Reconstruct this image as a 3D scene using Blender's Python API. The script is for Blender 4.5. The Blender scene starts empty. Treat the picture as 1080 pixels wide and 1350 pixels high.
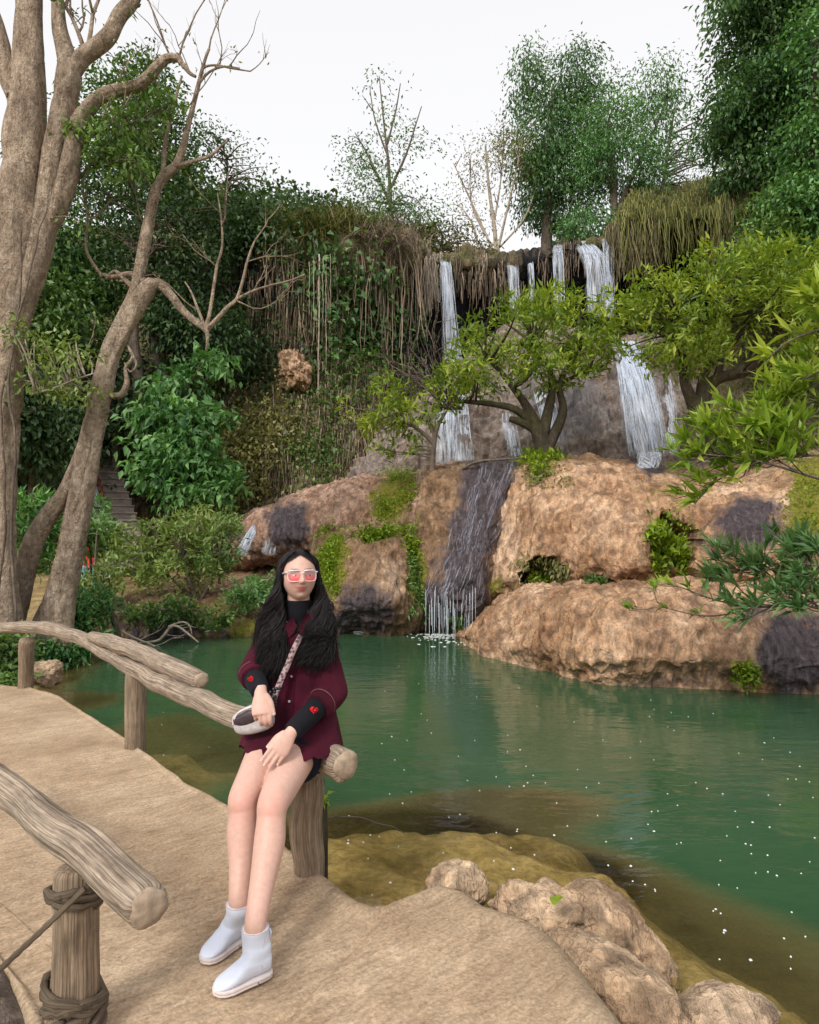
import bpy, math, random
import numpy as np
from mathutils import Vector, Matrix
random.seed(5)
RNG = np.random.default_rng(11)
sc = bpy.context.scene
COL = sc.collection
F, HZ, CX, CH = 900.0, 700.0, 540.0, 1.5      # focal length, horizon row, centre column (photo pixels), eye height (m)
WATER = -0.25

def W(px, py, Y):
    return np.array([(px-CX)/F*Y, Y, CH-(py-HZ)/F*Y])
def G(px, py, z=0.0):
    return W(px, py, F*(CH-z)/(py-HZ))
def proj(V):
    Y = np.maximum(V[:, 1], 0.05)
    return CX+F*V[:, 0]/Y, HZ-F*(V[:, 2]-CH)/Y

# ---------------------------------------------------------------- noise
def vnoise(p, seed=0):
    p = np.asarray(p, float); i = np.floor(p).astype(np.int64); f = p-i
    u = f*f*f*(f*(f*6-15)+10)
    def h(a, b, c):
        n = ((i[:, 0]+a)*73856093) ^ ((i[:, 1]+b)*19349663) ^ ((i[:, 2]+c)*83492791) ^ (seed*26544357+12345)
        n = n & 0xffffffff
        n = ((n ^ (n >> 15))*0x2c1b3c6d) & 0xffffffff
        n = ((n ^ (n >> 12))*0x297a2d39) & 0xffffffff
        n = n ^ (n >> 15)
        return n/4294967295.0
    x, y, z = u[:, 0], u[:, 1], u[:, 2]
    a = h(0,0,0)*(1-x)+h(1,0,0)*x; b = h(0,1,0)*(1-x)+h(1,1,0)*x
    c = h(0,0,1)*(1-x)+h(1,0,1)*x; d = h(0,1,1)*(1-x)+h(1,1,1)*x
    return ((a*(1-y)+b*y)*(1-z)+(c*(1-y)+d*y)*z)*2-1
def fbm(p, oc=4, seed=0, gain=0.5):
    p = np.asarray(p, float); s = np.zeros(len(p)); a = 1.0; t = 0
    for k in range(oc):
        s += a*vnoise(p*(2.03**k)+k*17.3, seed+k); t += a; a *= gain
    return s/t
def sstep(a, b, x):
    t = np.clip((x-a)/(b-a), 0, 1); return t*t*(3-2*t)
def nrm(v):
    v = np.asarray(v, float); return v/np.maximum(np.linalg.norm(v, axis=-1, keepdims=True), 1e-9)

# ---------------------------------------------------------------- meshes
ORG = {}
class MB:
    """collects quads and triangles into one mesh"""
    def __init__(s): s.V = []; s.Q = []; s.T = []; s.n = 0; s.A = {}
    def add(s, V, Q=None, T=None, **attrs):
        V = np.asarray(V, float).reshape(-1, 3)
        if Q is not None and len(Q): s.Q.append(np.asarray(Q, np.int64).reshape(-1, 4)+s.n)
        if T is not None and len(T): s.T.append(np.asarray(T, np.int64).reshape(-1, 3)+s.n)
        s.V.append(V)
        for k, a in attrs.items(): s.A.setdefault(k, []).append((s.n, np.asarray(a, float)))
        s.n += len(V); return s
    def verts(s): return np.concatenate(s.V)
    def build(s, name, mat, parent=None, smooth=True, origin=None):
        V = s.verts()
        o = raw_mesh(name, V, np.concatenate(s.Q) if s.Q else None, np.concatenate(s.T) if s.T else None, mat, parent, smooth, origin)
        me = o.data
        for k, lst in s.A.items():
            dim = 1 if lst[0][1].ndim == 1 else lst[0][1].shape[1]
            full = np.zeros((s.n, dim), np.float32)
            for st, a in lst: full[st:st+len(a)] = a.reshape(len(a), dim)
            at = me.attributes.new(k, 'FLOAT' if dim == 1 else 'FLOAT_VECTOR', 'POINT')
            at.data.foreach_set('value' if dim == 1 else 'vector', full.ravel())
        return o
def raw_mesh(name, V, Q, T, mat, parent=None, smooth=True, origin=None):
    V = np.asarray(V, float)
    if parent is not None: org = ORG[parent.name]
    elif origin is not None: org = np.asarray(origin, float)
    else: org = np.array([(V[:, 0].min()+V[:, 0].max())/2, (V[:, 1].min()+V[:, 1].max())/2, V[:, 2].min()])
    me = bpy.data.meshes.new(name)
    nq = 0 if Q is None else len(Q); nt = 0 if T is None else len(T)
    me.vertices.add(len(V)); me.vertices.foreach_set('co', (V-org).astype(np.float32).ravel())
    li = np.concatenate([x.ravel() for x in (Q, T) if x is not None and len(x)]).astype(np.int32)
    me.loops.add(len(li)); me.loops.foreach_set('vertex_index', li)
    ls = np.concatenate([np.arange(nq)*4, nq*4+np.arange(nt)*3]).astype(np.int32)
    me.polygons.add(nq+nt); me.polygons.foreach_set('loop_start', ls)
    me.polygons.foreach_set('use_smooth', np.full(nq+nt, smooth))
    me.update(calc_edges=True); me.validate()
    if mat is not None: me.materials.append(mat)
    o = bpy.data.objects.new(name, me); COL.objects.link(o)
    if parent is not None: o.parent = parent
    else: o.location = org
    ORG[o.name] = org
    return o
def empty(name, loc):
    o = bpy.data.objects.new(name, None); COL.objects.link(o); o.location = loc; o.empty_display_size = 0.1
    ORG[o.name] = np.asarray(loc, float); return o
def tag(o, label=None, cat=None, group=None, kind=None):
    if label: o['label'] = label
    if cat: o['category'] = cat
    if group: o['group'] = group
    if kind: o['kind'] = kind
    return o
def cat_rom(P, n, closed=False):
    """n samples of a Catmull-Rom curve through P (any trailing dims)"""
    P = np.asarray(P, float); m = len(P)
    t = np.linspace(0, m-1, n); i = np.minimum(t.astype(int), m-2); f = (t-i).reshape((-1,)+(1,)*(P.ndim-1))
    p0 = P[np.maximum(i-1, 0)]; p1 = P[i]; p2 = P[i+1]; p3 = P[np.minimum(i+2, m-1)]
    return 0.5*((2*p1)+(-p0+p2)*f+(2*p0-5*p1+4*p2-p3)*f*f+(-p0+3*p1-3*p2+p3)*f**3)
def grid_quads(nu, nv, wrap_u=False):
    i = np.arange(nu if wrap_u else nu-1)[:, None]; j = np.arange(nv-1)[None, :]
    i2 = (i+1) % nu
    return np.stack([i*nv+j, i2*nv+j, i2*nv+j+1, i*nv+j+1], -1).reshape(-1, 4)
def grid_normals(Gd):
    du = np.gradient(Gd, axis=0); dv = np.gradient(Gd, axis=1)
    n = nrm(np.cross(du, dv))
    if (n*np.array([0, -1, .5])).sum(-1).mean() < 0: n = -n
    return n
def ribs(R, nu, nv):
    R = np.asarray(R, float)
    A = np.stack([cat_rom(r, nv) for r in R])
    return cat_rom(A, nu)
def frames(P):
    T = nrm(np.gradient(P, axis=0)); n = len(P)
    a = np.array([0, 0, 1.]) if abs(T[0][2]) < .9 else np.array([1., 0, 0])
    N = np.zeros_like(P); N[0] = nrm(a-T[0]*a.dot(T[0]))
    for i in range(1, n):
        v = N[i-1]-T[i]*N[i-1].dot(T[i]); N[i] = nrm(v)
    return T, N, np.cross(T, N)
def tube(P, r, seg=8, wob=0.0, wf=6.0, seed=0, oval=1.0, cap=True, groove=0.0, ng=7):
    """returns V, Q, T, tc : a tapered tube along P; tc = (cos*r, sin*r, arc length) for wood grain"""
    P = np.asarray(P, float); n = len(P); r = np.broadcast_to(np.asarray(r, float), (n,))
    T, N, B = frames(P)
    th = np.linspace(0, 2*math.pi, seg, endpoint=False)
    s = np.concatenate([[0], np.cumsum(np.linalg.norm(np.diff(P, axis=0), axis=1))])
    rr = np.repeat(r[:, None], seg, 1)
    cs, sn = np.cos(th), np.sin(th)
    tc = np.stack([cs[None]*np.ones((n, 1)), sn[None]*np.ones((n, 1)), np.repeat(s[:, None], seg, 1)], -1)
    if wob:
        q = tc.reshape(-1, 3)*np.array([1.3, 1.3, wf]) + seed*7.7
        rr = rr*(1+wob*fbm(q, 3, seed).reshape(n, seg))
    if groove:
        q = tc.reshape(-1, 3)*np.array([ng*.5, ng*.5, 1.6]) + seed*3.1
        g = 1-np.abs(vnoise(q, seed+5)).reshape(n, seg)*1.0
        rr = rr*(1-groove*np.clip(g-.55, 0, 1)*2)
    V = P[:, None]+N[:, None]*(rr*cs)[..., None]+B[:, None]*(rr*sn*oval)[..., None]
    idx = np.arange(n*seg).reshape(n, seg)
    Q = np.stack([idx[:-1], np.roll(idx, -1, 1)[:-1], np.roll(idx, -1, 1)[1:], idx[1:]], -1).reshape(-1, 4)
    V = V.reshape(-1, 3); tc = tc.reshape(-1, 3); Tt = None
    if cap:
        k = len(V); V = np.concatenate([V, P[:1]-T[:1]*r[0]*.15, P[-1:]+T[-1:]*r[-1]*.15])
        tc = np.concatenate([tc, [[0, 0, s[0]]], [[0, 0, s[-1]]]])
        a = idx[0]; b = idx[-1]
        Tt = np.concatenate([np.stack([np.roll(a, -1), a, np.full(seg, k)], -1), np.stack([b, np.roll(b, -1), np.full(seg, k+1)], -1)])
    return V, Q, Tt, tc
def add_tube(mb, P, r, **k):
    V, Q, T, tc = tube(P, r, **k); mb.add(V, Q, T, tc=tc); return mb
def pxpath(pts, Y=None):
    """[(px,py,rad_px[,Y])] -> points, radii in metres"""
    P = []; R = []
    for p in pts:
        y = p[3] if len(p) > 3 else Y
        P.append(W(p[0], p[1], y)); R.append(p[2]/F*y)
    return np.array(P), np.array(R)
def limb(mb, pts, Y=None, per=6, **k):
    P, R = pxpath(pts, Y); n = (len(P)-1)*per+1
    add_tube(mb, cat_rom(P, n), np.maximum(cat_rom(R, n), .002), **k)

def twigs(mb, start, d, length, r, depth, rs, spread=.7, kids=3, up=.15, tips=None, seg=5):
    """recursive bare twigs"""
    n = 6; P = [np.array(start, float)]; d = nrm(d)
    for i in range(n-1):
        d = nrm(d+rs.normal(0, .16, 3)+np.array([0, 0, up*.3])); P.append(P[-1]+d*length/(n-1))
    P = np.array(P); add_tube(mb, P, np.linspace(r, r*.45, n), seg=seg)
    if tips is not None and depth <= 1: tips.extend(P[2:])
    if depth > 0:
        for k in range(kids):
            i = rs.integers(1, n)
            dd = nrm(nrm(np.gradient(P, axis=0))[i]+rs.normal(0, spread, 3)+np.array([0, 0, up]))
            twigs(mb, P[i], dd, length*rs.uniform(.45, .75), r*.55, depth-1, rs, spread, kids, up, tips, seg)

# ---------------------------------------------------------------- leaves
def add_leaves(mb, C, D, L, Wd, tint, rs, fold=.25, up=None, kind='fold'):
    """C bases, D unit directions, L lengths, Wd widths; each leaf is a folded blade"""
    n = len(C); C = np.asarray(C, float); D = nrm(D)
    L = np.broadcast_to(L, (n,))[:, None]; Wd = np.broadcast_to(Wd, (n,))[:, None]
    U = np.array([0, 0, 1.])+rs.normal(0, .55, (n, 3)) if up is None else up
    S = nrm(np.cross(D, U)); N = nrm(np.cross(S, D))
    if kind == 'quad':
        V = np.stack([C, C+D*L*.45+S*Wd*.5+N*Wd*fold, C+D*L-N*L*.12, C+D*L*.45-S*Wd*.5+N*Wd*fold], 1)
        Q = np.arange(n*4).reshape(n, 4); k = 4
    else:
        V = np.stack([C, C+D*L*.5-N*L*.02, C+D*L-N*L*.18, C+D*L*.42+S*Wd*.5+N*Wd*fold, C+D*L*.42-S*Wd*.5+N*Wd*fold], 1)
        b = np.arange(n)[:, None]*5
        Q = np.concatenate([b+np.array([[0, 3, 2, 1]]), b+np.array([[0, 1, 2, 4]])]); k = 5
    mb.add(V.reshape(-1, 3), Q, tint=np.repeat(tint, k))
def crown(mb, blobs, rs, leaf=(.12, .05), mode='mix', droop=.3, kind='quad', gap=.0, gapf=.8, tv=.18, tbase=.5, shell=.45):
    """blobs: (centre, radii, clumps, leaves per clump, clump radius). Returns the clump centres"""
    allc = []
    for (c, rad, nc, nl, cr) in blobs:
        c = np.asarray(c, float); rad = np.broadcast_to(np.asarray(rad, float), (3,))
        d = nrm(rs.normal(0, 1, (nc*3, 3))); r = (shell+(1-shell)*rs.random(nc*3)**.6)[:, None]
        lump = 1+.34*fbm(d*1.7+c*.37, 2, 3)[:, None]
        q = c+d*r*rad*lump
        keep = fbm(d*r*1.9*max(1, gapf*rad.max()*.7)+c*1.3, 2, 9) > gap-.25
        q = q[keep][:nc]; d = d[keep][:nc]
        allc.append(q)
        m = len(q)
        cc = np.repeat(q, nl, 0); out = np.repeat(d, nl, 0)
        ct = np.repeat(rs.normal(0, tv, m), nl)
        if mode == 'whorl':
            base = cc+np.clip(rs.normal(0, 1, cc.shape), -1.7, 1.7)*cr*.55
            g = np.repeat(nrm(rs.normal(0, .6, (m, 3))+d*.5+np.array([0, 0, .6])), nl, 0)
            D = nrm(g+rs.normal(0, .6, cc.shape))
        else:
            base = cc+np.clip(rs.normal(0, 1, cc.shape), -1.7, 1.7)*cr*np.array([1, 1, .6])
            D = nrm(out*.6+rs.normal(0, .6, cc.shape)+np.array([0, 0, -droop]))
        L = leaf[0]*rs.uniform(.6, 1.25, len(cc)); Wd = leaf[1]*rs.uniform(.7, 1.2, len(cc))
        t = np.clip(tbase+ct+rs.normal(0, .1, len(cc)), 0, 1)
        add_leaves(mb, base, D, L, Wd, t, rs, kind=kind)
    return np.concatenate(allc)
def branches_to(mb, trunk, tr, targets, rs, r0=.04, sag=.15, seg=5, lo=.3):
    """thin boughs from a trunk polyline to the given points"""
    trunk = np.asarray(trunk); n = len(trunk)
    for q in targets:
        i0 = int(n*lo); cand = trunk[i0:]
        k = np.argmin(np.linalg.norm(cand-q, axis=1)+np.maximum(cand[:, 2]-q[2], 0)*1.5) ; p = cand[k]
        m = (p+q)/2+rs.normal(0, .12, 3)*np.linalg.norm(q-p)*.6+np.array([0, 0, sag*np.linalg.norm(q-p)*.5])
        P = cat_rom([p, m, q], 8); L = np.linalg.norm(q-p)
        add_tube(mb, P, np.linspace(min(r0, r0*.35+L*.012), .006, 8), seg=seg)
def strands(mb, base, length, rs, r=.006, sway=.08, drop=(0, 0, -1), seg=3, n=6, taper=.5, tint=None, curl=0.0):
    """thin hanging strands (roots, threads of water, dry grass)"""
    m = len(base); length = np.broadcast_to(length, (m,)); r = np.broadcast_to(r, (m,))
    t = np.linspace(0, 1, n)[None, :, None]
    drop = np.asarray(drop, float); drop = np.broadcast_to(drop, (m, 3))
    P = base[:, None]+drop[:, None]*(length[:, None, None]*t)
    P = P+np.cumsum(rs.normal(0, 1, (m, n, 3))*sway*(length[:, None, None])/n, 1)*np.array([1, 1, .3])
    if curl: P[..., 2] -= curl*length[:, None]*(t[..., 0]**2)
    rad = r[:, None]*np.linspace(1, taper, n)[None]
    th = np.linspace(0, 2*math.pi, seg, endpoint=False)
    ring = np.stack([np.cos(th), np.sin(th), 0*th], -1)
    V = P[:, :, None]+ring[None, None]*rad[..., None, None]
    idx = np.arange(m*n*seg).reshape(m, n, seg)
    Q = np.stack([idx[:, :-1], np.roll(idx, -1, 2)[:, :-1], np.roll(idx, -1, 2)[:, 1:], idx[:, 1:]], -1).reshape(-1, 4)
    tt = rs.random(m) if tint is None else tint
    mb.add(V.reshape(-1, 3), Q, tint=np.repeat(tt, n*seg))
# ================================================================ materials
class NT:
    def __init__(s, name):
        s.m = bpy.data.materials.new(name); s.m.use_nodes = True; s.t = s.m.node_tree
        s.t.nodes.clear(); s.out = s.n('ShaderNodeOutputMaterial')
    def n(s, ty, ins=None, **props):
        nd = s.t.nodes.new(ty)
        for k, v in props.items(): setattr(nd, k, v)
        for k, v in (ins or {}).items():
            if isinstance(v, bpy.types.NodeSocket): s.t.links.new(v, nd.inputs[k])
            else: nd.inputs[k].default_value = v
        return nd
    def pos(s): return s.n('ShaderNodeNewGeometry').outputs['Position']
    def attr(s, a, out='Fac'): return s.n('ShaderNodeAttribute', attribute_name=a).outputs[out]
    def scale(s, v, sx): return s.n('ShaderNodeVectorMath', {0: v, 1: sx}, operation='MULTIPLY').outputs[0]
    def noise(s, v, scale, detail=4, rough=.55, dist=0.0):
        return s.n('ShaderNodeTexNoise', {'Vector': v, 'Scale': scale, 'Detail': detail, 'Roughness': rough, 'Distortion': dist}).outputs['Fac']
    def vor(s, v, scale, feature='F1', rnd=1.0):
        return s.n('ShaderNodeTexVoronoi', {'Vector': v, 'Scale': scale, 'Randomness': rnd}, feature=feature).outputs['Distance']
    def math(s, op, a, b=0.0, c=0.0):
        return s.n('ShaderNodeMath', {0: a, 1: b, 2: c}, operation=op).outputs[0]
    def ramp(s, f, stops):
        r = s.n('ShaderNodeValToRGB', {'Fac': f}); cr = r.color_ramp
        while len(cr.elements) < len(stops): cr.elements.new(.5)
        for e, (p, c) in zip(cr.elements, stops):
            e.position = p; e.color = (c, c, c, 1) if isinstance(c, (int, float)) else (*c, 1)
        return r.outputs['Color']
    def mix(s, f, a, b, bt='MIX'):
        m = s.n('ShaderNodeMix', data_type='RGBA', blend_type=bt)
        for i, v in ((0, f), (6, a), (7, b)):
            if isinstance(v, bpy.types.NodeSocket): s.t.links.new(v, m.inputs[i])
            else: m.inputs[i].default_value = v if i == 0 else (*v, 1)
        return m.outputs[2]
    def bump(s, h, strength=.5, dist=.02, normal=None):
        ins = {'Height': h, 'Strength': strength, 'Distance': dist}
        if normal is not None: ins['Normal'] = normal
        return s.n('ShaderNodeBump', ins).outputs[0]
    def pbsdf(s, color, rough=.8, spec=.3, normal=None, **extra):
        ins = {'Base Color': color if isinstance(color, bpy.types.NodeSocket) else (*color, 1), 'Roughness': rough, 'Specular IOR Level': spec}
        if normal is not None: ins['Normal'] = normal
        ins.update(extra)
        return s.n('ShaderNodeBsdfPrincipled', ins)
    def done(s, shader):
        o = shader.outputs[0] if hasattr(shader, 'outputs') else shader
        s.t.links.new(o, s.out.inputs['Surface']); return s.m

def simple(name, col, rough=.6, spec=.3, bump=None, var=.15, vs=30):
    t = NT(name); p = t.n('ShaderNodeTexCoord').outputs['Object']
    n = t.noise(p, vs, 5)
    c = t.mix(1.0, col, t.ramp(n, [(.3, 1-var), (.7, 1+var)]), 'MULTIPLY')
    nr = t.bump(n, bump, .003) if bump else None
    return t.done(t.pbsdf(c, rough, spec, nr))

def m_rock(name, stops, wetcol=(.085, .064, .070), mosscol=((.13, .11, .014), (.25, .24, .03)), flow=1.0, pit=1.0, grain=1.0):
    t = NT(name); p = t.pos()
    big = t.noise(p, .9, 6, .6); mid = t.noise(p, 5.0, 6, .62); fine = t.noise(p, 34, 4, .6)
    fl = t.noise(t.scale(p, (17, 9, 3.4)), 1.0, 5, .65, .7)
    worm = t.vor(t.n('ShaderNodeVectorMath', {0: t.scale(p, (11, 11, 7)), 1: t.n('ShaderNodeTexNoise', {'Vector': p, 'Scale': 6.0, 'Detail': 3}).outputs['Color']}, operation='ADD').outputs[0], 1.0, 'SMOOTH_F1')
    col = t.ramp(t.math('ADD', t.math('MULTIPLY', big, .6), t.math('MULTIPLY', mid, .4)), stops)
    col = t.mix(.8, col, t.ramp(worm, [(.12, 1.25), (.42, .95), (.72, .36)]), 'MULTIPLY')
    col = t.mix(.55, col, t.ramp(fine, [(.3, .4), (.5, .97), (.70, 1.4)]), 'MULTIPLY')
    col = t.mix(.7, col, t.ramp(fl, [(.32, .55), (.5, 1.), (.68, 1.3)]), 'MULTIPLY')
    col = t.mix(.8, col, t.ramp(t.noise(p, 1.6, 5, .6, .8), [(.34, (.52, .42, .36)), (.5, (1, .96, .93)), (.66, (1.22, 1.22, 1.25))]), 'MULTIPLY')
    # damp streaks running down the stone
    st = t.noise(t.scale(p, (3.2, 3.2, .35)), 1.0, 5, .6)
    col = t.mix(t.math('MULTIPLY', t.ramp(st, [(.51, 0.), (.70, 1.)]), .6), col, (.15, .095, .06))
    wn = t.math('ADD', t.attr('wet'), t.math('MULTIPLY', t.math('SUBTRACT', mid, .5), .9))
    wf = t.ramp(wn, [(.26, 0.), (.74, 1.)])
    wc = t.mix(1.0, wetcol, t.ramp(fl, [(.3, .35), (.55, 1.0), (.75, 2.2)]), 'MULTIPLY')
    col = t.mix(wf, col, wc)
    mn = t.math('ADD', t.attr('moss'), t.math('MULTIPLY', t.math('SUBTRACT', t.noise(p, 7, 6, .65), .5), 1.1))
    mf = t.ramp(mn, [(.36, 0.), (.60, 1.)])
    col = t.mix(mf, col, t.ramp(t.noise(p, 22, 4), [(.3, mosscol[0]), (.7, mosscol[1])]))
    h = t.math('ADD', t.math('MULTIPLY', worm, -.7*pit), t.math('ADD', t.math('MULTIPLY', fl, 1.5*flow), t.math('MULTIPLY', fine, .5*grain)))
    nr = t.bump(h, 1.0, .05)
    ro = t.n('ShaderNodeMapRange', {'Value': wf, 'To Min': .9, 'To Max': .3}).outputs[0]
    return t.done(t.pbsdf(col, ro, .4, nr))

def m_bark(name, c0, c1, c2, zs=.25, sc_=9, bs=.8, dist=.03, green=None):
    t = NT(name); tc = t.attr('tc', 'Vector'); p = t.pos()
    n1 = t.noise(t.scale(p, (1, 1, zs)), sc_, 6, .65, .5); n2 = t.noise(p, 40, 3)
    n3 = t.noise(t.scale(p, (1, 1, zs*.6)), sc_*3, 5, .7, 1.2); big = t.noise(p, 1.7, 4)
    col = t.ramp(t.math('ADD', t.math('MULTIPLY', n1, .6), t.math('MULTIPLY', n3, .4)), [(.28, c0), (.5, c1), (.75, c2)])
    col = t.mix(.6, col, t.ramp(n2, [(.3, .6), (.7, 1.25)]), 'MULTIPLY')
    if green: col = t.mix(t.math('MULTIPLY', t.ramp(t.noise(p, 2.2, 5), [(.5, 0.), (.7, 1.)]), .5), col, green)
    h = t.math('ADD', t.math('ADD', n1, t.math('MULTIPLY', n2, .3)), t.math('MULTIPLY', n3, .8))
    col = t.mix(.8, col, t.ramp(big, [(.3, .7), (.7, 1.25)]), 'MULTIPLY'); col = t.mix(.7, col, t.ramp(t.noise(p, 13, 5, .7), [(.34, .5), (.5, 1.), (.66, 1.3)]), 'MULTIPLY')
    return t.done(t.pbsdf(col, .9, .2, t.bump(h, bs, dist)))
def m_wood(name, c0, c1, c2, sc_=9, bs=.7, cut=None):
    """weathered log: grain along the length"""
    t = NT(name); tc = t.attr('tc', 'Vector')
    g = t.noise(t.scale(tc, (1, 1, .9)), 4.5, 6, .65, .9); cr = t.vor(t.scale(tc, (5.0, 5.0, 1.3)), 1.0, 'DISTANCE_TO_EDGE')
    fine = t.noise(t.scale(tc, (9, 9, 5)), 3, 4); blot = t.noise(t.pos(), 11, 5, .6)
    col = t.ramp(g, [(.3, c0), (.5, c1), (.72, c2)])
    col = t.mix(.85, col, t.ramp(cr, [(0, .5), (.08, .92), (.3, 1.05)]), 'MULTIPLY')
    col = t.mix(.7, col, t.ramp(fine, [(.3, .62), (.7, 1.3)]), 'MULTIPLY')
    col = t.mix(.6, col, t.ramp(blot, [(.3, .6), (.65, 1.2)]), 'MULTIPLY')
    h = t.math('ADD', t.math('MULTIPLY', t.ramp(cr, [(0, 0.), (.14, 1.)]), .8), t.math('ADD', g, t.math('MULTIPLY', fine, .35)))
    return t.done(t.pbsdf(col, .85, .25, t.bump(h, bs, .012)))
def m_leaf(name, stops, trans=.28, rough=.45, spec=.35):
    t = NT(name); c = t.ramp(t.attr('tint'), stops)
    a = t.pbsdf(c, rough, spec)
    b = t.n('ShaderNodeBsdfTranslucent', {'Color': t.mix(1.0, c, (1.25, 1.3, .55), 'MULTIPLY')})
    return t.done(t.n('ShaderNodeMixShader', {0: trans, 1: a.outputs[0], 2: b.outputs[0]}))
def m_water_thread(name, col=(.80, .86, .93), alpha=.55):
    t = NT(name); f = t.attr('tint'); n = t.noise(t.scale(t.pos(), (14, 14, 1.6)), 1.0, 4, .6)
    a = t.pbsdf(col, .25, .5)
    tr = t.n('ShaderNodeBsdfTransparent', {'Color': (.93, .96, 1, 1)})
    k = t.math('MULTIPLY', t.ramp(n, [(.35, .25), (.65, 1.)]), alpha)
    return t.done(t.n('ShaderNodeMixShader', {0: k, 1: tr.outputs[0], 2: a.outputs[0]}))

MAT = {}
TAN = [(.30, (.21, .108, .052)), (.43, (.42, .248, .135)), (.54, (.57, .375, .235)), (.68, (.70, .51, .36))]
MAT['tufa'] = m_rock('pale tan tufa', TAN)
MAT['tufa_pink'] = m_rock('pinkish tufa', [(.30, (.19, .11, .075)), (.44, (.41, .255, .175)), (.56, (.54, .365, .27)), (.70, (.66, .49, .39))])
MAT['tufa_brown'] = m_rock('brown tufa', [(.30, (.10, .058, .03)), (.44, (.24, .145, .078)), (.57, (.37, .245, .15)), (.72, (.50, .37, .26))])
MAT['curtain'] = m_rock('grey tufa curtain', [(.30, (.10, .08, .068)), (.44, (.21, .17, .145)), (.57, (.31, .255, .22)), (.72, (.42, .35, .30))], wetcol=(.13, .125, .135))
MAT['bankrock'] = m_rock('bank rock', [(.28, (.27, .175, .10)), (.42, (.44, .31, .195)), (.55, (.57, .42, .28)), (.70, (.68, .53, .38))], flow=1.0)
def m_cliff():
    t = NT('mossy cliff face'); p = t.pos()
    st = t.noise(t.scale(p, (2.2, 2.2, .35)), 1.0, 6, .65, .5); st2 = t.noise(t.scale(p, (9, 9, 1.1)), 1.0, 5, .65)
    big = t.noise(p, .28, 4, .6); fine = t.noise(p, 12, 5, .65)
    br = t.ramp(st2, [(.25, (.05, .036, .022)), (.40, (.18, .13, .082)), (.54, (.31, .235, .155)), (.72, (.46, .37, .26))])
    gr = t.ramp(fine, [(.3, (.05, .048, .018)), (.55, (.15, .15, .05)), (.75, (.26, .25, .10))])
    col = t.mix(t.ramp(t.math('ADD', t.math('MULTIPLY', st, .5), t.math('MULTIPLY', big, .5)), [(.44, 0.), (.56, 1.)]), br, gr)
    col = t.mix(t.ramp(t.math('ADD', t.attr('wet'), t.math('MULTIPLY', t.math('SUBTRACT', st, .5), .8)), [(.35, 0.), (.65, 1.)]), col, t.mix(1.0, (.022, .02, .024), t.ramp(st2, [(.3, .4), (.7, 1.8)]), 'MULTIPLY'))
    col = t.mix(t.ramp(t.math('ADD', t.attr('moss'), t.math('MULTIPLY', t.math('SUBTRACT', fine, .5), .8)), [(.35, 0.), (.65, 1.)]), col, t.ramp(st2, [(.3, (.05, .045, .012)), (.5, (.10, .105, .025)), (.75, (.20, .17, .06))]))
    col = t.mix(.6, col, t.ramp(fine, [(.3, .45), (.7, 1.4)]), 'MULTIPLY')
    h = t.math('ADD', t.math('MULTIPLY', st2, 1.0), t.math('MULTIPLY', fine, .6))
    return t.done(t.pbsdf(col, .9, .25, t.bump(h, 1.0, .22)))
MAT['cliff'] = m_cliff()
def m_path():
    t = NT('worn concrete path'); p = t.pos()
    rot = t.scale(t.n('ShaderNodeVectorRotate', {'Vector': p, 'Angle': math.radians(-40)}, rotation_type='Z_AXIS').outputs[0], (1.0, 3.4, 1.0))
    br = t.noise(rot, 3.2, 6, .68, .4); br2 = t.noise(rot, 11, 4, .7)
    blot = t.noise(p, 1.6, 5, .6); fine = t.noise(p, 75, 4, .7); spk = t.noise(p, 190, 2)
    col = t.ramp(t.math('ADD', t.math('MULTIPLY', br, .35), t.math('MULTIPLY', blot, .65)), [(.32, (.28, .183, .108)), (.5, (.425, .305, .198)), (.68, (.56, .425, .29))])
    col = t.mix(.55, col, t.ramp(br2, [(.30, .50), (.5, .98), (.7, 1.32)]), 'MULTIPLY')
    col = t.mix(.7, col, t.ramp(fine, [(.3, .5), (.7, 1.4)]), 'MULTIPLY')
    # scuffed light wear and grit
    col = t.mix(t.math('MULTIPLY', t.ramp(spk, [(.66, 0.), (.74, 1.)]), .5), col, (.62, .53, .42))
    col = t.mix(t.math('MULTIPLY', t.attr('moss'), .75), col, t.ramp(fine, [(.3, (.13, .095, .055)), (.7, (.33, .26, .17))]))
    col = t.mix(t.math('MULTIPLY', t.attr('wet'), .8), col, (.12, .08, .05))
    h = t.math('ADD', t.math('MULTIPLY', br2, .7), t.math('ADD', t.math('MULTIPLY', fine, .4), t.math('MULTIPLY', br, .6)))
    return t.done(t.pbsdf(col, .85, .25, t.bump(h, .9, .014)))
MAT['path'] = m_path()
def m_ground():
    t = NT('pool bed and bank earth'); p = t.pos()
    n = t.noise(p, 2.3, 6, .65); f = t.noise(p, 17, 5, .65)
    col = t.ramp(n, [(.3, (.17, .115, .045)), (.5, (.33, .235, .105)), (.7, (.48, .365, .19))])
    col = t.mix(.8, col, t.ramp(f, [(.3, .45), (.7, 1.35)]), 'MULTIPLY')
    return t.done(t.pbsdf(col, .9, .2, t.bump(t.math('ADD', n, t.math('MULTIPLY', f, .5)), .9, .06)))
MAT['ground'] = m_ground()
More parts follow.
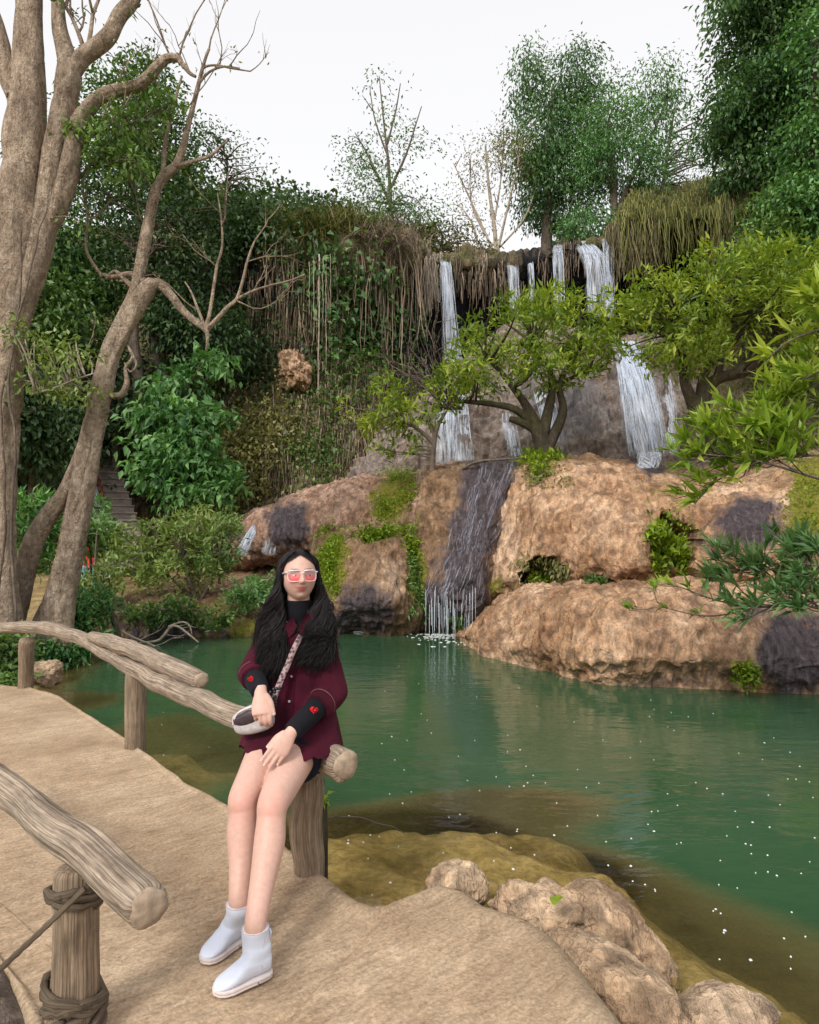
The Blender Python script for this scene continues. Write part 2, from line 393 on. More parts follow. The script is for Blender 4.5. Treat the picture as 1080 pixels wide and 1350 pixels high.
def m_water():
    t = NT('green pool water'); p = t.pos()
    w = t.math('ADD', t.noise(t.scale(p, (1.0, 2.4, 1)), 2.2, 3, .5, .3), t.math('MULTIPLY', t.noise(t.scale(p, (1, 1.8, 1)), 9, 2, .5), .16))
    nr = t.bump(w, .22, .05)
    mk = t.attr('murk'); sh = t.noise(p, .55, 3)
    deep = t.mix(sh, (.018, .055, .023), (.050, .104, .050))
    deep = t.mix(t.ramp(mk, [(.25, 0.), (.95, 1.)]), (.20, .165, .065), deep)      # shallows brightened in colour, standing in for light scattered back off the bed
    body = t.n('ShaderNodeBsdfDiffuse', {'Color': deep, 'Normal': nr})
    tr = t.n('ShaderNodeBsdfTransparent', {'Color': (.94, .92, .76, 1)})
    base = t.n('ShaderNodeMixShader', {0: mk, 1: tr.outputs[0], 2: body.outputs[0]})
    ge = t.n('ShaderNodeNewGeometry')
    dt = t.n('ShaderNodeVectorMath', {0: ge.outputs['Incoming'], 1: nr}, operation='DOT_PRODUCT').outputs['Value']
    frv = t.math('ADD', .02, t.math('MULTIPLY', .98, t.math('POWER', t.math('SUBTRACT', 1.0, t.math('ABSOLUTE', dt)), 5.0)))
    gl = t.n('ShaderNodeBsdfGlossy', {'Color': (1, 1, 1, 1), 'Roughness': .07, 'Normal': nr})
    return t.done(t.n('ShaderNodeMixShader', {0: t.math('MULTIPLY', frv, .95), 1: base.outputs[0], 2: gl.outputs[0]}))
MAT['water'] = m_water()
MAT['fall'] = m_water_thread('falling water', (.86, .90, .96), .62)
def m_sheet():
    t = NT('sheet of falling water'); p = t.pos(); s = t.attr('tint')
    n = t.noise(t.scale(p, (19, .8, .8)), 1.0, 5, .65); n2 = t.noise(t.scale(p, (5, 1, 1.6)), 1.0, 3, .5)
    k = t.math('MULTIPLY', t.math('MULTIPLY', t.ramp(n, [(.38, .0), (.62, 1.)]), t.ramp(n2, [(.3, .35), (.6, 1.)])), s)
    tr = t.n('ShaderNodeBsdfTransparent', {'Color': (.95, .97, 1, 1)}); a = t.pbsdf((.84, .88, .95), .35, .4)
    return t.done(t.n('ShaderNodeMixShader', {0: k, 1: tr.outputs[0], 2: a.outputs[0]}))
MAT['sheet'] = m_sheet()
MAT['film'] = m_water_thread('thin running water', (.70, .72, .82), .42)
MAT['bark_pale'] = m_bark('pale tan bark', (.15, .105, .075), (.44, .335, .245), (.74, .62, .50), zs=.5, sc_=8, bs=1.0, dist=.09)
MAT['bark_grey'] = m_bark('grey brown bark', (.06, .045, .035), (.15, .115, .09), (.27, .22, .18), zs=.35, sc_=8, dist=.03)
MAT['bark_dark'] = m_bark('dark mossy bark', (.025, .02, .014), (.07, .055, .038), (.14, .11, .08), green=(.07, .08, .02))
MAT['twig_pale'] = m_bark('bleached dead wood', (.22, .17, .125), (.40, .33, .26), (.58, .50, .42), zs=.5, sc_=12, bs=.4, dist=.01)
MAT['rail'] = m_wood('weathered rail log', (.18, .132, .095), (.355, .275, .205), (.54, .44, .34), bs=.5)
MAT['post'] = m_wood('brown post wood', (.15, .105, .066), (.26, .19, .13), (.38, .295, .21), bs=.4)
MAT['endgrain'] = simple('sawn end grain', (.34, .26, .19), .9, .2, .5, .3, 40)
MAT['vine'] = m_wood('dry vine', (.10, .07, .045), (.22, .165, .115), (.36, .29, .21))
def greens(name, a, b, c, **k): MAT[name] = m_leaf(name, [(.1, a), (.5, b), (.9, c)], **k)
greens('leaf_terrace', (.075, .13, .016), (.19, .28, .03), (.38, .44, .06), trans=.35)
greens('leaf_fore', (.08, .16, .016), (.20, .31, .03), (.40, .47, .07), trans=.3)
greens('leaf_forebl', (.05, .13, .04), (.14, .26, .09), (.29, .41, .17), trans=.25)
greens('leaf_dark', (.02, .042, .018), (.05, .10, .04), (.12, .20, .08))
greens('leaf_mid', (.028, .07, .018), (.085, .165, .04), (.20, .32, .08))
greens('leaf_fresh', (.03, .10, .03), (.095, .225, .065), (.22, .40, .13))
greens('leaf_blue', (.035, .09, .032), (.10, .205, .068), (.23, .37, .14))
greens('leaf_olive', (.075, .075, .024), (.18, .18, .055), (.33, .32, .12))
greens('leaf_bank', (.08, .13, .03), (.19, .27, .065), (.35, .43, .15), trans=.3)
greens('leaf_moss', (.07, .12, .008), (.17, .26, .015), (.32, .42, .04), trans=.35)
greens('grass_dry', (.10, .085, .03), (.23, .19, .08), (.38, .31, .17), trans=.2)
greens('grass_green', (.08, .09, .018), (.20, .215, .045), (.36, .36, .10), trans=.3)
greens('roots', (.08, .056, .035), (.21, .152, .098), (.40, .31, .215), trans=.05)
SKYW, SUNE, EXPO = 0.48, 1.5, 0.70
# ================================================================ world, sun, camera
world = bpy.data.worlds.new('World'); sc.world = world; world.use_nodes = True
wt = world.node_tree; wt.nodes.clear()
SUN_EL, SUN_AZ = math.radians(42), math.radians(208)
sky = wt.nodes.new('ShaderNodeTexSky'); sky.sky_type = 'NISHITA'; sky.sun_disc = False
sky.sun_elevation = SUN_EL; sky.sun_rotation = SUN_AZ; sky.air_density = 1.0; sky.dust_density = 3.0
hs = wt.nodes.new('ShaderNodeHueSaturation'); hs.inputs['Saturation'].default_value = .25
b1 = wt.nodes.new('ShaderNodeBackground'); b1.inputs['Strength'].default_value = .05
b2 = wt.nodes.new('ShaderNodeBackground'); b2.inputs['Color'].default_value = (1, .985, .985, 1); b2.inputs['Strength'].default_value = SKYW   # white cloud layer
ad = wt.nodes.new('ShaderNodeAddShader'); wo = wt.nodes.new('ShaderNodeOutputWorld')
wt.links.new(sky.outputs[0], hs.inputs['Color']); wt.links.new(hs.outputs[0], b1.inputs['Color'])
wt.links.new(b1.outputs[0], ad.inputs[0]); wt.links.new(b2.outputs[0], ad.inputs[1]); wt.links.new(ad.outputs[0], wo.inputs['Surface'])
sd = bpy.data.lights.new('sun', 'SUN'); sd.energy = SUNE; sd.angle = math.radians(14); sd.color = (1, .95, .88)
so = bpy.data.objects.new('sun', sd); COL.objects.link(so)
sdir = Vector((math.sin(SUN_AZ)*math.cos(SUN_EL), math.cos(SUN_AZ)*math.cos(SUN_EL), math.sin(SUN_EL)))   # towards the sun: behind the camera
so.rotation_euler = sdir.to_track_quat('Z', 'Y').to_euler(); so.location = (0, 0, 30)
cd = bpy.data.cameras.new('camera'); cam = bpy.data.objects.new('camera', cd); COL.objects.link(cam); sc.camera = cam
cam.location = (0, 0, CH); cam.rotation_euler = (math.radians(90), 0, 0)
cd.sensor_fit = 'VERTICAL'; cd.sensor_height = 24; cd.sensor_width = 36; cd.lens = F/1350*24; cd.shift_y = 25/1350; cd.clip_start = .05; cd.clip_end = 500
sc.view_settings.view_transform = 'Standard'; sc.view_settings.look = 'None'; sc.view_settings.exposure = EXPO; sc.view_settings.gamma = 1
sc.render.engine = 'CYCLES'; sc.cycles.use_denoising = True; sc.cycles.max_bounces = 8; sc.cycles.transparent_max_bounces = 24
sc.cycles.diffuse_bounces = 4; sc.cycles.caustics_reflective = False; sc.cycles.caustics_refractive = False
sc.cycles.use_adaptive_sampling = True; sc.cycles.adaptive_threshold = .015

# ================================================================ path (worn concrete bridge) and ground
edge_px = [(-60,900),(0,902),(40,905),(75,915),(120,944),(165,973),(200,995),(240,1025),(295,1055),(345,1085),(380,1110),(420,1140),(455,1164),(480,1180),(500,1188),(535,1179),(568,1166),(590,1158),(620,1168),(645,1186),(700,1200),(735,1222),(770,1270),(805,1315),(850,1368),(905,1460)]
edge = [G(x, y)[:2] for x, y in edge_px]
poly = np.array([(-7, 8.2)]+[tuple(e) for e in edge]+[(.95, 1.2), (1.0, .4), (.9, -.8), (0, -1.4), (-1.0, -.6), (-1.12, .9), (-1.19, 2.08), (-1.38, 2.31), (-2.5, 3.36), (-4.5, 5.2), (-7, 7.2)])
PC = np.array([-.5, 1.8])
def poly_radius(ang):
    """distance from PC to the outline along each angle"""
    A = poly-PC; B = np.roll(A, -1, 0); out = np.full(len(ang), 0.0)
    d = np.stack([np.cos(ang), np.sin(ang)], 1)
    for a, b in zip(A, B):
        e = b-a; den = d[:, 0]*e[1]-d[:, 1]*e[0]; den = np.where(abs(den) < 1e-9, 1e-9, den)
        t = (a[0]*e[1]-a[1]*e[0])/den; u = (a[0]*d[:, 1]-a[1]*d[:, 0])/den
        ok = (u >= 0) & (u <= 1) & (t > 0); out = np.where(ok, np.maximum(out, t), out)
    return out
def build_path():
    # angles: denser where the far end is thin
    base = np.arctan2(poly[:, 1]-PC[1], poly[:, 0]-PC[0])
    ang = np.unique(np.round(np.concatenate([np.linspace(-math.pi, math.pi, 300, endpoint=False), base, np.linspace(math.radians(55), math.radians(150), 420)]), 6))
    ang = ang[(ang >= -math.pi) & (ang < math.pi)]
    R = poly_radius(ang); nu = len(ang)
    ex, ey = np.cos(ang), np.sin(ang)
    R = R+.022*vnoise(np.stack([ex*R*5, ey*R*5, 0*R], 1), 4)*sstep(.8, 1.5, R)
    fr = np.concatenate([np.linspace(.02, 1, 80)**.8])
    rows = []
    for f in fr: rows.append(np.stack([PC[0]+ex*R*f, PC[1]+ey*R*f, np.zeros(nu)], 1))
    P = np.stack(rows, 1)                                     # nu, nv, 3
    inset = (1-fr)[None]*R[:, None]
    q = P.reshape(-1, 3)
    z = .012*fbm(q*1.2, 3, 2)+.006*fbm(q*6, 3, 5)
    # seam between the bridge slab and the nearer slab
    sa, sb = np.array([-.08, 2.75]), np.array([-.75, 1.35])
    dl = (sb-sa)/np.linalg.norm(sb-sa); rel = q[:, :2]-sa
    dist = rel[:, 0]*dl[1]-rel[:, 1]*dl[0]
    wig = .02*vnoise(q*4, 8)
    z -= .012*np.exp(-((dist+wig)/.018)**2)*sstep(-.1, .1, (rel@dl))
    z -= (.05*np.exp(-inset.ravel()/.035))                    # rounded worn lip
    z += .018*np.exp(-((inset.ravel()-.09)/.06)**2)
    P[..., 2] = z.reshape(nu, -1)
    skirt = []
    for k, (o, zz) in enumerate([(.03, -.10), (.045, -.2), (.02, -.45), (0, -1.0)]):
        s = P[:, -1].copy(); rr = o+.03*vnoise(np.stack([s[:, 0]*4, s[:, 1]*4, np.full(nu, zz*5)], 1), 6)
        s[:, 0] += ex*rr; s[:, 1] += ey*rr; s[:, 2] = zz; skirt.append(s)
    P = np.concatenate([P, np.stack(skirt, 1)], 1)
    nv = P.shape[1]
    moss = np.zeros((nu, nv)); moss[:, :80] = np.exp(-inset/.10); moss[:, 80:] = 1
    wet = np.zeros((nu, nv)); wet[:, 81:] = 1
    mb = MB(); mb.add(P.reshape(-1, 3), grid_quads(nu, nv, True), moss=moss.ravel(), wet=wet.ravel())
    c = mb.n; mb.add([[PC[0], PC[1], 0]], None, None, moss=np.zeros(1), wet=np.zeros(1))
    i = np.arange(nu); mb.T.append(np.stack([(i+1) % nu*nv, i*nv, np.full(nu, c)], 1))
    return tag(mb.build('path', MAT['path'], origin=(0, 0, 0)), kind='structure')
build_path()
def poly_dist(q, P):
    """signed distance to a closed outline (negative inside)"""
    A = np.asarray(P); B = np.roll(A, -1, 0); best = np.full(len(q), 1e9); ins = np.zeros(len(q), bool)
    for a, b in zip(A, B):
        e = b-a; t = np.clip(((q-a)@e)/max(e@e, 1e-9), 0, 1)
        best = np.minimum(best, np.linalg.norm(q-(a+t[:, None]*e), axis=1))
        c = ((a[1] <= q[:, 1]) & (b[1] > q[:, 1])) | ((b[1] <= q[:, 1]) & (a[1] > q[:, 1]))
        xi = a[0]+(q[:, 1]-a[1])/np.where(abs(b[1]-a[1]) < 1e-9, 1e-9, b[1]-a[1])*(b[0]-a[0])
        ins ^= c & (q[:, 0] < xi)
    return np.where(ins, -best, best)
SHOALS = [(460,1118,.75,.60,.34),(560,1108,.75,.62,.34),(620,1120,.45,.45,.32),(450,1150,.5,.5,.31),(440,1180,.4,.4,.26),(735,1158,.55,.46,.32),(690,1180,.36,.3,.30),(790,1175,.24,.40,.30),(865,1265,.6,.9,.40),(930,1310,.8,.8,.46),(1010,1345,.8,.7,.55),(900,1345,.6,.6,.38),(255,1005,.55,.8,.50),(300,985,.55,.7,.56),(690,1060,.7,.35,.60),(100,925,.5,.5,.45),(210,965,.5,.7,.52),(640,1075,.7,.5,.50)]
BANK = np.array([(-3.9, 7.4), (-4.0, 8.0), (-4.25, 8.9), (-4.5, 10.4), (-4.85, 11.4), (-4.9, 13), (14, 13.2), (20, 8), (20, 3), (12, -4), (-4, -4), (-8, 3)])
def ground_z(X, Y):
    q = np.stack([X, Y], 1); q3 = np.stack([X, Y, 0*X], 1)
    dp = poly_dist(q, poly); db = poly_dist(q, BANK)
    z = -1.75+.28*fbm(q3*.8, 4, 3)
    z = z+(1.0)*np.exp(-np.maximum(dp, 0)/.75)                   # shelving beside the path
    for (px, py, rx, ry, dep) in SHOALS:
        c = G(px, py, WATER)
        m = np.exp(-(((X-c[0])/rx)**2+((Y-c[1])/ry)**2)**2.6)
        z = np.maximum(z, z+(-(dep)-z)*m)
    z += .05*fbm(q3*3.2, 4, 7)+.03*fbm(q3*9, 3, 17)
    bank = -.28+sstep(-.1, 1.3, db)*.28+.05*fbm(q3*1.3, 4, 4)+np.maximum(Y-12, 0)*.10*sstep(3, 0, X)
    z = np.where(db > -.7, z+(bank-z)*sstep(-.7, .25, db), z)
    far = sstep(30, 60, np.hypot(X, Y-8)); z = z*(1-far)+0.0*far
    return z
def build_ground():
    def axis(lo, hi, c, w, n):
        t = np.linspace(-1, 1, n); s = np.sinh(t*4.2)/math.sinh(4.2)
        return np.where(s < 0, c+s*(c-lo)*1, c+s*(hi-c))
    xs = np.unique(np.concatenate([np.linspace(-5.5, 6.5, 300), axis(-300, 300, 0, 1, 110)]))
    ys = np.unique(np.concatenate([np.linspace(.8, 13.2, 300), axis(-60, 420, 7, 1, 110)]))
    X, Y = np.meshgrid(xs, ys, indexing='ij'); Z = ground_z(X.ravel(), Y.ravel())
    mb = MB(); mb.add(np.stack([X.ravel(), Y.ravel(), Z], 1), grid_quads(len(xs), len(ys)))
    tag(mb.build('ground', MAT['ground'], origin=(0, 0, 0)), kind='structure')
build_ground()
def build_water():
    xs = np.linspace(-7, 14, 420); ys = np.linspace(-3, 13.6, 330)
    X, Y = np.meshgrid(xs, ys, indexing='ij'); X = X.ravel(); Y = Y.ravel()
    dep = np.maximum(WATER-ground_z(X, Y), 0)
    murk = 1-np.exp(-(dep/.42)**1.35)
    mb = MB(); mb.add(np.stack([X, Y, np.full(len(X), WATER)], 1), grid_quads(420, 330), murk=murk)
    tag(mb.build('water', MAT['water'], origin=(0, 0, WATER)), kind='structure')
build_water()

# ================================================================ rock masses
def blob_mask(px, py, blobs):
    m = np.zeros(len(px)); q_ = np.stack([px*.022, py*.011, 0*px], 1)
    px = px+13*fbm(q_, 4, 91)+5*vnoise(q_*6, 93); py = py+16*fbm(q_, 4, 92)+5*vnoise(q_*5, 94)
    for (cx, cy, rx, ry, a) in blobs:
        m = np.maximum(m, a*np.exp(-((((px-cx)/rx)**2+((py-cy)/ry)**2)**1.5)))
    return m
SURF = {}
def rock(name, R, mat, nu, nv, amp=(.10, .045, .016), fr=(.8, 3.2, 13), ridge=.0, ridgef=(7, 7, 1.2), wet=(), moss=(), caves=(), seed=0, label=None, cat='rock', kind=None, group=None, streak=0.0):
    Gd = ribs([[W(*p) for p in r] for r in R], nu, nv)
    N = grid_normals(Gd); q = Gd.reshape(-1, 3); n = N.reshape(-1, 3)
    px, py = proj(q)
    d = amp[0]*fbm(q*fr[0], 3, seed+1)+amp[1]*1.0*fbm(q*fr[1], 4, seed+2)+amp[2]*1.15*fbm(q*fr[2], 3, seed+3)
    if ridge:
        w = q+.25*np.stack([vnoise(q*1.1, 31), vnoise(q*1.1, 32), vnoise(q*1.1, 33)], 1)
        rn = 1-np.abs(vnoise(w*np.array(ridgef), seed+9)); d += ridge*1.5*(rn-.6)
    if streak: d += streak*fbm(q*np.array([1.6, 1.6, .22]), 4, seed+12)
    v = q+n*d[:, None]
    for (cx, cy, rx, ry, dep) in caves:
        ang = np.arctan2(py-cy, px-cx)
        rr = 1+.22*vnoise(np.stack([np.cos(ang)*2.3, np.sin(ang)*2.3, 0*ang+cx], 1), 5)+.10*vnoise(np.stack([np.cos(ang)*7, np.sin(ang)*7, 0*ang+cy], 1), 6)
        e = np.sqrt(((px-cx)/rx)**2+((py-cy)/ry)**2)/rr
        v[:, 1] += dep*(1-sstep(.86, 1.05, e))
    mb = MB(); mb.add(v, grid_quads(nu, nv), wet=blob_mask(px, py, wet), moss=blob_mask(px, py, moss))
    o = mb.build(name, MAT[mat]); SURF[name if name not in SURF else o.name] = (v.reshape(nu, nv, 3), n.reshape(nu, nv, 3), px.reshape(nu, nv), py.reshape(nu, nv))
    tag(o, label, cat if not kind else None, group, kind)
    return o
def wl(x, y, *pts):
    p = G(x, y, WATER); Y = p[1]
    return [(x, HZ+F*(CH+1.3)/(Y+.25), Y+.25), (x, y, Y)]+list(pts)

# cliff behind everything
CL = [
 [(-420,790,14),(-420,650,15),(-420,500,17),(-400,420,19),(-390,380,20),(-380,360,23),(-380,350,42)],
 [(-160,780,17),(-150,650,18),(-140,500,20),(-130,420,22),(-120,360,23),(-110,340,25),(-110,330,42)],
 [(20,770,20),(30,650,21),(40,500,23),(50,400,24.5),(60,340,25.5),(70,320,27),(70,310,42)],
 [(130,750,21.5),(130,650,22),(140,500,23.5),(160,390,24.5),(170,335,25),(180,315,27),(180,306,42)],
 [(215,735,19),(220,620,19.8),(225,480,21.5),(235,370,22.5),(240,318,23),(245,303,25.5),(245,296,42)],
 [(290,735,17.8),(292,610,18.7),(295,470,20.4),(300,350,21.2),(302,310,21.8),(302,296,24),(302,288,42)],
 [(345,720,17.4),(348,600,18.6),(352,450,20.4),(355,345,20.7),(356,305,21.2),(356,292,24),(356,286,42)],
 [(425,700,17.2),(428,580,18.8),(430,450,20.8),(435,350,20.6),(436,310,21),(436,298,24),(436,294,42)],
 [(512,680,17.6),(515,560,19.6),(518,450,21.8),(525,370,21.2),(528,325,21.5),(530,312,24),(530,308,42)],
 [(562,650,19),(567,560,21.5),(572,450,23.6),(575,385,23.2),(577,352,23.3),(579,344,25),(579,341,42)],
 [(640,640,19.5),(640,560,22),(640,460,25),(640,392,24.4),(640,355,23.8),(640,346,25.5),(640,343,42)],
 [(700,640,19.5),(700,560,22),(700,460,25.3),(700,392,24.6),(700,352,23.9),(700,343,25.5),(700,340,42)],
 [(745,640,19.5),(745,560,22),(745,455,25.2),(745,385,24.5),(745,338,23.8),(745,328,25.5),(745,322,42)],
 [(795,640,19.5),(795,560,22),(795,450,25.2),(795,380,24.4),(797,330,23.6),(798,318,25.5),(798,312,42)],
 [(832,640,19.5),(832,560,22),(832,450,25),(832,350,24.4),(828,318,22.6),(830,272,23),(832,258,42)],
 [(905,650,19),(905,560,21.5),(905,450,24),(903,350,24),(900,322,22),(902,268,22.5),(904,252,42)],
 [(985,660,18.5),(985,570,20.5),(985,450,23),(985,350,23),(982,316,21.2),(984,245,22),(986,228,42)],
 [(1090,670,17),(1090,570,19),(1090,450,21),(1090,350,21),(1088,300,20),(1090,200,21),(1092,180,42)],
 [(1250,690,14),(1250,570,16),(1250,450,18),(1250,330,18),(1250,250,18),(1250,120,19),(1250,90,42)],
 [(1600,700,8),(1600,570,10),(1600,450,12),(1600,300,12.5),(1600,200,13),(1600,50,14),(1600,20,42)]]
rock('cliff', CL, 'cliff', 460, 330, amp=(.55, .28, .10), fr=(.35, 1.1, 4.5), ridge=.16, ridgef=(2.2, 2.2, .45), streak=.35, seed=40, kind='structure',
     wet=[(565,450,70,110,1.0),(505,430,55,70,.85),(640,420,60,75,1.),(740,390,110,75,1.),(880,380,110,55,1.),(350,380,60,60,.7),(60,600,240,110,.8),(950,400,90,50,.8)],  # sets the cliff's near-black tone, also well away from the falls
     moss=[(900,285,120,55,.85),(418,400,28,170,.75),(370,600,80,90,.35),(480,320,50,30,.5),(400,480,40,80,.35)])

rock('tufa_apron', [
 [(455,665,15),(460,622,16),(480,600,17.2),(500,585,18.5),(515,578,22)],
 [(540,655,15),(545,605,15.6),(556,555,16.8),(568,515,18.6),(575,505,22)],
 [(590,650,15),(595,592,15.3),(605,530,16.5),(618,480,18.4),(622,465,22)],
 [(655,650,15),(658,588,15.2),(662,515,16.4),(668,455,18.3),(670,435,22)],
 [(720,650,15),(722,585,15.1),(726,505,16.2),(730,448,18),(732,425,22)],
 [(800,650,15),(802,588,15.1),(806,515,16.1),(808,460,17.5),(810,440,22)],
 [(860,650,15),(863,595,15.1),(862,520,16),(856,460,17.5),(852,440,22)],
 [(893,650,15.3),(896,605,15.5),(893,540,16.6),(884,480,18.4),(880,460,22)],
 [(930,650,16),(935,615,16.8),(935,565,18.2),(930,530,20),(925,515,23)]],
 'curtain', 260, 190, amp=(.24, .12, .05), fr=(.6, 2.2, 9), ridge=.16, ridgef=(3.2, 3.2, .7), seed=60,
 wet=[(600,560,30,70,.55),(695,530,26,80,.5),(760,540,60,60,.6),(845,530,50,90,.55)],
 label='tall grey tufa apron behind the terrace trees with white water sliding down it')

rock('tufa_dome', [
 [(240,752,17),(250,742,15.6),(268,728,15.2),(285,716,15.6),(295,708,16.5),(300,702,19)],
 [(290,755,16),(295,735,14.9),(302,712,14.8),(318,690,15.2),(330,681,16),(335,676,19)],
 [(345,750,15),(345,728,14.3),(350,698,14.2),(365,671,14.6),(380,659,15.5),(385,652,19)],
 [(405,745,14.6),(405,720,13.8),(410,688,13.7),(425,654,14.2),(440,641,15),(440,632,19)],
 [(475,740,14.1),(475,715,13.3),(480,678,13.2),(490,640,13.8),(500,629,14.6),(505,620,19)],
 [(540,735,13.6),(540,710,13),(543,675,12.9),(550,636,13.3),(560,619,14.2),(560,610,19)],
 [(600,725,13.6),(600,700,13),(603,665,13),(606,632,13.4),(610,613,14.2),(612,604,19)]],
 'tufa_pink', 250, 150, amp=(.16, .08, .03), fr=(.8, 2.6, 10), ridge=.07, ridgef=(6, 6, 1.8), seed=80,
 wet=[(378,690,30,34,.95),(318,712,24,22,.6)], moss=[(520,660,26,40,.9)],
 label='long pinkish tufa dome with a dark wet band and two small cascades')

rock('tufa_chute', [
 [(543,842,12.6),(543,812,12.2),(540,770,12.0),(545,700,12.1),(552,650,12.5),(562,622,13.1),(566,612,17)],
 [(572,842,12.6),(572,812,11.9),(568,790,11.4),(583,735,11.45),(603,672,12),(622,616,12.9),(626,607,17)],
 [(600,842,12.4),(598,814,11.5),(590,785,11.0),(607,735,11.1),(628,672,11.8),(648,613,12.8),(652,604,17)],
 [(628,842,12.2),(626,818,11.3),(620,795,11.0),(634,735,11.1),(655,668,11.9),(676,611,12.9),(678,603,17)],
 [(652,842,12.2),(650,822,11.6),(648,800,11.3),(656,740,11.5),(672,668,12.2),(694,611,13.1),(696,603,17)],
 [(680,842,12.4),(678,822,12.0),(676,800,11.8),(682,740,12),(695,668,12.6),(712,611,13.4),(714,603,17)]],
 'tufa_brown', 200, 220, amp=(.12, .07, .03), fr=(.9, 3, 11), ridge=.06, ridgef=(6, 6, 1.5), seed=100,
 wet=[(655,612,44,20,1.),(645,650,44,40,1.1),(628,700,42,45,1.1),(612,750,42,45,1.1),(605,790,46,40,1.1)], moss=[(556,760,14,40,.7),(548,690,12,30,.4),(720,615,20,14,.6)],
 label='steep tufa chute of dark wet purple stone between two dry brown flanks')

rock('tufa_mound', [
 [(392,838,12.2),(395,815,12),(400,770,12.3),(408,740,12.8),(414,725,13.4),(418,712,16)],
 wl(428,833,(424,802,11.5),(416,765,12),(414,735,12.5),(418,716,13.2))[:1]+[(424,815,11.5),(418,770,11.9),(416,738,12.4),(420,716,13.1),(424,704,16)],
 [(462,842,11.7),(456,806,11.2),(452,760,11.4),(455,716,12.1),(462,696,12.9),(466,684,16)],
 [(510,842,11.6),(512,795,11.0),(510,750,11.3),(512,710,12),(512,692,12.9),(512,678,16)],
 [(548,842,11.9),(550,796,11.5),(548,750,11.8),(545,706,12.4),(542,684,13.2),(540,668,16)],
 [(575,842,12.6),(576,800,12.3),(574,755,12.5),(570,710,13),(566,690,13.6),(564,672,16)]],
 'tufa_brown', 190, 170, amp=(.13, .08, .03), fr=(.9, 3, 11), ridge=.05, ridgef=(6, 6, 1.5), seed=120,
 wet=[(480,800,38,36,.9),(455,820,25,22,.8),(520,760,12,30,.4)], moss=[(440,745,22,42,.95),(505,712,40,14,.6),(545,760,12,40,.7)],
 label='hunched brown tufa mound with bright moss behind the woman\'s head')

rock('tufa_shelf', [
 [(605,790,12.6),(612,782,12.2),(630,735,12.1),(655,668,12.5),(680,614,13.2),(682,603,17)],
 [(640,795,12.2),(640,782,11.5),(652,735,11.4),(676,662,11.9),(704,614,12.7),(704,603,17)],
 [(690,792,11.9),(686,778,10.95),(692,735,10.7),(708,662,11.2),(730,614,12.3),(730,603,17)],
 [(750,787,11.6),(748,774,10.35),(752,720,10.1),(762,655,10.8),(778,612,12),(778,602,17)],
 [(820,787,11),(822,772,9.85),(825,715,9.65),(830,660,10.3),(838,622,11.6),(838,608,17)],
 [(870,787,10.8),(872,767,9.65),(872,715,9.55),(870,665,10.2),(868,630,11.4),(868,614,17)],
 [(930,788,10.6),(930,765,9.45),(932,710,9.35),(930,660,10),(928,632,11.2),(925,620,17)],
 [(1000,795,10.3),(1000,770,9.15),(1002,705,9.05),(1000,650,9.7),(1000,624,11),(1000,612,17)],
 [(1090,805,10),(1090,775,8.85),(1090,705,8.75),(1090,640,9.4),(1090,606,10.7),(1085,598,17)],
 [(1240,820,9.5),(1240,790,8.3),(1240,705,8.2),(1240,630,8.9),(1240,590,10.2),(1235,580,17)]],
 'tufa', 460, 210, amp=(.17, .065, .026), fr=(.8, 2.8, 11), ridge=.055, ridgef=(6, 6, 1.3), seed=140,
 wet=[(985,690,52,38,1.05),(855,612,34,20,.8),(960,720,40,25,.7),(668,640,12,30,.5)], moss=[(1075,665,42,70,.95),(720,612,26,16,.8),(650,775,18,20,.6),(690,740,14,20,.4),(860,650,40,30,.35)],
 caves=[(718,757,33,21,1.3),(892,716,31,36,1.4),(790,772,22,9,.8),(1048,755,26,18,.8)],
 label='broad tan tufa shelf with two dark caves above the low ledge')

rock('tufa_ledge', [
 [(600,846,11.2),(600,838,11.1),(602,832,11.3),(606,826,11.7),(612,820,12.2),(615,815,13)],
 wl(616,850,(614,840,10.35),(622,826,10.7),(638,814,11.3),(640,805,12)),
 wl(642,864,(638,835,9.75),(652,800,10.3),(662,787,11),(664,780,12)),
 wl(700,881,(700,850,8.6),(702,803,9),(706,780,9.7),(707,772,12)),
 wl(745,890,(746,858,8.1),(748,800,8.5),(750,777,9.3),(750,769,11.8)),
 wl(800,901,(800,862,7.6),(798,805,8),(795,778,8.8),(793,770,11.5)),
 wl(890,908,(892,866,7.35),(893,802,7.8),(895,775,8.5),(895,767,10.7)),
 wl(980,912,(985,872,7.25),(990,812,7.65),(990,778,8.3),(988,770,10.2)),
 wl(1085,916,(1090,872,7.15),(1095,818,7.6),(1095,793,8.3),(1095,785,10)),
 wl(1240,922,(1245,880,6.9),(1250,830,7.4),(1250,800,8.1),(1250,790,10))],
 'tufa', 460, 170, amp=(.13, .075, .03), fr=(.9, 2.8, 10), ridge=.05, ridgef=(6.5, 6.5, 2.2), seed=160,
 wet=[(1050,860,58,70,1.05),(1000,800,34,16,.6),(800,905,320,9,.55)], moss=[(935,850,40,40,.25),(900,800,40,16,.3)],
 label='long low tan tufa ledge rising straight out of the pool')

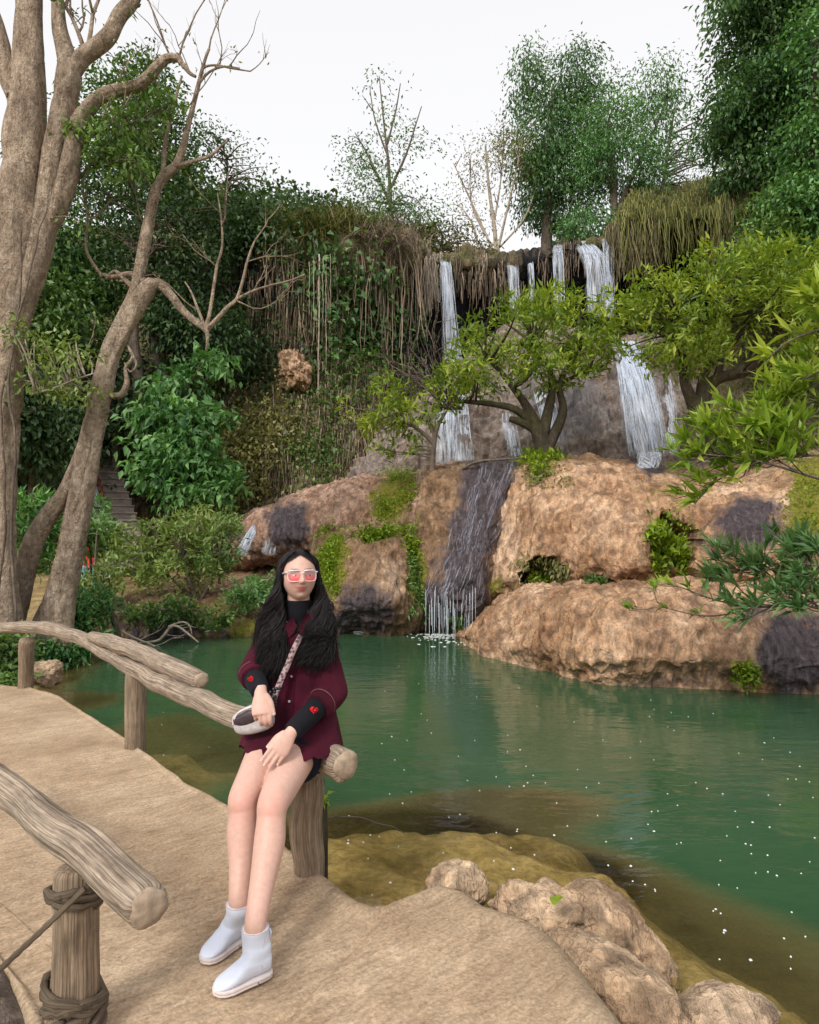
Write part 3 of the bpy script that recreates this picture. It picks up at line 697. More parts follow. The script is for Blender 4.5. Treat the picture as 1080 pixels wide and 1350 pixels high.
rock('bank_rock', [
 [(95,850,9.7),(100,842,9.9),(108,832,10.2),(120,815,10.8),(125,805,12),(128,795,16)],
 [(150,846,10.9),(150,838,10.95),(153,818,11.5),(162,802,12.2),(168,796,13),(168,772,16)],
 [(205,842,11.2),(202,830,11.15),(205,802,11.5),(215,789,12.2),(225,783,13),(230,762,16)],
 [(260,842,11.2),(258,830,11.2),(260,806,11.6),(268,793,12.3),(275,785,13),(280,757,16)],
 [(340,841,11.4),(340,830,11.4),(342,808,11.8),(345,790,12.5),(345,776,13.4),(345,742,16)],
 [(400,840,11.5),(400,828,11.5),(400,806,11.9),(402,785,12.6),(402,766,13.5),(400,738,16)],
 [(450,840,11.8),(448,830,11.9),(446,806,12.3),(444,785,12.9),(440,762,13.7),(440,736,16)]],
 'tufa_brown', 240, 130, amp=(.14, .09, .035), fr=(.9, 2.8, 10), ridge=.04, seed=180,
 wet=[(230,826,60,22,.9),(200,836,60,8,.8),(320,838,120,7,.7)], moss=[(330,822,70,22,.6),(290,812,50,25,.5),(390,800,40,30,.35),(180,780,40,20,.3)],
 label='low undercut bank rock with a tan top below the yellow-green shrubs')

# near bank rocks beside the path
def lump(name, c, rad, mat, label, seed, rot=0, amp=.14, ridgeamp=.035, nu=110, nv=80, wet=0, group=None, cat='rock'):
    u = np.linspace(0, 2*math.pi, nu, endpoint=False); v = np.linspace(.001, math.pi-.001, nv)
    U, Vv = np.meshgrid(u, v, indexing='ij')
    d = np.stack([np.cos(U)*np.sin(Vv), np.sin(U)*np.sin(Vv), np.cos(Vv)], -1).reshape(-1, 3)
    s = 1+amp*fbm(d*1.6+seed, 4, seed)+amp*.35*fbm(d*6+seed, 3, seed+1)
    q = d*s[:, None]*np.array(rad)
    w = q+.06*np.stack([vnoise(q*6, 1+seed), vnoise(q*6, 2+seed), vnoise(q*6, 3+seed)], 1)
    rn = 1-np.abs(vnoise(w*np.array([11, 11, 11])+seed, seed+4))
    q = q+d*(ridgeamp*(rn-.6))[:, None]*min(rad)
    cr, sr = math.cos(rot), math.sin(rot); q = q@np.array([[cr, sr, 0], [-sr, cr, 0], [0, 0, 1]])
    mb = MB(); mb.add(q+np.array(c), grid_quads(nu, nv, True), wet=np.full(len(q), float(wet)), moss=np.zeros(len(q)))
    return tag(mb.build(name, MAT[mat]), label, cat, group)
lump('bank_stone', G(604,1168,-.12), (.14,.12,.11), 'bankrock', 'small knobbly grey stone poking up at the water side of the path', 3, amp=.2)
lump('bank_stone', G(790,1222,-.18), (.16,.22,.17), 'bankrock', 'rounded ridged tan stone beside the green leaf', 11, .4, amp=.14, ridgeamp=.035)
lump('bank_stone', G(818,1262,-.29), (.13,.26,.19), 'bankrock', 'tan stone slab sloping into the water behind the ridged stone', 17, .7, amp=.18, ridgeamp=.05)
lump('bank_stone', G(798,1302,-.16), (.15,.33,.14), 'bankrock', 'long rough brown stone along the rounded edge of the path', 23, .62, amp=.18, ridgeamp=.06)
lump('bank_stone', G(722,1208,-.13), (.24,.13,.12), 'bankrock', 'low crumbly stone where path edge meets shallow water', 29, -.5, amp=.3, ridgeamp=.08)
lump('bank_stone', G(955,1345,-.26), (.20,.14,.10), 'bankrock', 'flat pale stone half under water by the round pebble', 37, .2, amp=.2)
lump('pebble', G(887,1335,-.10), (.028,.045,.055), 'bankrock', 'smooth grey-green oval pebble at the water line', 41, .2, amp=.08, ridgeamp=.01, nu=40, nv=30, cat='stone')
lump('bank_stone', G(62,888,-.14), (.17,.2,.15), 'bankrock', 'lumpy pinkish stone behind the farthest rail post', 47, .2, amp=.3, ridgeamp=.1)
# ================================================================ waterfalls, roots, creepers on the rocks
def fall(pts, n, label, seed, r=.012, jitter=.06, mat='fall', wid=None, name='waterfall', group=None, split=3, sheet=.72):
    """threads of water following a path [(px,py,half width px,Y)], broken into shreds"""
    rs = np.random.default_rng(seed); mb = MB()
    P = np.array([W(a, b, y) for a, b, w_, y in pts]); Wd = np.array([w_/F*y for a, b, w_, y in pts])
    m = 40; C = cat_rom(P, m); w_ = cat_rom(Wd, m)
    nx = 15; ux = np.linspace(-1, 1, nx)
    if sheet:
        Gs = C[:, None]+np.zeros((m, nx, 3)); Gs[..., 0] += ux[None]*w_[:, None]*(1+.18*fbm(np.stack([np.arange(m)*.3, np.full(m, seed*1.), np.zeros(m)], 1), 3, 4))[:, None]
        Gs[..., 1] += .10*ux[None]**2-.05+.05*fbm(Gs.reshape(-1, 3)*np.array([5, 1, .8]), 3, seed).reshape(m, nx)
        al = (1-.75*np.abs(ux)**3)[None]*np.ones((m, 1))*sheet; al[-4:] *= np.array([.8, .6, .35, .1])[:, None]
        smb = MB(); smb.add(Gs.reshape(-1, 3), grid_quads(m, nx), tint=al.ravel())
    for k in range(n):
        o = rs.uniform(-1, 1)
        a = rs.uniform(0, .75) if rs.random() < .7 else 0; b = min(1, a+rs.uniform(.12, .6))
        i0, i1 = int(a*(m-1)), max(int(b*(m-1)), int(a*(m-1))+3); i1 = min(i1, m)
        if i1-i0 < 3: i0 = max(0, i1-3)
        Q = C[i0:i1].copy(); Q[:, 0] += o*w_[i0:i1]
        nn = len(Q); Q += np.cumsum(rs.normal(0, jitter*.05, (nn, 3)), 0)*np.array([1, 1, .2])
        Q[:, 1] += rs.uniform(-.12, .02)
        R = r*rs.uniform(.25, 1.0)*np.sin(np.linspace(.12, math.pi-.12, nn))**.7
        V, Qd, T, tc = tube(Q, R, seg=4, oval=.6)
        mb.add(V, Qd, T, tint=np.full(len(V), rs.random()))
    o = mb.build(name, MAT[mat])
    if sheet: smb.build('water_sheet', MAT['sheet'], o)
    return tag(o, label, 'waterfall', group)
g_ = 'white falls over the cliff lip'
fall([(585,343,7,23.5),(589,352,7,22.9),(591,400,9,22.7),(596,465,12,22.6),(600,480,14,22.3)], 110, 'narrow white fall dropping past the clump of reddish hanging roots', 201, .016, group=g_)
fall([(674,345,6,23.8),(676,356,7,23.2),(678,390,7,23.1),(680,420,7,23)], 60, 'thin faint fall above the crown of the terrace tree', 202, .012, group=g_)
fall([(699,344,3,23.8),(700,356,4,23.2),(702,390,4,23.1),(702,420,4,23)], 50, 'single slender white thread of falling water between two wider falls', 203, .014, group=g_)
fall([(736,324,6,23.8),(736,338,7,23.1),(737,380,7,23),(737,420,7,22.9)], 90, 'white fall over the sloping brown lip, just before the widest one', 204, .014, group=g_)
fall([(768,319,9,24),(775,328,14,23.2),(785,345,16,22.8),(790,380,17,22.7),(792,420,17,22.6)], 150, 'widest white fall fanning over the cliff lip', 205, .015, group=g_)
fall([(800,315,6,23.8),(801,326,6,23),(803,370,6,22.8),(804,420,7,22.7)], 110, 'bright white fall dropping beside the grassy overhang', 206, .016, group=g_)
g_ = 'water sliding down the grey apron'
fall([(600,520,14,16.4),(598,560,22,15.7),(600,612,26,15.0)], 150, 'white water sliding down the apron behind the thin shrub', 211, .010, .05, group=g_)
fall([(703,455,8,18),(708,490,11,16.8),(722,540,13,15.6),(738,600,12,14.9)], 170, 'white slide behind the trunk of the umbrella-shaped tree', 212, .011, .05, group=g_)
fall([(668,545,7,15.8),(674,575,10,15.3),(682,608,10,14.9)], 90, 'short white slide just before the tree trunk', 213, .010, .05, group=g_)
fall([(825,450,16,17.5),(838,500,22,16.1),(848,550,26,15.4),(855,604,26,14.7)], 380, 'broad bright curtain of water at the end of the apron', 214, .011, .05, group=g_)
fall([(875,500,10,16.9),(880,550,12,16.0),(880,602,12,15.3)], 70, 'faint green-white veil at the edge of the broad curtain', 215, .012, .05, group=g_)
fall([(856,596,14,13.2),(856,606,15,12.3),(852,618,15,11.7)], 90, 'small splashing step of water on the shelf below the broad curtain', 216, .012, .08)
# thin sheet running down the dark chute, then dripping off its lip
def skin(name, surf, n, pxr, pyr, label, seed, r=.006, centre=None, hw=None, cat='waterfall', mat='film', ln=(10, 45)):
    v, nn, PX, PY = SURF[surf]; rs = np.random.default_rng(seed); mb = MB(); nu, nv = PX.shape; cnt = 0; tries = 0
    while cnt < n and tries < n*40:
        tries += 1; i = rs.integers(1, nu-1); j = rs.integers(4, nv-4)
        if not (pxr[0] < PX[i, j] < pxr[1] and pyr[0] < PY[i, j] < pyr[1]): continue
        if centre is not None:
            c = np.interp(PY[i, j], centre[0], centre[1]); w_ = np.interp(PY[i, j], centre[0], centre[2])
            if abs(PX[i, j]-c) > w_*abs(rs.normal(0, .5)) + 2: 
                if abs(PX[i, j]-c) > w_: continue
        L = rs.integers(*ln); j1 = min(nv-2, j+L)
        if j1-j < 4: continue
        Q = v[i, j:j1:2]+nn[i, j:j1:2]*r*.6
        if len(Q) < 3: continue
        nq = len(Q); Q = Q+np.cumsum(rs.normal(0, .004, (nq, 3)), 0)
        V, Qd, T, tc = tube(Q, r*rs.uniform(.4, 1.4)*np.sin(np.linspace(.3, 2.84, nq)), seg=4)
        mb.add(V, Qd, T, tint=np.full(len(V), rs.random())); cnt += 1
    return tag(mb.build(name, MAT[mat]), label, cat)
CH_C = ([610, 650, 700, 750, 810], [665, 645, 628, 612, 600], [24, 30, 30, 34, 36])
skin('waterfall', 'tufa_chute', 150, (555, 700), (611, 800), 'thin film of water running down the dark purple chute', 221, .0045, CH_C)
def drip(x0, x1, y0, y1, Y, n, label, seed, r=.006, Yb=.0):
    rs = np.random.default_rng(seed); mb = MB()
    xs = rs.uniform(x0, x1, n); ys = rs.uniform(y0, y0+(y1-y0)*.5, n)
    base = np.array([W(a, b, Y+rs.uniform(-.1, .15)) for a, b in zip(xs, ys)])
    L = np.minimum(rs.uniform(.15, .75, n), base[:, 2]-WATER)
    strands(mb, base, L, rs, r=r*rs.uniform(.5, 1.4, n), sway=.02, seg=4, n=6, taper=.7)
    return tag(mb.build('waterfall', MAT['fall']), label, 'waterfall')
drip(560, 628, 772, 836, 10.95, 64, 'ragged veil of water dripping from the chute lip into the pool', 231, .0045)
drip(628, 660, 800, 836, 11.2, 14, 'few thin drips beside the ferny overhang of the chute', 232, .003)
fall([(343,686,3,15.0),(335,698,5,14.5),(326,715,7,14.2),(318,734,8,14.1)], 120, 'small bright cascade spilling off the end of the pinkish dome', 233, .012, .05)
fall([(362,690,5,14.5),(360,705,7,14.2),(357,722,9,14.1),(356,732,9,14.1)], 60, 'weaker cascade splashing beside the dark wet band of the dome', 234, .010, .05)
# foam where the veil lands, floating flecks
rs = np.random.default_rng(77)
def disc(c, r, n, z, rs, wob=.3):
    th = np.linspace(0, 2*math.pi, n, endpoint=False); k = rs.uniform(.6, 1.1)
    rr = r*(1+wob*rs.normal(0, .5, n)); a = rs.uniform(0, 6.28)
    x, y = np.cos(th)*rr, np.sin(th)*rr*k
    return np.stack([c[0]+x*math.cos(a)-y*math.sin(a), c[1]+x*math.sin(a)+y*math.cos(a), np.full(n, z)], 1)
def blister(c, r, rs, h=.006, n=9):
    a = disc(c, r, n, WATER+.002, rs); b = (a-[c[0], c[1], 0])*np.array([.55, .55, 1])+[c[0], c[1], h]
    top = np.array([[c[0], c[1], WATER+.002+h*1.3]])
    V = np.concatenate([a, b, top]); i = np.arange(n); j = (i+1) % n
    return V, np.stack([i, j, n+j, n+i], 1), np.stack([n+i, n+j, np.full(n, 2*n)], 1)
MAT['fleck'] = simple('white foam', (.66, .68, .66), .5, .4, None, .08)
mb = MB()
for k in range(150):
    a = rs.uniform(0, 2*math.pi); d = abs(rs.normal(0, .35))
    c = G(588+rs.normal(0, 22), 836+rs.exponential(3.5), WATER)
    V, Q, T = blister(c, rs.uniform(.008, .035), rs); mb.add(V, Q, T)
tag(mb.build('foam', MAT['fleck']), 'patch of white foam where the dripping veil meets the pool', 'foam', kind='stuff')
protos = []
fl_px = [(455,1045),(560,1040)]
cand = []
pathR = poly
while len(cand) < 150:
    px = rs.uniform(180, 1075); py = 850+rs.beta(1.6, 1.3)*490
    if px < 640 and rs.random() < .45: continue
    p = G(px, py, WATER)
    if poly_dist(p[None, :2], poly)[0] < .25: continue
    if px > 615 and py < 855+ (px-615)*.18+22: continue
    if px > 690 and py > 1140 and px < 690+(py-1140)*1.1+110: continue
    if 290 < px < 500 and py > 840 and py < 1050: continue
    cand.append(p)
for k, p in enumerate(cand):
    if k < 5:
        V, Q, T = blister(p, (.0035, .0045, .006, .008, .011)[k], rs, .004)
        o = raw_mesh('foam_fleck', V, Q, T, MAT['fleck'], None, True, origin=p); protos.append(o)
        src_org = p
    else:
        src = protos[int(abs(rs.normal(0, 1.6))) % 5]
        o = src.copy(); COL.objects.link(o); o.location = p; o.rotation_euler = (0, 0, rs.uniform(0, 6.28))
    tag(o, 'tiny white foam fleck floating on the green pool', 'foam fleck', 'foam flecks drifting on the pool')

# ---------------------------------------------------------------- growth on the cliff
def surf_pts(surf, n, blobs, seed, jr=None):
    v, nn, PX, PY = SURF[surf]; rs = np.random.default_rng(seed)
    m = blob_mask(PX.ravel(), PY.ravel(), blobs)
    ds = np.linalg.norm(np.gradient(v, axis=0), axis=-1)*np.linalg.norm(np.gradient(v, axis=1), axis=-1)
    w_ = (m*ds.ravel()); w_ /= w_.sum(); idx = rs.choice(len(w_), n, p=w_)
    return v.reshape(-1, 3)[idx], nn.reshape(-1, 3)[idx], rs
def creeper(name, surf, n, blobs, mat, label, seed, nl=9, leaf=(.16, .08), cr=.22, kind=None, cat='creeper', off=.1, droop=.5, lk='quad', mode='mix', tb=.5, group=None, tv=.16):
    p, nn, rs = surf_pts(surf, n, blobs, seed)
    keep = fbm(p*np.array([1.1, 1.1, .8]), 2, seed) > -.18; p = p[keep]; nn = nn[keep]
    mb = MB(); cc = np.repeat(p+nn*off, nl, 0)+rs.normal(0, cr, (len(p)*nl, 3))
    D = nrm(np.repeat(nn, nl, 0)*.8+rs.normal(0, .6, cc.shape)+np.array([0, 0, -droop]))
    t = np.clip(tb+np.repeat(rs.normal(0, tv, len(p)), nl)+rs.normal(0, .1, len(cc)), 0, 1)
    add_leaves(mb, cc, D, leaf[0]*rs.uniform(.6, 1.3, len(cc)), leaf[1]*rs.uniform(.7, 1.2, len(cc)), t, rs, kind=lk)
    o = mb.build(name, MAT[mat]); 
    return tag(o, label, cat, group, kind)
def hang(name, surf, n, blobs, mat, label, seed, L=(.5, 1.6), r=.02, sway=.10, cat='hanging roots', out=.15, curl=0, kind=None, seg=3, group=None):
    p, nn, rs = surf_pts(surf, n, blobs, seed); mb = MB()
    strands(mb, p+nn*out*rs.uniform(.2, 1.2, (len(p), 1)), rs.uniform(*L, len(p)), rs, r=r*rs.uniform(.4, 1.3, len(p)), sway=sway, drop=nrm(np.array([0, -.12, -1])+rs.normal(0, .06, (len(p), 3))), seg=seg, n=6, taper=.3, curl=curl)
    return tag(mb.build(name, MAT[mat]), label, cat, group, kind)
creeper('cliff_creeper', 'cliff', 420, [(480,420,60,60,1),(450,380,50,60,.8)], 'leaf_blue', 'dark glossy creeper leaves over the black rock beside the longest hanging vine', 301, 8, (.26, .15), .25, lk='fold')
creeper('cliff_creeper', 'cliff', 230, [(470,500,50,50,1),(440,560,45,50,.7)], 'leaf_mid', 'green creeper patch behind the thin shrub of the terrace', 302, 8, (.18, .10), .25)
creeper('cliff_creeper', 'cliff', 320, [(420,620,40,50,1),(385,520,30,40,.6)], 'leaf_mid', 'small-leaved creeper at the foot of the cliff above the pinkish dome', 303, 8, (.13, .07), .2, tb=.55)
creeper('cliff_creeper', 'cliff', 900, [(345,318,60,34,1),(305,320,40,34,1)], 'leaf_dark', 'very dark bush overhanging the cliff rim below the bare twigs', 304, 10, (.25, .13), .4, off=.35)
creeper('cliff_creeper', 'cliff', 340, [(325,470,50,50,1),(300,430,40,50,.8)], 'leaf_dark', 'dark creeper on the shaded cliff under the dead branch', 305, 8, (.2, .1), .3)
creeper('cliff_moss', 'cliff', 2200, [(380,560,120,150,1),(500,330,60,50,.6),(360,440,60,50,.5)], 'leaf_olive', 'thin olive moss and tiny ferns covering the old cliff face', 306, 6, (.075, .035), .22, kind='stuff', off=.05, droop=.9)
creeper('cliff_creeper', 'cliff', 900, [(310,620,50,60,1),(330,570,50,50,.7)], 'leaf_olive', 'pale-leaved creeper at the base of the cliff beside the green bush', 307, 8, (.15, .08), .25, tb=.75, lk='fold')
hang('hanging_roots', 'cliff', 900, [(520,345,24,30,1),(505,325,35,25,.8)], 'roots', 'broad brown root curtain hanging from the middle of the cliff rim', 321, (.8, 3.2), .028)
hang('hanging_roots', 'cliff', 420, [(562,352,9,14,1)], 'twig_pale', 'short reddish tan root clump beside the narrow white fall', 322, (.6, 1.6), .03)
hang('hanging_roots', 'cliff', 2700, [(390,500,110,140,1)], 'roots', 'dead brown fern fronds draped down the mossy cliff', 323, (.3, 1.3), .026, kind='stuff')
hang('hanging_roots', 'cliff', 420, [(640,362,45,9,1)], 'roots', 'ragged brown roots under the lip between the falls', 324, (.3, 1.0), .025, kind='stuff')
hang('hanging_roots', 'cliff', 260, [(755,335,22,9,1),(715,345,10,6,.8)], 'roots', 'dark roots hanging beside the widest fall', 325, (.3, 1.2), .025, kind='stuff')
hang('hanging_roots', 'cliff', 1300, [(320,560,70,110,.8),(470,590,40,50,.8)], 'roots', 'grey-brown dead stems draped low on the cliff behind the shrubs', 326, (.4, 1.4), .022, kind='stuff')
hang('grass_tuft', 'cliff', 3600, [(850,275,34,26,1)], 'grass_green', 'green-topped shaggy grass tuft over the falls with straw hanging from it', 331, (.5, 1.7), .022, .16, 'grass')
hang('grass_tuft', 'cliff', 700, [(838,300,28,14,1)], 'grass_dry', 'straw-coloured dead grass fringe under the shaggy green tuft', 332, (.6, 1.8), .024, .14, 'grass')
hang('grass_tuft', 'cliff', 4200, [(945,270,60,34,1)], 'grass_green', 'long mossy grass mat hanging over the dark overhang', 333, (.4, 1.5), .022, .16, 'grass')
hang('grass_tuft', 'cliff', 500, [(968,298,26,14,1)], 'grass_dry', 'dry brown grass end hanging from the mossy mat', 334, (.5, 1.5), .024, .14, 'grass')
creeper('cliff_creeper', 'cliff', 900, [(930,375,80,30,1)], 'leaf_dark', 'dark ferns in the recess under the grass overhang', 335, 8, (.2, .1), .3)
def tussock(c, n, L, label, mat, seed, spread=.4, r=.014, up=1.0):
    rs = np.random.default_rng(seed); mb = MB(); n = int(n)
    base = np.asarray(c)+rs.normal(0, spread, (n, 3))*np.array([1, .6, .35])
    d = nrm(rs.normal(0, .45, (n, 3))+np.array([0, -.1, up]))
    strands(mb, base, L*rs.uniform(.5, 1.1, n), rs, r=r*rs.uniform(.5, 1.3, n), sway=.12, drop=d, n=7, taper=.15, curl=.55)
    return tag(mb.build('grass_tuft', MAT[mat]), label, 'grass')
tussock(W(412,312,20.6), 1000, 1.5, 'upright yellow-green grass tuft on the cliff rim above the vines', 'grass_green', 341, .35, .016)
tussock(W(455,300,20.9), 700, 1.2, 'thinner olive grass tuft next to the upright yellow-green one', 'grass_green', 342, .4, .014)
tussock(W(375,300,20.9), 420, .9, 'low grass tuft on the rim over the dark bush', 'grass_green', 343, .4, .013)
tussock(W(500,318,21.0), 900, 1.0, 'reddish brown dry grass hump on the cliff rim', 'roots', 344, .6, .016, .5)
# long vines
g_ = 'thin vines hanging from the cliff rim'
for k, (x, y0, y1, rr, lab) in enumerate([(421,335,582,.022,'longest pale vine hanging down the cliff'),(430,340,500,.011,'second longest pale vine, just beside the longest'),(414,340,450,.010,'thin vine on the stair side of the longest'),(426,338,430,.010,'short thin vine between the two longest'),(436,335,410,.009,'short brown vine under the olive grass tuft'),(408,345,415,.009,'faint short vine furthest from the falls')]):
    rs = np.random.default_rng(350+k); n = 16; ys = np.linspace(y0, y1, n)
    P = np.array([W(x+rs.normal(0, .4)-(k == 0)*(t*1.5), yy, 19.3+.4*(1-t)) for yy, t in zip(ys, np.linspace(0, 1, n))])
    mb = MB(); add_tube(mb, P, np.linspace(rr, rr*.5, n), seg=6); tag(mb.build('vine', MAT['twig_pale']), lab, 'vine', g_)
lump('tufa_boss', W(387,488,19.75), (.42,.40,.55), 'tufa', 'pale tan tufa boss bulging from the mossy cliff', 53, amp=.75, ridgeamp=.2)
# ---------------------------------------------------------------- ferns and moss cushions on the rocks
def fern(surf, n, blobs, label, seed, mat='leaf_moss', nl=9, leaf=(.085, .035), cr=.07, off=.03, droop=.25, tb=.5, cat='fern', name='fern_clump'):
    return creeper(name, surf, n, blobs, mat, label, seed, nl, leaf, cr, cat=cat, off=off, droop=droop, lk='fold', tb=tb)
fern('tufa_dome', 1100, [(519,655,20,30,1)], 'bright green moss cushion on the shoulder of the pinkish dome', 401, leaf=(.05, .028), tb=.6, cat='moss', name='moss_cushion')
fern('tufa_mound', 420, [(438,738,12,34,1)], 'glossy fern strip beside the woman\'s hair', 402, tb=.6, leaf=(.075,.034))
fern('tufa_mound', 150, [(500,712,30,8,1)], 'low ferns along the ridge of the hunched mound', 403, tb=.4)
fern('tufa_mound', 100, [(545,765,7,30,1)], 'ferns in the cleft between mound and chute', 404, mat='leaf_mid', tb=.7)
fern('tufa_chute', 120, [(546,735,8,26,1)], 'moss streak along the dry flank of the chute', 405, tb=.5)
fern('tufa_chute', 260, [(655,815,26,12,1),(620,815,20,10,.7)], 'dark wet ferns hanging under the chute lip', 406, mat='leaf_mid', droop=1.2, tb=.5)
fern('tufa_shelf', 300, [(718,612,22,10,1)], 'fresh green fern tuft at the foot of the umbrella-shaped tree', 407, mat='leaf_moss', tb=.55, leaf=(.11,.05))
fern('tufa_shelf', 90, [(722,628,22,10,1)], 'dry ferns trailing below the fresh tuft by the tree foot', 408, mat='leaf_olive', tb=.6, droop=1)
fern('tufa_shelf', 260, [(718,740,33,6,1),(690,758,6,16,1),(748,757,6,16,.9)], 'fringe of ferns and drips around the smaller cave mouth', 409, mat='leaf_olive', droop=1.3, tb=.45)
fern('tufa_shelf', 260, [(886,690,28,7,1),(868,712,6,20,.8)], 'fern fringe over the taller cave mouth', 410, mat='leaf_moss', droop=.8, tb=.4)
fern('tufa_shelf', 160, [(1070,690,30,50,1)], 'yellow-green moss cushion on the shelf behind the near twigs', 413, mat='leaf_moss', cat='moss', name='moss_cushion', leaf=(.05,.03))
def clump_at(c, rad, n, label, seed, mat='leaf_moss', leaf=(.12, .05), mode='whorl', nl=10, cr=.08, name='fern_clump', cat='fern', tb=.5, kind='fold', droop=.3, group=None):
    rs = np.random.default_rng(seed); mb = MB()
    crown(mb, [(c, rad, n, nl, cr)], rs, leaf=leaf, mode=mode, kind=kind, gap=-.6, tbase=tb, shell=.2, droop=droop)
    return tag(mb.build(name, MAT[mat]), label, cat, group)
clump_at(W(718,768,10.9), (.26,.15,.12), 26, 'ferns growing out of the smaller cave', 414)
clump_at(W(884,735,9.5), (.26,.2,.30), 60, 'fresh green ferns spilling from the taller cave', 415, leaf=(.13,.055))
clump_at(W(868,705,9.4), (.14,.1,.10), 22, 'small fern tuft at the upper rim of the taller cave', 416)
clump_at(W(983,890,7.25), (.12,.08,.12), 30, 'bright small fern at the waterline of the low ledge', 417, leaf=(.06,.035))
clump_at(W(785,768,9.9), (.22,.1,.06), 16, 'tiny ferns in the slot between shelf and ledge', 418, mat='leaf_mid')
# dry twigs lying on the ledge
def deadwood(label, pts, Y, seed, depth=1, L=.4, r=.012, kids=3, mat='twig_pale', name='dead_branch'):
    rs = np.random.default_rng(seed); mb = MB(); P, R = pxpath(pts, Y); n = len(P)*4
    C = cat_rom(P, n); add_tube(mb, C, np.maximum(cat_rom(R, n), .003), seg=6)
    T = nrm(np.gradient(C, axis=0))
    for k in range(kids):
        i = rs.integers(n//4, n); twigs(mb, C[i], nrm(T[i]+rs.normal(0, .6, 3)), L, r*.6, depth, rs, .6, 2, .1)
    return tag(mb.build(name, MAT[mat]), label, 'branch')
deadwood('bundle of dry straw-coloured twigs lying on the low ledge', [(695,838,1.2),(715,818,1.4),(738,800,1.4),(760,797,1.0)], 8.75, 421, 1, .35, .010, 7)
deadwood('bleached forked branch curving out of the water', [(375/3.6+80,1193/4.15+560,1.2),(207,845,1.7),(216,838,2.0),(226,826,1.8),(238,828,1.6),(262,847,1.1)], 10.6, 422, 0, .3, .010, 3)
deadwood('thin pale twig arching over the dark undercut rock', [(222,826,1.2),(240,820,1.2),(250,825,1.0),(253,836,.8)], 10.65, 423, 0, .2, .008, 1)
deadwood('broken twigs at the water edge under the leafy bank shrub', [(160,832,1.6),(175,840,1.5),(195,848,1.3),(205,852,1.0)], 10.3, 424, 1, .35, .012, 4)
deadwood('thin roots trailing over the moss beside the chute', [(548,690,1.2),(535,715,1.2),(525,735,1.0),(520,750,.8)], 12.2, 425, 1, .5, .010, 5, mat='twig_pale')
deadwood('dark roots creeping along the crest of the chute', [(600,625,1.6),(625,610,2.0),(655,606,1.6),(690,604,1.2)], 12.7, 426, 1, .4, .012, 5, mat='bark_grey')
# green leaf on the near stones
mb = MB(); rs = np.random.default_rng(3)
c = G(733,1189,.035)
V = []
for j, w_ in enumerate([0, .6, .95, 1, .75, .35, 0]):
    for i in (-1, -.5, 0, .5, 1):
        V.append(c+np.array([i*.026*w_+.006*j-.015, (j-3)*.009, .018*(j/6)+.010*abs(i)*w_+.004*math.sin(j)]))
mb.add(V, grid_quads(7, 5), tint=np.full(35, .6))
tag(mb.build('fallen_leaf', MAT['leaf_moss']), 'single bright yellow-green leaf lying on the stones by the path', 'leaf')
# ================================================================ trees and shrubs
def tree(name, label, cat, trunk_pts, trunk_r_px, Y, blobs, leafmat, barkmat, seed, leaf=(.16, .07), mode='mix', nbr=25, droop=.3, gap=0., gapf=.8, group=None, kind='quad', extra=None, br=.05, tbase=.5, lo=.3, shell=.45, sag=.15, tv=.18, twigpts=None):
    """trunk_pts [(px,py[,Y])], trunk_r_px radius at each; blobs [(px,py,Y,rx_px,rz_px,ry_m,clumps,leaves,clump_r)]"""
    rs = np.random.default_rng(seed)
    if Y > 15: leaf = (leaf[0]*.74, leaf[1]*.72); blobs = [b[:6]+(int(b[6]*1.25), int(b[7]*1.35), b[8]) for b in blobs]
    T = np.array([W(p[0], p[1], p[2] if len(p) > 2 else Y) for p in trunk_pts]); R = np.array(trunk_r_px)/F*Y
    n = len(T)*7; C = cat_rom(T, n); rr = np.maximum(cat_rom(R, n), .008)
    root = empty(name, C[0]); tag(root, label, cat, group)
    mb = MB(); add_tube(mb, C, rr, seg=9, wob=.12, wf=1.5, seed=seed)
    lm = MB()
    B = [(W(b[0], b[1], b[2]), (b[3]/F*b[2], b[5], b[4]/F*b[2]), b[6], b[7], b[8]) for b in blobs]
    cc = crown(lm, B, rs, leaf=leaf, mode=mode, droop=droop, gap=gap, gapf=gapf, kind=kind, tbase=tbase, shell=shell, tv=tv)
    sel = cc[rs.permutation(len(cc))[:nbr]]
    allC = C
    if extra:
        for e in extra:
            P, Rr = pxpath(e, Y); m = len(P)*6; Ce = cat_rom(P, m); add_tube(mb, Ce, np.maximum(cat_rom(Rr, m), .006), seg=7, wob=.1, seed=seed+3)
            allC = np.concatenate([allC, Ce])
    branches_to(mb, allC, None, sel, rs, r0=br, lo=lo, sag=sag)
    mb.build('trunk', MAT[barkmat], root); lm.build('crown', MAT[leafmat], root)
    return root
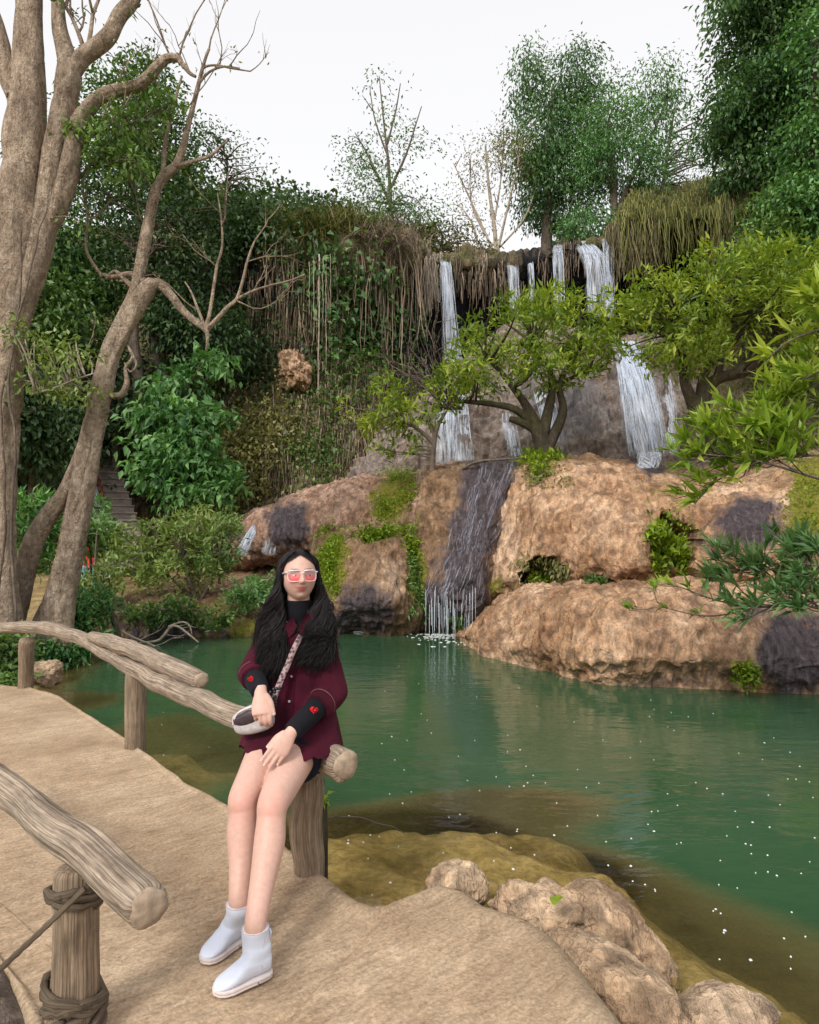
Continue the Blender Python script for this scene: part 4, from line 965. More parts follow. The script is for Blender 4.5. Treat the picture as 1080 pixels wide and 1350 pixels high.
# ---- terrace trees
tree('umbrella_tree', 'mossy many-branched tree with a wide yellow-green umbrella crown on the chute crest', 'tree',
     [(722,604),(715,585),(706,560),(694,535),(680,515)], [15,12,9,6,4], 13.0,
     [(640,478,13,64,46,1.3,56,15,.17),(690,440,13.2,84,46,1.5,84,15,.17),(750,440,13,64,52,1.4,72,15,.17),(610,500,12.6,36,22,.8,30,15,.14),(780,470,12.8,34,34,1,36,15,.15),(725,495,12.6,50,18,.8,30,14,.14),(720,405,13.3,50,20,1,40,15,.15)],
     'leaf_terrace', 'bark_dark', 501, leaf=(.17, .05), mode='whorl', nbr=70, kind='fold', gap=-.12, br=.05, lo=.25,
     extra=[[(714,580,9),(722,545,7),(728,510,5),(722,480,3.5),(705,455,2)],[(722,590,9),(742,545,6),(738,510,4),(750,480,3),(765,460,2)],[(706,562,6),(680,540,5),(650,533,4),(620,530,3),(590,528,2)],[(728,512,4),(750,500,3),(775,490,2)],[(694,535,5),(672,505,4),(655,485,3),(640,475,2)],[(715,575,6),(695,560,6),(672,552,4)]])
tree('spreading_tree', 'dark-limbed tree with broad yellow-green crown between the white curtain and the near twigs', 'tree',
     [(918,600),(920,575),(922,545),(928,520),(945,500),(985,488),(1010,462),(1025,430)], [22,18,14,11,8,7,5,3], 12.2,
     [(870,435,12.2,64,46,1.3,68,15,.17),(935,400,12.3,84,52,1.5,100,15,.17),(1000,400,12,64,58,1.4,84,15,.17),(850,390,12.5,44,24,1,46,15,.15),(1040,360,11.6,50,40,1.2,70,15,.15),(905,470,12,56,24,.9,46,15,.15),(960,352,12.4,60,20,1,50,15,.15),(1050,440,11.2,40,44,1,60,15,.15)],
     'leaf_terrace', 'bark_dark', 502, leaf=(.16, .048), mode='whorl', nbr=80, kind='fold', gap=-.12, br=.05, lo=.2,
     extra=[[(922,545,10),(905,510,7),(900,480,5),(905,450,4),(895,420,2)],[(925,530,8),(930,490,6),(955,462,4),(975,440,3),(960,415,2)],[(945,500,6),(950,470,4),(930,440,3),(910,430,2)],[(985,488,5),(1030,480,4),(1060,465,3)]])
tree('terrace_shrub', 'thin open shrub with pale yellow-green leaf tufts beside the umbrella-shaped tree', 'shrub',
     [(570,622),(571,600),(573,580),(578,560),(590,540)], [4,3.5,3,2.5,1.5], 12.9,
     [(500,545,12.9,44,26,.8,34,13,.13),(545,550,13,34,30,.8,30,13,.13),(590,520,13,26,24,.7,22,13,.13),(520,515,13.2,30,16,.6,16,13,.13),(520,590,12.7,36,12,.6,12,12,.12)],
     'leaf_terrace', 'bark_grey', 503, leaf=(.16, .05), mode='whorl', nbr=46, kind='fold', gap=-.1, br=.025, lo=.1, tbase=.6,
     extra=[[(572,585,3),(550,565,2.5),(520,550,2),(490,540,1.2)],[(574,580,2.5),(566,555,2),(560,535,1.2)]])
rs = np.random.default_rng(9); mb = MB()
for k in range(9): twigs(mb, W(600+rs.normal(0, 8), 540, 13.1), np.array([-.6+rs.normal(0, .3), 0, .7]), 1.1, .022, 2, rs, .5, 3, .05, seg=4)
tag(mb.build('bare_twigs', MAT['bark_grey']), 'tangle of leafless reddish twigs in front of the dark fall recess', 'twigs')
# ---- cliff-top trees
tree('sparse_tree', 'tall slender half-bare tree standing alone on the cliff rim', 'tree', [(517,330),(515,270),(512,215),(506,160),(500,100)], [3.5,2.8,2,1.2,.6], 25,
     [(512,290,25,54,32,1.6,80,13,.36),(505,245,25,58,30,1.5,50,12,.36),(520,190,25,56,34,1.5,26,11,.34),(472,200,25,30,30,1,16,10,.3),(555,290,25,40,30,1.2,40,12,.34),(508,140,25,46,36,1,9,8,.3),(498,98,25,26,12,.8,4,6,.25)],
     'leaf_blue', 'bark_grey', 511, leaf=(.2, .085), nbr=44, gap=-.02, br=.03, lo=.15, shell=.1, sag=.55, extra=[[(515,270,2),(495,225,1.5),(480,195,1),(468,175,.6)],[(514,250,2),(535,205,1.4),(548,165,.9),(556,140,.6)],[(511,205,1.4),(495,160,1),(488,120,.6)],[(511,190,1.4),(522,145,1),(528,110,.6)]])
tree('pale_tree', 'pale see-through multi-stemmed tree between the tall slender tree and the dense dark one', 'tree', [(655,345),(652,300),(645,250),(640,190)], [3,2.5,1.8,1], 27,
     [(640,215,27,42,36,1.5,34,10,.36),(612,255,27,32,46,1.4,22,9,.36),(680,215,27,28,46,1.4,40,11,.36),(660,190,27,38,26,1.2,20,10,.34),(655,280,27,40,24,1.2,14,8,.34)],
     'leaf_olive', 'twig_pale', 512, leaf=(.16, .07), nbr=70, br=.035, lo=.3, shell=.2, sag=.4, tbase=.6,
     extra=[[(650,330,1.8),(632,290,1.4),(612,245,1),(598,215,.6)],[(655,335,2),(668,280,1.5),(682,220,1),(690,180,.6)],[(632,338,1.6),(625,300,1.3),(610,275,.8)],[(655,330,1.4),(690,290,1.1),(706,250,.6)],[(652,290,1.4),(660,240,1),(664,190,.6)],[(640,310,1.2),(622,270,.9),(620,225,.6)]])
tree('drooping_tree', 'tall dense dark tree with twin drooping tops above the falls', 'tree', [(720,345),(722,280),(725,200),(730,120)], [8,7,5,3], 28,
     [(698,100,28,22,44,1.2,60,15,.34),(752,105,28,32,48,1.3,90,15,.36),(712,180,28,42,48,1.8,130,15,.4),(775,165,28.4,48,60,1.9,140,15,.4),(712,245,28,30,50,1.8,110,15,.4),(745,270,28.4,40,40,1.8,120,15,.4),(735,225,28,36,40,1.8,100,15,.4)],
     'leaf_blue', 'bark_grey', 513, leaf=(.26, .10), nbr=20, droop=1.1, gap=-.2, tbase=.38, tv=.15)
tree('feathery_tree', 'lighter green feathery tree leaning before the dense twin-topped one', 'tree', [(812,330),(810,280),(808,220),(800,170)], [5,5,4,2], 26,
     [(868,110,26,30,26,1.2,40,13,.32),(800,165,26,40,48,1.5,110,14,.36),(820,215,26,48,34,1.6,120,14,.36),(780,215,26,26,36,1.4,70,14,.34),(850,170,26,36,26,1.3,50,13,.32),(878,130,26.4,26,30,1.2,36,12,.3),(840,240,26,36,16,1.4,50,13,.32),(775,295,25.5,34,24,1.4,80,14,.3)],
     'leaf_fresh', 'bark_grey', 514, leaf=(.24, .08), nbr=36, droop=.9, gap=-.1, tbase=.5, extra=[[(811,290,4),(830,240,3),(855,190,2),(880,130,1)],[(810,250,3),(790,210,2),(780,180,1)]])
tree('lacy_tree', 'sparse lacy tree with sky showing through beside the hillside trees', 'tree', [(868,280),(875,240),(882,190),(890,140)], [3,2.5,2,1], 29,
     [(885,190,29,36,56,1.6,36,11,.36),(930,190,29,44,40,1.6,40,11,.36),(905,240,29,40,26,1.6,34,11,.36),(960,225,29,30,24,1.4,26,11,.34)],
     'leaf_blue', 'bark_grey', 515, leaf=(.18, .08), nbr=36, droop=.6, shell=.15, sag=.4)
tree('rim_bush', 'rounded dark bush on the rim between the slender tree and the narrow fall', 'bush', [(580,340),(582,325),(584,310)], [3,2.5,1.5], 25.5,
     [(585,318,25.5,40,22,1.3,60,12,.3),(545,320,25.2,34,20,1.2,50,12,.3),(630,332,25.5,26,12,1,26,11,.26)], 'leaf_olive', 'bark_grey', 516, leaf=(.22, .1), nbr=14, tbase=.4)
tree('rim_bush', 'small reddish dark bush behind the upright grass tuft', 'bush', [(428,300),(427,285),(426,272)], [3,2.5,1.5], 22.5, [(428,282,22.5,24,22,.9,40,11,.24),(455,285,22.6,16,20,.8,20,11,.24)], 'leaf_dark', 'bark_grey', 517, leaf=(.2, .1), nbr=10)
tree('rim_bush', 'dark leafy bush on the rim beyond the bare twigs', 'bush', [(345,310),(345,300),(345,290)], [4,3,2], 21.6, [(340,315,21.2,44,30,1.2,110,13,.28),(305,330,21,34,34,1.2,80,13,.28),(370,325,21,30,30,1.1,70,13,.28)], 'leaf_dark', 'bark_grey', 518, leaf=(.22, .1), nbr=10, tbase=.55)
# ---- hillside trees at the edge of the falls
tree('hillside_tree', 'tall dark green tree leaning over the grass overhang', 'tree', [(1010,300),(1005,220),(1000,130),(1000,40)], [7,6,5,3], 20,
     [(1000,60,20,44,50,1.8,150,15,.34),(975,140,20,44,36,1.7,120,15,.34),(1015,160,20,46,50,1.8,150,15,.34),(1040,60,20.4,50,70,1.8,150,15,.34),(1000,215,20,36,36,1.6,100,15,.32),(960,165,20,34,22,1.4,60,14,.3)],
     'leaf_blue', 'bark_dark', 521, leaf=(.26, .11), nbr=24, droop=.7, tbase=.35, gap=-.15)
tree('hillside_tree', 'bright yellow-green tree at the very edge of the hillside', 'tree', [(1085,330),(1080,240),(1075,150),(1075,50)], [7,6,4,2], 18,
     [(1085,80,18,44,70,1.5,130,15,.32),(1080,190,18,40,50,1.5,120,15,.32),(1060,270,18,44,40,1.4,120,15,.3),(1075,330,18,44,36,1.4,100,15,.3)],
     'leaf_fresh', 'bark_dark', 522, leaf=(.24, .11), nbr=20, droop=.6, tbase=.55, gap=-.15)
tree('hillside_tree', 'high sprays of foliage reaching over the top of the hillside', 'tree', [(1040,120),(1020,40),(1000,-40),(985,-90)], [5,4,3,2], 19, [(1000,-20,19,44,36,1.5,110,14,.32),(1040,-50,19,60,50,1.5,130,14,.34),(970,10,19,20,12,1,20,12,.26)], 'leaf_blue', 'bark_dark', 523, leaf=(.26, .11), nbr=14, droop=.7)
tree('hillside_shrub', 'leafy green shrub below the hillside trees next to the grass mat', 'shrub', [(1030,360),(1030,330),(1030,300)], [4,3,2], 18.5, [(1030,290,18.5,36,44,1.2,120,14,.28),(1010,330,18.3,36,30,1.1,90,14,.28),(1060,380,17.5,44,40,1.2,100,14,.28)], 'leaf_mid', 'bark_dark', 524, leaf=(.22, .1), nbr=10, tbase=.6)
# ---- forest on the stair side
tree('forest_tree', 'tall green tree standing behind the pale bare limbs', 'tree', [(215,520),(205,430),(190,330),(170,220)], [11,9,7,4], 19,
     [(165,160,19,60,50,2,110,14,.36),(215,190,19,50,62,1.9,110,14,.36),(130,205,19,44,56,1.8,80,14,.36),(190,245,19,62,36,1.9,80,14,.36),(240,260,19.2,40,44,1.6,90,15,.34),(120,290,19.4,44,50,1.6,90,15,.34),(195,105,19.2,30,22,1.2,40,13,.3)],
     'leaf_mid', 'bark_grey', 531, leaf=(.22, .1), nbr=36, tbase=.42, gap=-.05)
tree('forest_tree', 'dark twiggy tree with purple-black foliage below the tall green one', 'tree', [(185,560),(182,500),(176,440),(180,370),(215,310)], [9,8,7,5,3], 18,
     [(230,310,18.2,50,44,1.6,90,13,.34),(180,330,18.4,50,36,1.6,70,13,.34),(250,350,18.2,36,36,1.4,60,13,.3),(270,290,18.4,34,40,1.4,36,12,.3)],
     'leaf_dark', 'bark_grey', 532, leaf=(.2, .1), nbr=60, tbase=.45)
tree('forest_tree', 'thin-leaved grey tree whose twigs stand against the white sky', 'tree', [(290,330),(296,280),(300,220),(292,190)], [2.5,2,1.4,.8], 20,
     [(305,210,20,40,34,1.2,24,9,.3),(280,195,20,30,24,1.2,20,9,.28),(330,240,20,36,20,1.2,14,8,.28)], 'leaf_dark', 'bark_grey', 533, leaf=(.15, .07), nbr=44, shell=.15, br=.04, tbase=.7)
tree('forest_bush', 'big fresh green broad-leaved bush at the foot of the cliff', 'bush', [(245,690),(242,640),(238,590),(235,540)], [5,4,3,2], 16.6,
     [(232,505,16.9,38,20,.9,24,15,.22),(212,548,16.3,30,16,.9,22,15,.22),(262,552,16.2,34,18,.9,28,15,.22),(235,585,15.9,40,18,.9,30,15,.22),(215,622,15.9,32,16,.8,26,15,.22),(268,612,16,30,20,.8,26,15,.22),(240,650,15.7,38,18,.8,26,14,.22),(285,478,17.2,22,14,.7,12,13,.2),(290,650,15.9,22,22,.7,16,13,.2)],
     'leaf_fresh', 'bark_dark', 534, leaf=(.34, .15), nbr=60, kind='fold', tbase=.52, droop=.5, gap=-.1, shell=.2)
for k, (x, y, Y, rx, rz, n, mat, lab) in enumerate([
    (60,420,17.5,70,60,150,'leaf_mid','mid green forest tree behind the leaning pale trunk'),
    (150,520,18.5,70,70,150,'leaf_dark','very dark forest tree above the head of the stairs'),
    (40,560,16,60,70,150,'leaf_dark','black-green forest tree between the two pale trunks'),
    (260,430,19,60,60,150,'leaf_dark','dark forest tree behind the pale stump'),
    (-60,480,15,80,160,160,'leaf_dark','dark forest tree running out of the picture beside the trunk'),
    (110,360,19.5,60,50,110,'leaf_blue','bluish forest tree glimpsed behind the forked trunk'),
    (30,300,18,50,70,90,'leaf_blue','bluish forest tree seen past the edge of the largest trunk'),
    (165,600,20,60,40,110,'leaf_dark','dark undergrowth bush just above the stairs')]):
    tree('forest_tree' if k < 7 else 'forest_bush', lab, 'tree' if k < 7 else 'bush', [(x, min(y+rz*2.2, 735)), (x+4, y+rz), (x, y), (x-3, y-rz*.5)], [6, 5, 4, 2], Y,
         [(x, y, Y, rx, rz, 1.5, n, 14, .34), (x+rx*.6, y+rz*.4, Y, rx*.6, rz*.6, 1.2, n//2, 14, .3), (x-rx*.6, y-rz*.2, Y, rx*.6, rz*.7, 1.2, n//2, 14, .3)], mat, 'bark_grey', 540+k, leaf=(.24, .11), nbr=18, droop=.6)
# ---- bank shrubs
tree('bank_shrub', 'wide airy yellow-green shrub in front of the stairs', 'shrub', [(262,812),(258,790),(250,765),(240,740)], [4,3.2,2.4,1.5], 12.4,
     [(215,715,12.6,60,32,.9,80,15,.15),(265,700,12.8,44,30,.8,60,15,.15),(185,745,12.4,40,28,.8,50,15,.15),(240,760,12.2,56,24,.8,60,15,.15),(285,730,12.5,24,34,.7,34,14,.14),(295,685,12.8,24,18,.6,20,13,.13)],
     'leaf_bank', 'bark_grey', 551, leaf=(.13, .045), mode='whorl', nbr=60, kind='fold', gap=-.2, br=.03, lo=.1, extra=[[(262,800,3),(240,775,2.4),(210,750,1.6),(190,735,1)],[(262,795,3),(280,765,2),(290,735,1.2)]])
tree('bank_shrub', 'dark green bushy shrub above the farthest rail post', 'shrub', [(118,850),(117,835),(115,820)], [3,2.5,2], 9.7,
     [(100,808,9.7,36,26,.5,70,15,.11),(132,802,9.8,26,22,.5,44,15,.11),(90,832,9.5,34,16,.5,40,15,.10),(115,848,9.4,40,14,.45,40,15,.10)], 'leaf_fresh', 'bark_grey', 552, leaf=(.11, .04), mode='whorl', nbr=24, kind='fold', br=.02, tbase=.45)
tree('bank_shrub', 'small shrub with long pale-edged leaves against the leaning trunk', 'shrub', [(120,760),(120,740),(118,720)], [2,1.8,1.2], 13,
     [(125,700,13,32,14,.6,34,12,.12),(110,715,13,20,16,.5,22,12,.12),(140,720,13,20,16,.5,20,12,.12)], 'leaf_blue', 'bark_grey', 553, leaf=(.26, .06), mode='whorl', nbr=16, kind='fold', tbase=.75)
tree('bank_shrub', 'leafy shrub with pale tips peeping between the two trunks', 'shrub', [(45,760),(46,720),(46,690)], [2.5,2,1.4], 11.5,
     [(44,668,11.5,26,16,.6,34,13,.13),(40,700,11.4,30,24,.6,50,14,.13),(120,680,14,30,20,.6,30,13,.14),(45,735,11.4,26,20,.5,36,13,.12)], 'leaf_fresh', 'bark_grey', 554, leaf=(.2, .06), mode='whorl', nbr=20, kind='fold', tbase=.62)
tree('bank_shrub', 'slim young tree with sparse yellow-green leaves in front of the visitors', 'shrub', [(118,812),(122,780),(125,745),(128,700)], [1.8,1.6,1.2,.8], 10.8,
     [(112,770,10.8,22,20,.5,16,11,.11),(140,765,10.8,20,24,.5,16,11,.11),(105,790,10.7,24,10,.4,12,11,.10)], 'leaf_bank', 'bark_grey', 555, leaf=(.13, .04), mode='whorl', nbr=16, kind='fold', br=.015)
tree('bank_sapling', 'leaning grey sapling stem rising from the water edge', 'sapling', [(160,860),(156,840),(150,815),(142,790),(135,770)], [5,4.5,4,3,2], 10.2, [(140,765,10.2,16,14,.3,10,10,.1)], 'leaf_bank', 'bark_grey', 556, leaf=(.12, .04), mode='whorl', nbr=8, kind='fold', br=.015)
tree('bank_shrub', 'low greyish shrub growing on the bank rock next to the woman', 'shrub', [(345,800),(345,790),(345,780)], [2,1.6,1.2], 11.6,
     [(340,778,11.6,34,18,.5,50,14,.11),(315,790,11.6,18,12,.4,20,13,.1)], 'leaf_fresh', 'bark_grey', 557, leaf=(.12, .04), mode='whorl', nbr=14, kind='fold', tbase=.7)
tree('bank_shrub', 'dark fern-like plants hanging over the undercut bank rock', 'shrub', [(225,815),(225,808),(225,800)], [1.5,1.2,1], 11.1,
     [(225,806,11.1,34,14,.35,46,14,.1),(190,812,11.05,24,12,.3,26,13,.1),(280,815,11.1,40,14,.3,30,13,.1)], 'leaf_mid', 'bark_grey', 558, leaf=(.12, .045), mode='whorl', nbr=10, kind='fold', tbase=.55)
tree('bank_shrub', 'grey-leaved low shrub below the end of the small cascade', 'shrub', [(290,770),(288,755),(286,742)], [2,1.6,1], 12.6, [(290,735,12.6,28,16,.5,34,13,.12),(300,700,13.2,20,16,.5,20,12,.12)], 'leaf_blue', 'bark_grey', 559, leaf=(.13, .045), mode='whorl', nbr=16, kind='fold', tbase=.8, br=.02)
tree('bank_shrub', 'ground-hugging green plants at the foot of the largest trunk', 'shrub', [(12,905),(12,890),(12,880)], [2,1.6,1], 7.8, [(8,868,7.8,24,34,.4,60,14,.09),(-25,870,7.8,30,40,.4,50,14,.09),(12,895,7.5,18,14,.3,24,13,.08)], 'leaf_mid', 'bark_grey', 560, leaf=(.10, .05), mode='mix', nbr=6, kind='fold', tbase=.6)
tree('bank_shrub', 'dark low plants drooping to the water under the rail', 'shrub', [(90,888),(88,875),(86,865)], [1.5,1.2,1], 8.9, [(85,862,8.9,30,12,.3,40,14,.09),(60,858,8.7,20,10,.3,20,13,.09)], 'leaf_fresh', 'bark_grey', 561, leaf=(.10, .04), mode='mix', nbr=6, kind='fold', tbase=.35)
# ---- near twigs with long leaves
def spray(name, label, stems, Y, nw, leaf, mat, seed, cat='branch', tb=.5, rr=2.2, nlv=11, root=None):
    rs = np.random.default_rng(seed); P0 = W(stems[0][0][0], stems[0][0][1], stems[0][0][2] if len(stems[0][0]) > 2 else Y)
    rt = empty(name, P0); tag(rt, label, cat); mb = MB(); lm = MB()
    for s in stems:
        P = np.array([W(p[0], p[1], p[2] if len(p) > 2 else Y) for p in s]); n = len(P)*7; C = cat_rom(P, n)
        rad = np.linspace(rr, .7, n)/F*Y; add_tube(mb, C, rad, seg=6)
        T = nrm(np.gradient(C, axis=0))
        ends = [(C[-1], T[-1])]
        for k in range(nw):
            i = rs.integers(n//4, n); d = nrm(T[i]+rs.normal(0, .55, 3)+np.array([0, 0, .25])); L = rs.uniform(.12, .34)
            Q = cat_rom([C[i], C[i]+d*L*.5+rs.normal(0, .015, 3), C[i]+d*L+np.array([0, 0, .03])], 7); add_tube(mb, Q, np.linspace(.5*rr, .5, 7)/F*Y, seg=5); ends.append((Q[-1], d))
        for (e, d) in ends:
            m = nlv+rs.integers(-2, 4); g = nrm(d*.8+np.array([0, -.1, .75]))
            D = nrm(g+rs.normal(0, .52, (m, 3))); B = e-d*rs.uniform(0, .09, (m, 1))
            LL = leaf[0]*rs.uniform(.55, 1.2, m)
            # long blades, bent in two
            add_leaves(lm, B, D, LL, leaf[1]*rs.uniform(.8, 1.2, m), np.clip(tb+rs.normal(0, .12)+rs.normal(0, .1, m), 0, 1), rs, fold=.22)
    mb.build('stem', MAT['bark_grey'], rt); lm.build('leaves', MAT[mat], rt); return rt
spray('leafy_branch', 'near bright green branch whose lowest rosettes hang over the tan shelf', [[(1120,560,5.6),(1050,580,5.4),(980,592,5.3),(905,608,5.2)],[(1110,640,5.2),(1060,625,5.2),(1000,608,5.2),(950,600,5.2)],[(1120,585,5.5),(1080,585,5.4),(1030,575,5.3),(990,560,5.3)],[(1110,575,5.6),(1040,598,5.5),(985,612,5.4),(935,640,5.4)],[(1120,600,5.3),(1060,600,5.2),(1010,600,5.2)]], 5.4, 13, (.21, .036), 'leaf_fore', 601, tb=.55)
spray('leafy_branch', 'near light green branch reaching across the spreading tree trunk', [[(1130,520,5.8),(1070,530,5.7),(1010,545,5.6),(955,560,5.6)],[(1130,540,5.9),(1060,560,5.8),(1000,575,5.8)],[(1130,480,5.6),(1080,500,5.6),(1040,520,5.6)]], 5.7, 14, (.20, .036), 'leaf_fore', 602, tb=.62)
spray('leafy_branch', 'highest of the near branches, with a few big drooping leaves', [[(1140,420,5.0),(1090,432,5),(1040,450,5),(1010,475,5)],[(1140,370,5),(1100,385,5),(1070,410,5)],[(1140,470,5.2),(1100,480,5.2),(1060,500,5.2)]], 5.0, 4, (.22, .042), 'leaf_fore', 603, tb=.62)
spray('leafy_shrub', 'bluish green long-leaved shrub over the wet purple end of the ledge', [[(1130,800,6.4),(1070,770,6.4),(1010,750,6.3),(940,760,6.3)],[(1130,830,6.4),(1080,800,6.3),(1030,770,6.3),(985,745,6.3)],[(1130,780,6.2),(1080,755,6.2),(1050,735,6.2)],[(1130,820,6.1),(1070,800,6.1),(1010,800,6.1),(985,805,6.1)]], 6.3, 15, (.21, .036), 'leaf_forebl', 604, cat='shrub', tb=.5)
spray('leafy_shrub', 'small green rosettes on a thin twig over the flat of the ledge', [[(985,800,6.6),(940,790,6.8),(900,775,6.9),(880,770,7)],[(985,805,6.6),(930,812,6.8),(872,800,7.0)]], 6.9, 3, (.15, .028), 'leaf_fore', 605, cat='shrub', tb=.5, nlv=9, rr=1.2)
spray('leafy_shrub', 'dark bluish leaves hanging low at the picture edge over the purple ledge', [[(1140,770,5.6),(1090,790,5.6),(1050,800,5.6)],[(1140,740,5.6),(1095,745,5.6),(1065,760,5.6)]], 5.6, 8, (.2, .034), 'leaf_forebl', 606, cat='shrub', tb=.35)
# ---- big bare trees by the path
def bare_tree(name, label, limbs, Y, mat, seed, twl=(), wob=.10, seg=26, leaves_=None, tw_mat=None):
    rs = np.random.default_rng(seed); P0 = W(limbs[0][0][0], limbs[0][0][1], limbs[0][0][3] if len(limbs[0][0]) > 3 else Y)
    rt = empty(name, P0); tag(rt, label, 'tree'); mb = MB()
    for k, l in enumerate(limbs): limb(mb, [(p[0], p[1], p[2]*.88)+tuple(p[3:]) for p in l], Y, per=9, seg=seg, wob=wob*1.6, wf=1.5, seed=seed+k, groove=.16, ng=5)
    mb.build('trunk', MAT[mat], rt)
    tb = MB(); tips = []
    for (x, y, dx, dy, L, r, dep, kids) in twl:
        twigs(tb, W(x, y, Y), np.array([dx, rs.normal(0, .25), -dy]), L, r, dep, rs, .5, kids, .12, tips, seg=5)
    if twl: tb.build('twigs', MAT[tw_mat or mat], rt)
    if leaves_ and tips:
        lm = MB(); tp = np.array(tips); tp = tp[rs.permutation(len(tp))[:leaves_[0]]]; n = len(tp)*4
        add_leaves(lm, np.repeat(tp, 4, 0)+rs.normal(0, .05, (n, 3)), rs.normal(0, 1, (n, 3))+np.array([0, 0, -.5]), leaves_[1]*rs.uniform(.6, 1.2, n), leaves_[1]*.4, rs.random(n), rs)
        lm.build('leaves', MAT[leaves_[2]], rt)
    return rt
bare_tree('bare_tree', 'largest pale-barked tree rising out of the picture in several thick stems', [
   [(8,905,34),(8,850,27),(5,800,23),(3,740,20),(2,660,20),(4,560,23),(10,460,26),(18,370,30),(26,280,32),(32,190,30),(38,110,26),(38,40,20),(38,-60,16)],
   [(6,470,17),(40,370,20),(60,290,20),(72,210,19),(84,140,18),(92,95,17),(88,70,14),(80,40,11),(77,0,9),(75,-70,8)],
   [(92,98,14),(108,76,13),(125,64,12),(145,45,12),(158,20,11),(176,-5,11),(195,-70,9)],
   [(58,318,8),(70,285,15),(82,248,17),(93,210,15),(104,165,13),(120,138,11),(142,122,10),(178,113,9),(196,100,8.5),(207,88,8),(220,77,7),(234,77,6),(240,84,4),(250,96,3),(258,101,2.5)],
   [(22,130,15),(10,95,14),(2,60,12),(-10,20,11),(-40,-60,9)],
   [(-12,870,30),(-20,760,26),(-22,640,24),(-10,540,22),(4,450,18)],
   [(16,880,16),(22,860,14),(30,848,12),(42,842,8)]], 8.5, 'bark_pale', 701,
   twl=[(38,30,-.2,-1,1.2,.03,2,3),(77,20,.3,-1,1.0,.025,2,3),(110,62,-.3,-1,1.1,.03,2,3),(115,70,.1,-1,1.3,.03,1,3),(176,0,.2,-1,1,.02,2,3),(226,78,-.5,-.8,.9,.014,1,2),(236,76,.1,-1,1.0,.014,1,2),(5,60,-.5,-.6,.9,.03,2,3),(30,190,-.8,-.2,.5,.012,2,3),(45,300,.5,-.3,.6,.012,1,2),(20,420,-.4,-.1,.6,.012,2,3),(100,195,.9,-.5,1.0,.018,2,3),(20,500,.6,-.1,.9,.014,2,3)], leaves_=(70, .09, 'leaf_mid'))
bare_tree('bare_tree', 'leaning bare tree of two twined pale stems beside the path', [
   [(50,870,32),(60,835,25),(74,790,19),(87,740,17),(96,690,15.5),(105,640,15),(115,590,15),(126,540,13.5),(135,495,12),(147,455,11),(163,420,10),(178,385,9),(187,345,9),(195,300,8.5),(203,260,8),(214,235,8),(232,218,7),(240,198,6),(247,170,4.6),(256,135,3.8),(263,107,3.2),(270,80,2.5),(276,64,2)],
   [(78,850,22),(84,800,17),(92,760,15),(100,720,14.5),(110,670,13),(119,620,12),(128,570,11),(138,520,11),(148,475,10),(160,445,11),(178,410,13),(192,385,13),(203,372,10)],
   [(8,872,17),(14,835,17),(23,790,17),(34,745,16),(48,705,15),(66,675,13),(84,650,11),(100,615,10),(112,580,8)],
   [(200,375,10),(212,376,8),(226,390,6.5),(240,408,6),(256,423,5.5),(270,433,5),(274,445,2.6),(272,462,1.4)],
   [(271,433,4),(276,415,3),(281,385,2.6),(286,352,2.4),(293,325,1.8),(292,290,1.4),(287,255,1)],
   [(273,434,4.5),(285,422,3.6),(300,405,3.2),(312,394,2.8),(320,370,2.4),(326,345,2),(335,320,1.5),(345,305,1)],
   [(312,394,2.2),(335,383,1.9),(358,376,1.7),(382,370,1.4),(402,362,1)],
   [(270,430,2.4),(262,410,2),(252,385,1.4),(244,372,1)],
   [(232,220,4),(255,213,3),(278,205,2.4),(292,192,1.6),(300,186,1)],
   [(263,107,2.4),(268,90,2),(285,86,1.6),(305,90,1.3),(330,94,1)],
   [(262,110,2.4),(276,95,2),(295,88,1.5),(316,90,1)],
   [(215,238,4),(218,190,3),(228,145,2.2),(240,100,1.6)],
   [(190,372,7),(172,362,5),(150,365,3.6),(135,362,2.6)],
   [(185,385,6),(168,372,4),(152,358,3),(140,368,2)],
   [(135,365,2.4),(114,330,2),(116,290,1.7),(110,250,1.4),(113,225,1)],
   [(116,292,1.5),(130,282,1.3),(148,262,1)],
   [(146,522,5),(160,520,4.5),(167,505,4),(166,485,3),(175,470,2.2),(168,455,1.6)],
   [(170,460,2),(180,480,1.6),(172,490,1.4),(164,478,1.2)]], 9.0, 'bark_pale', 702,
   twl=[(240,150,.5,-.6,.8,.010,2,3),(252,100,-.5,-.8,.7,.010,2,3),(330,94,.8,-.3,.4,.008,1,3),(210,130,-.2,-1,.8,.010,2,3),(232,218,-.6,-.7,.6,.010,2,3),(276,64,.1,-1,.7,.012,2,3),(290,86,.3,-1,.5,.010,1,3),(300,90,.6,-.5,.5,.010,1,2),(345,305,.4,-.8,.5,.010,1,3),(326,345,.7,-.2,.6,.010,2,3),(311,396,.8,.4,.6,.012,2,3),(286,352,-.7,-.6,.6,.010,2,3),(292,300,.5,-.8,.7,.010,2,3),(335,383,.3,-.9,.5,.010,1,3),(262,410,-.6,-.4,.5,.010,1,2),(204,258,-.3,-1,.8,.014,1,2),(196,300,-.7,-.5,.8,.012,2,3),(130,500,-.9,-.1,.7,.010,2,3),(170,400,.2,.6,.4,.010,2,3)], seg=22, leaves_=(40, .06, 'leaf_olive'))
tree('leafy_branch', 'low leafy twigs crossing in front of the dark forest beside the largest trunk', 'branch', [(40,520),(70,512),(100,500),(125,492)], [1.6,1.4,1.1,.7], 8.3, [(60,500,8.3,34,26,.4,26,11,.1),(95,470,8.4,34,24,.4,24,11,.1),(110,520,8.4,24,14,.3,12,11,.1),(40,440,8.3,20,20,.3,14,11,.1)], 'leaf_bank', 'twig_pale', 703, leaf=(.09, .04), nbr=36, kind='fold', br=.014, lo=0, shell=.2)
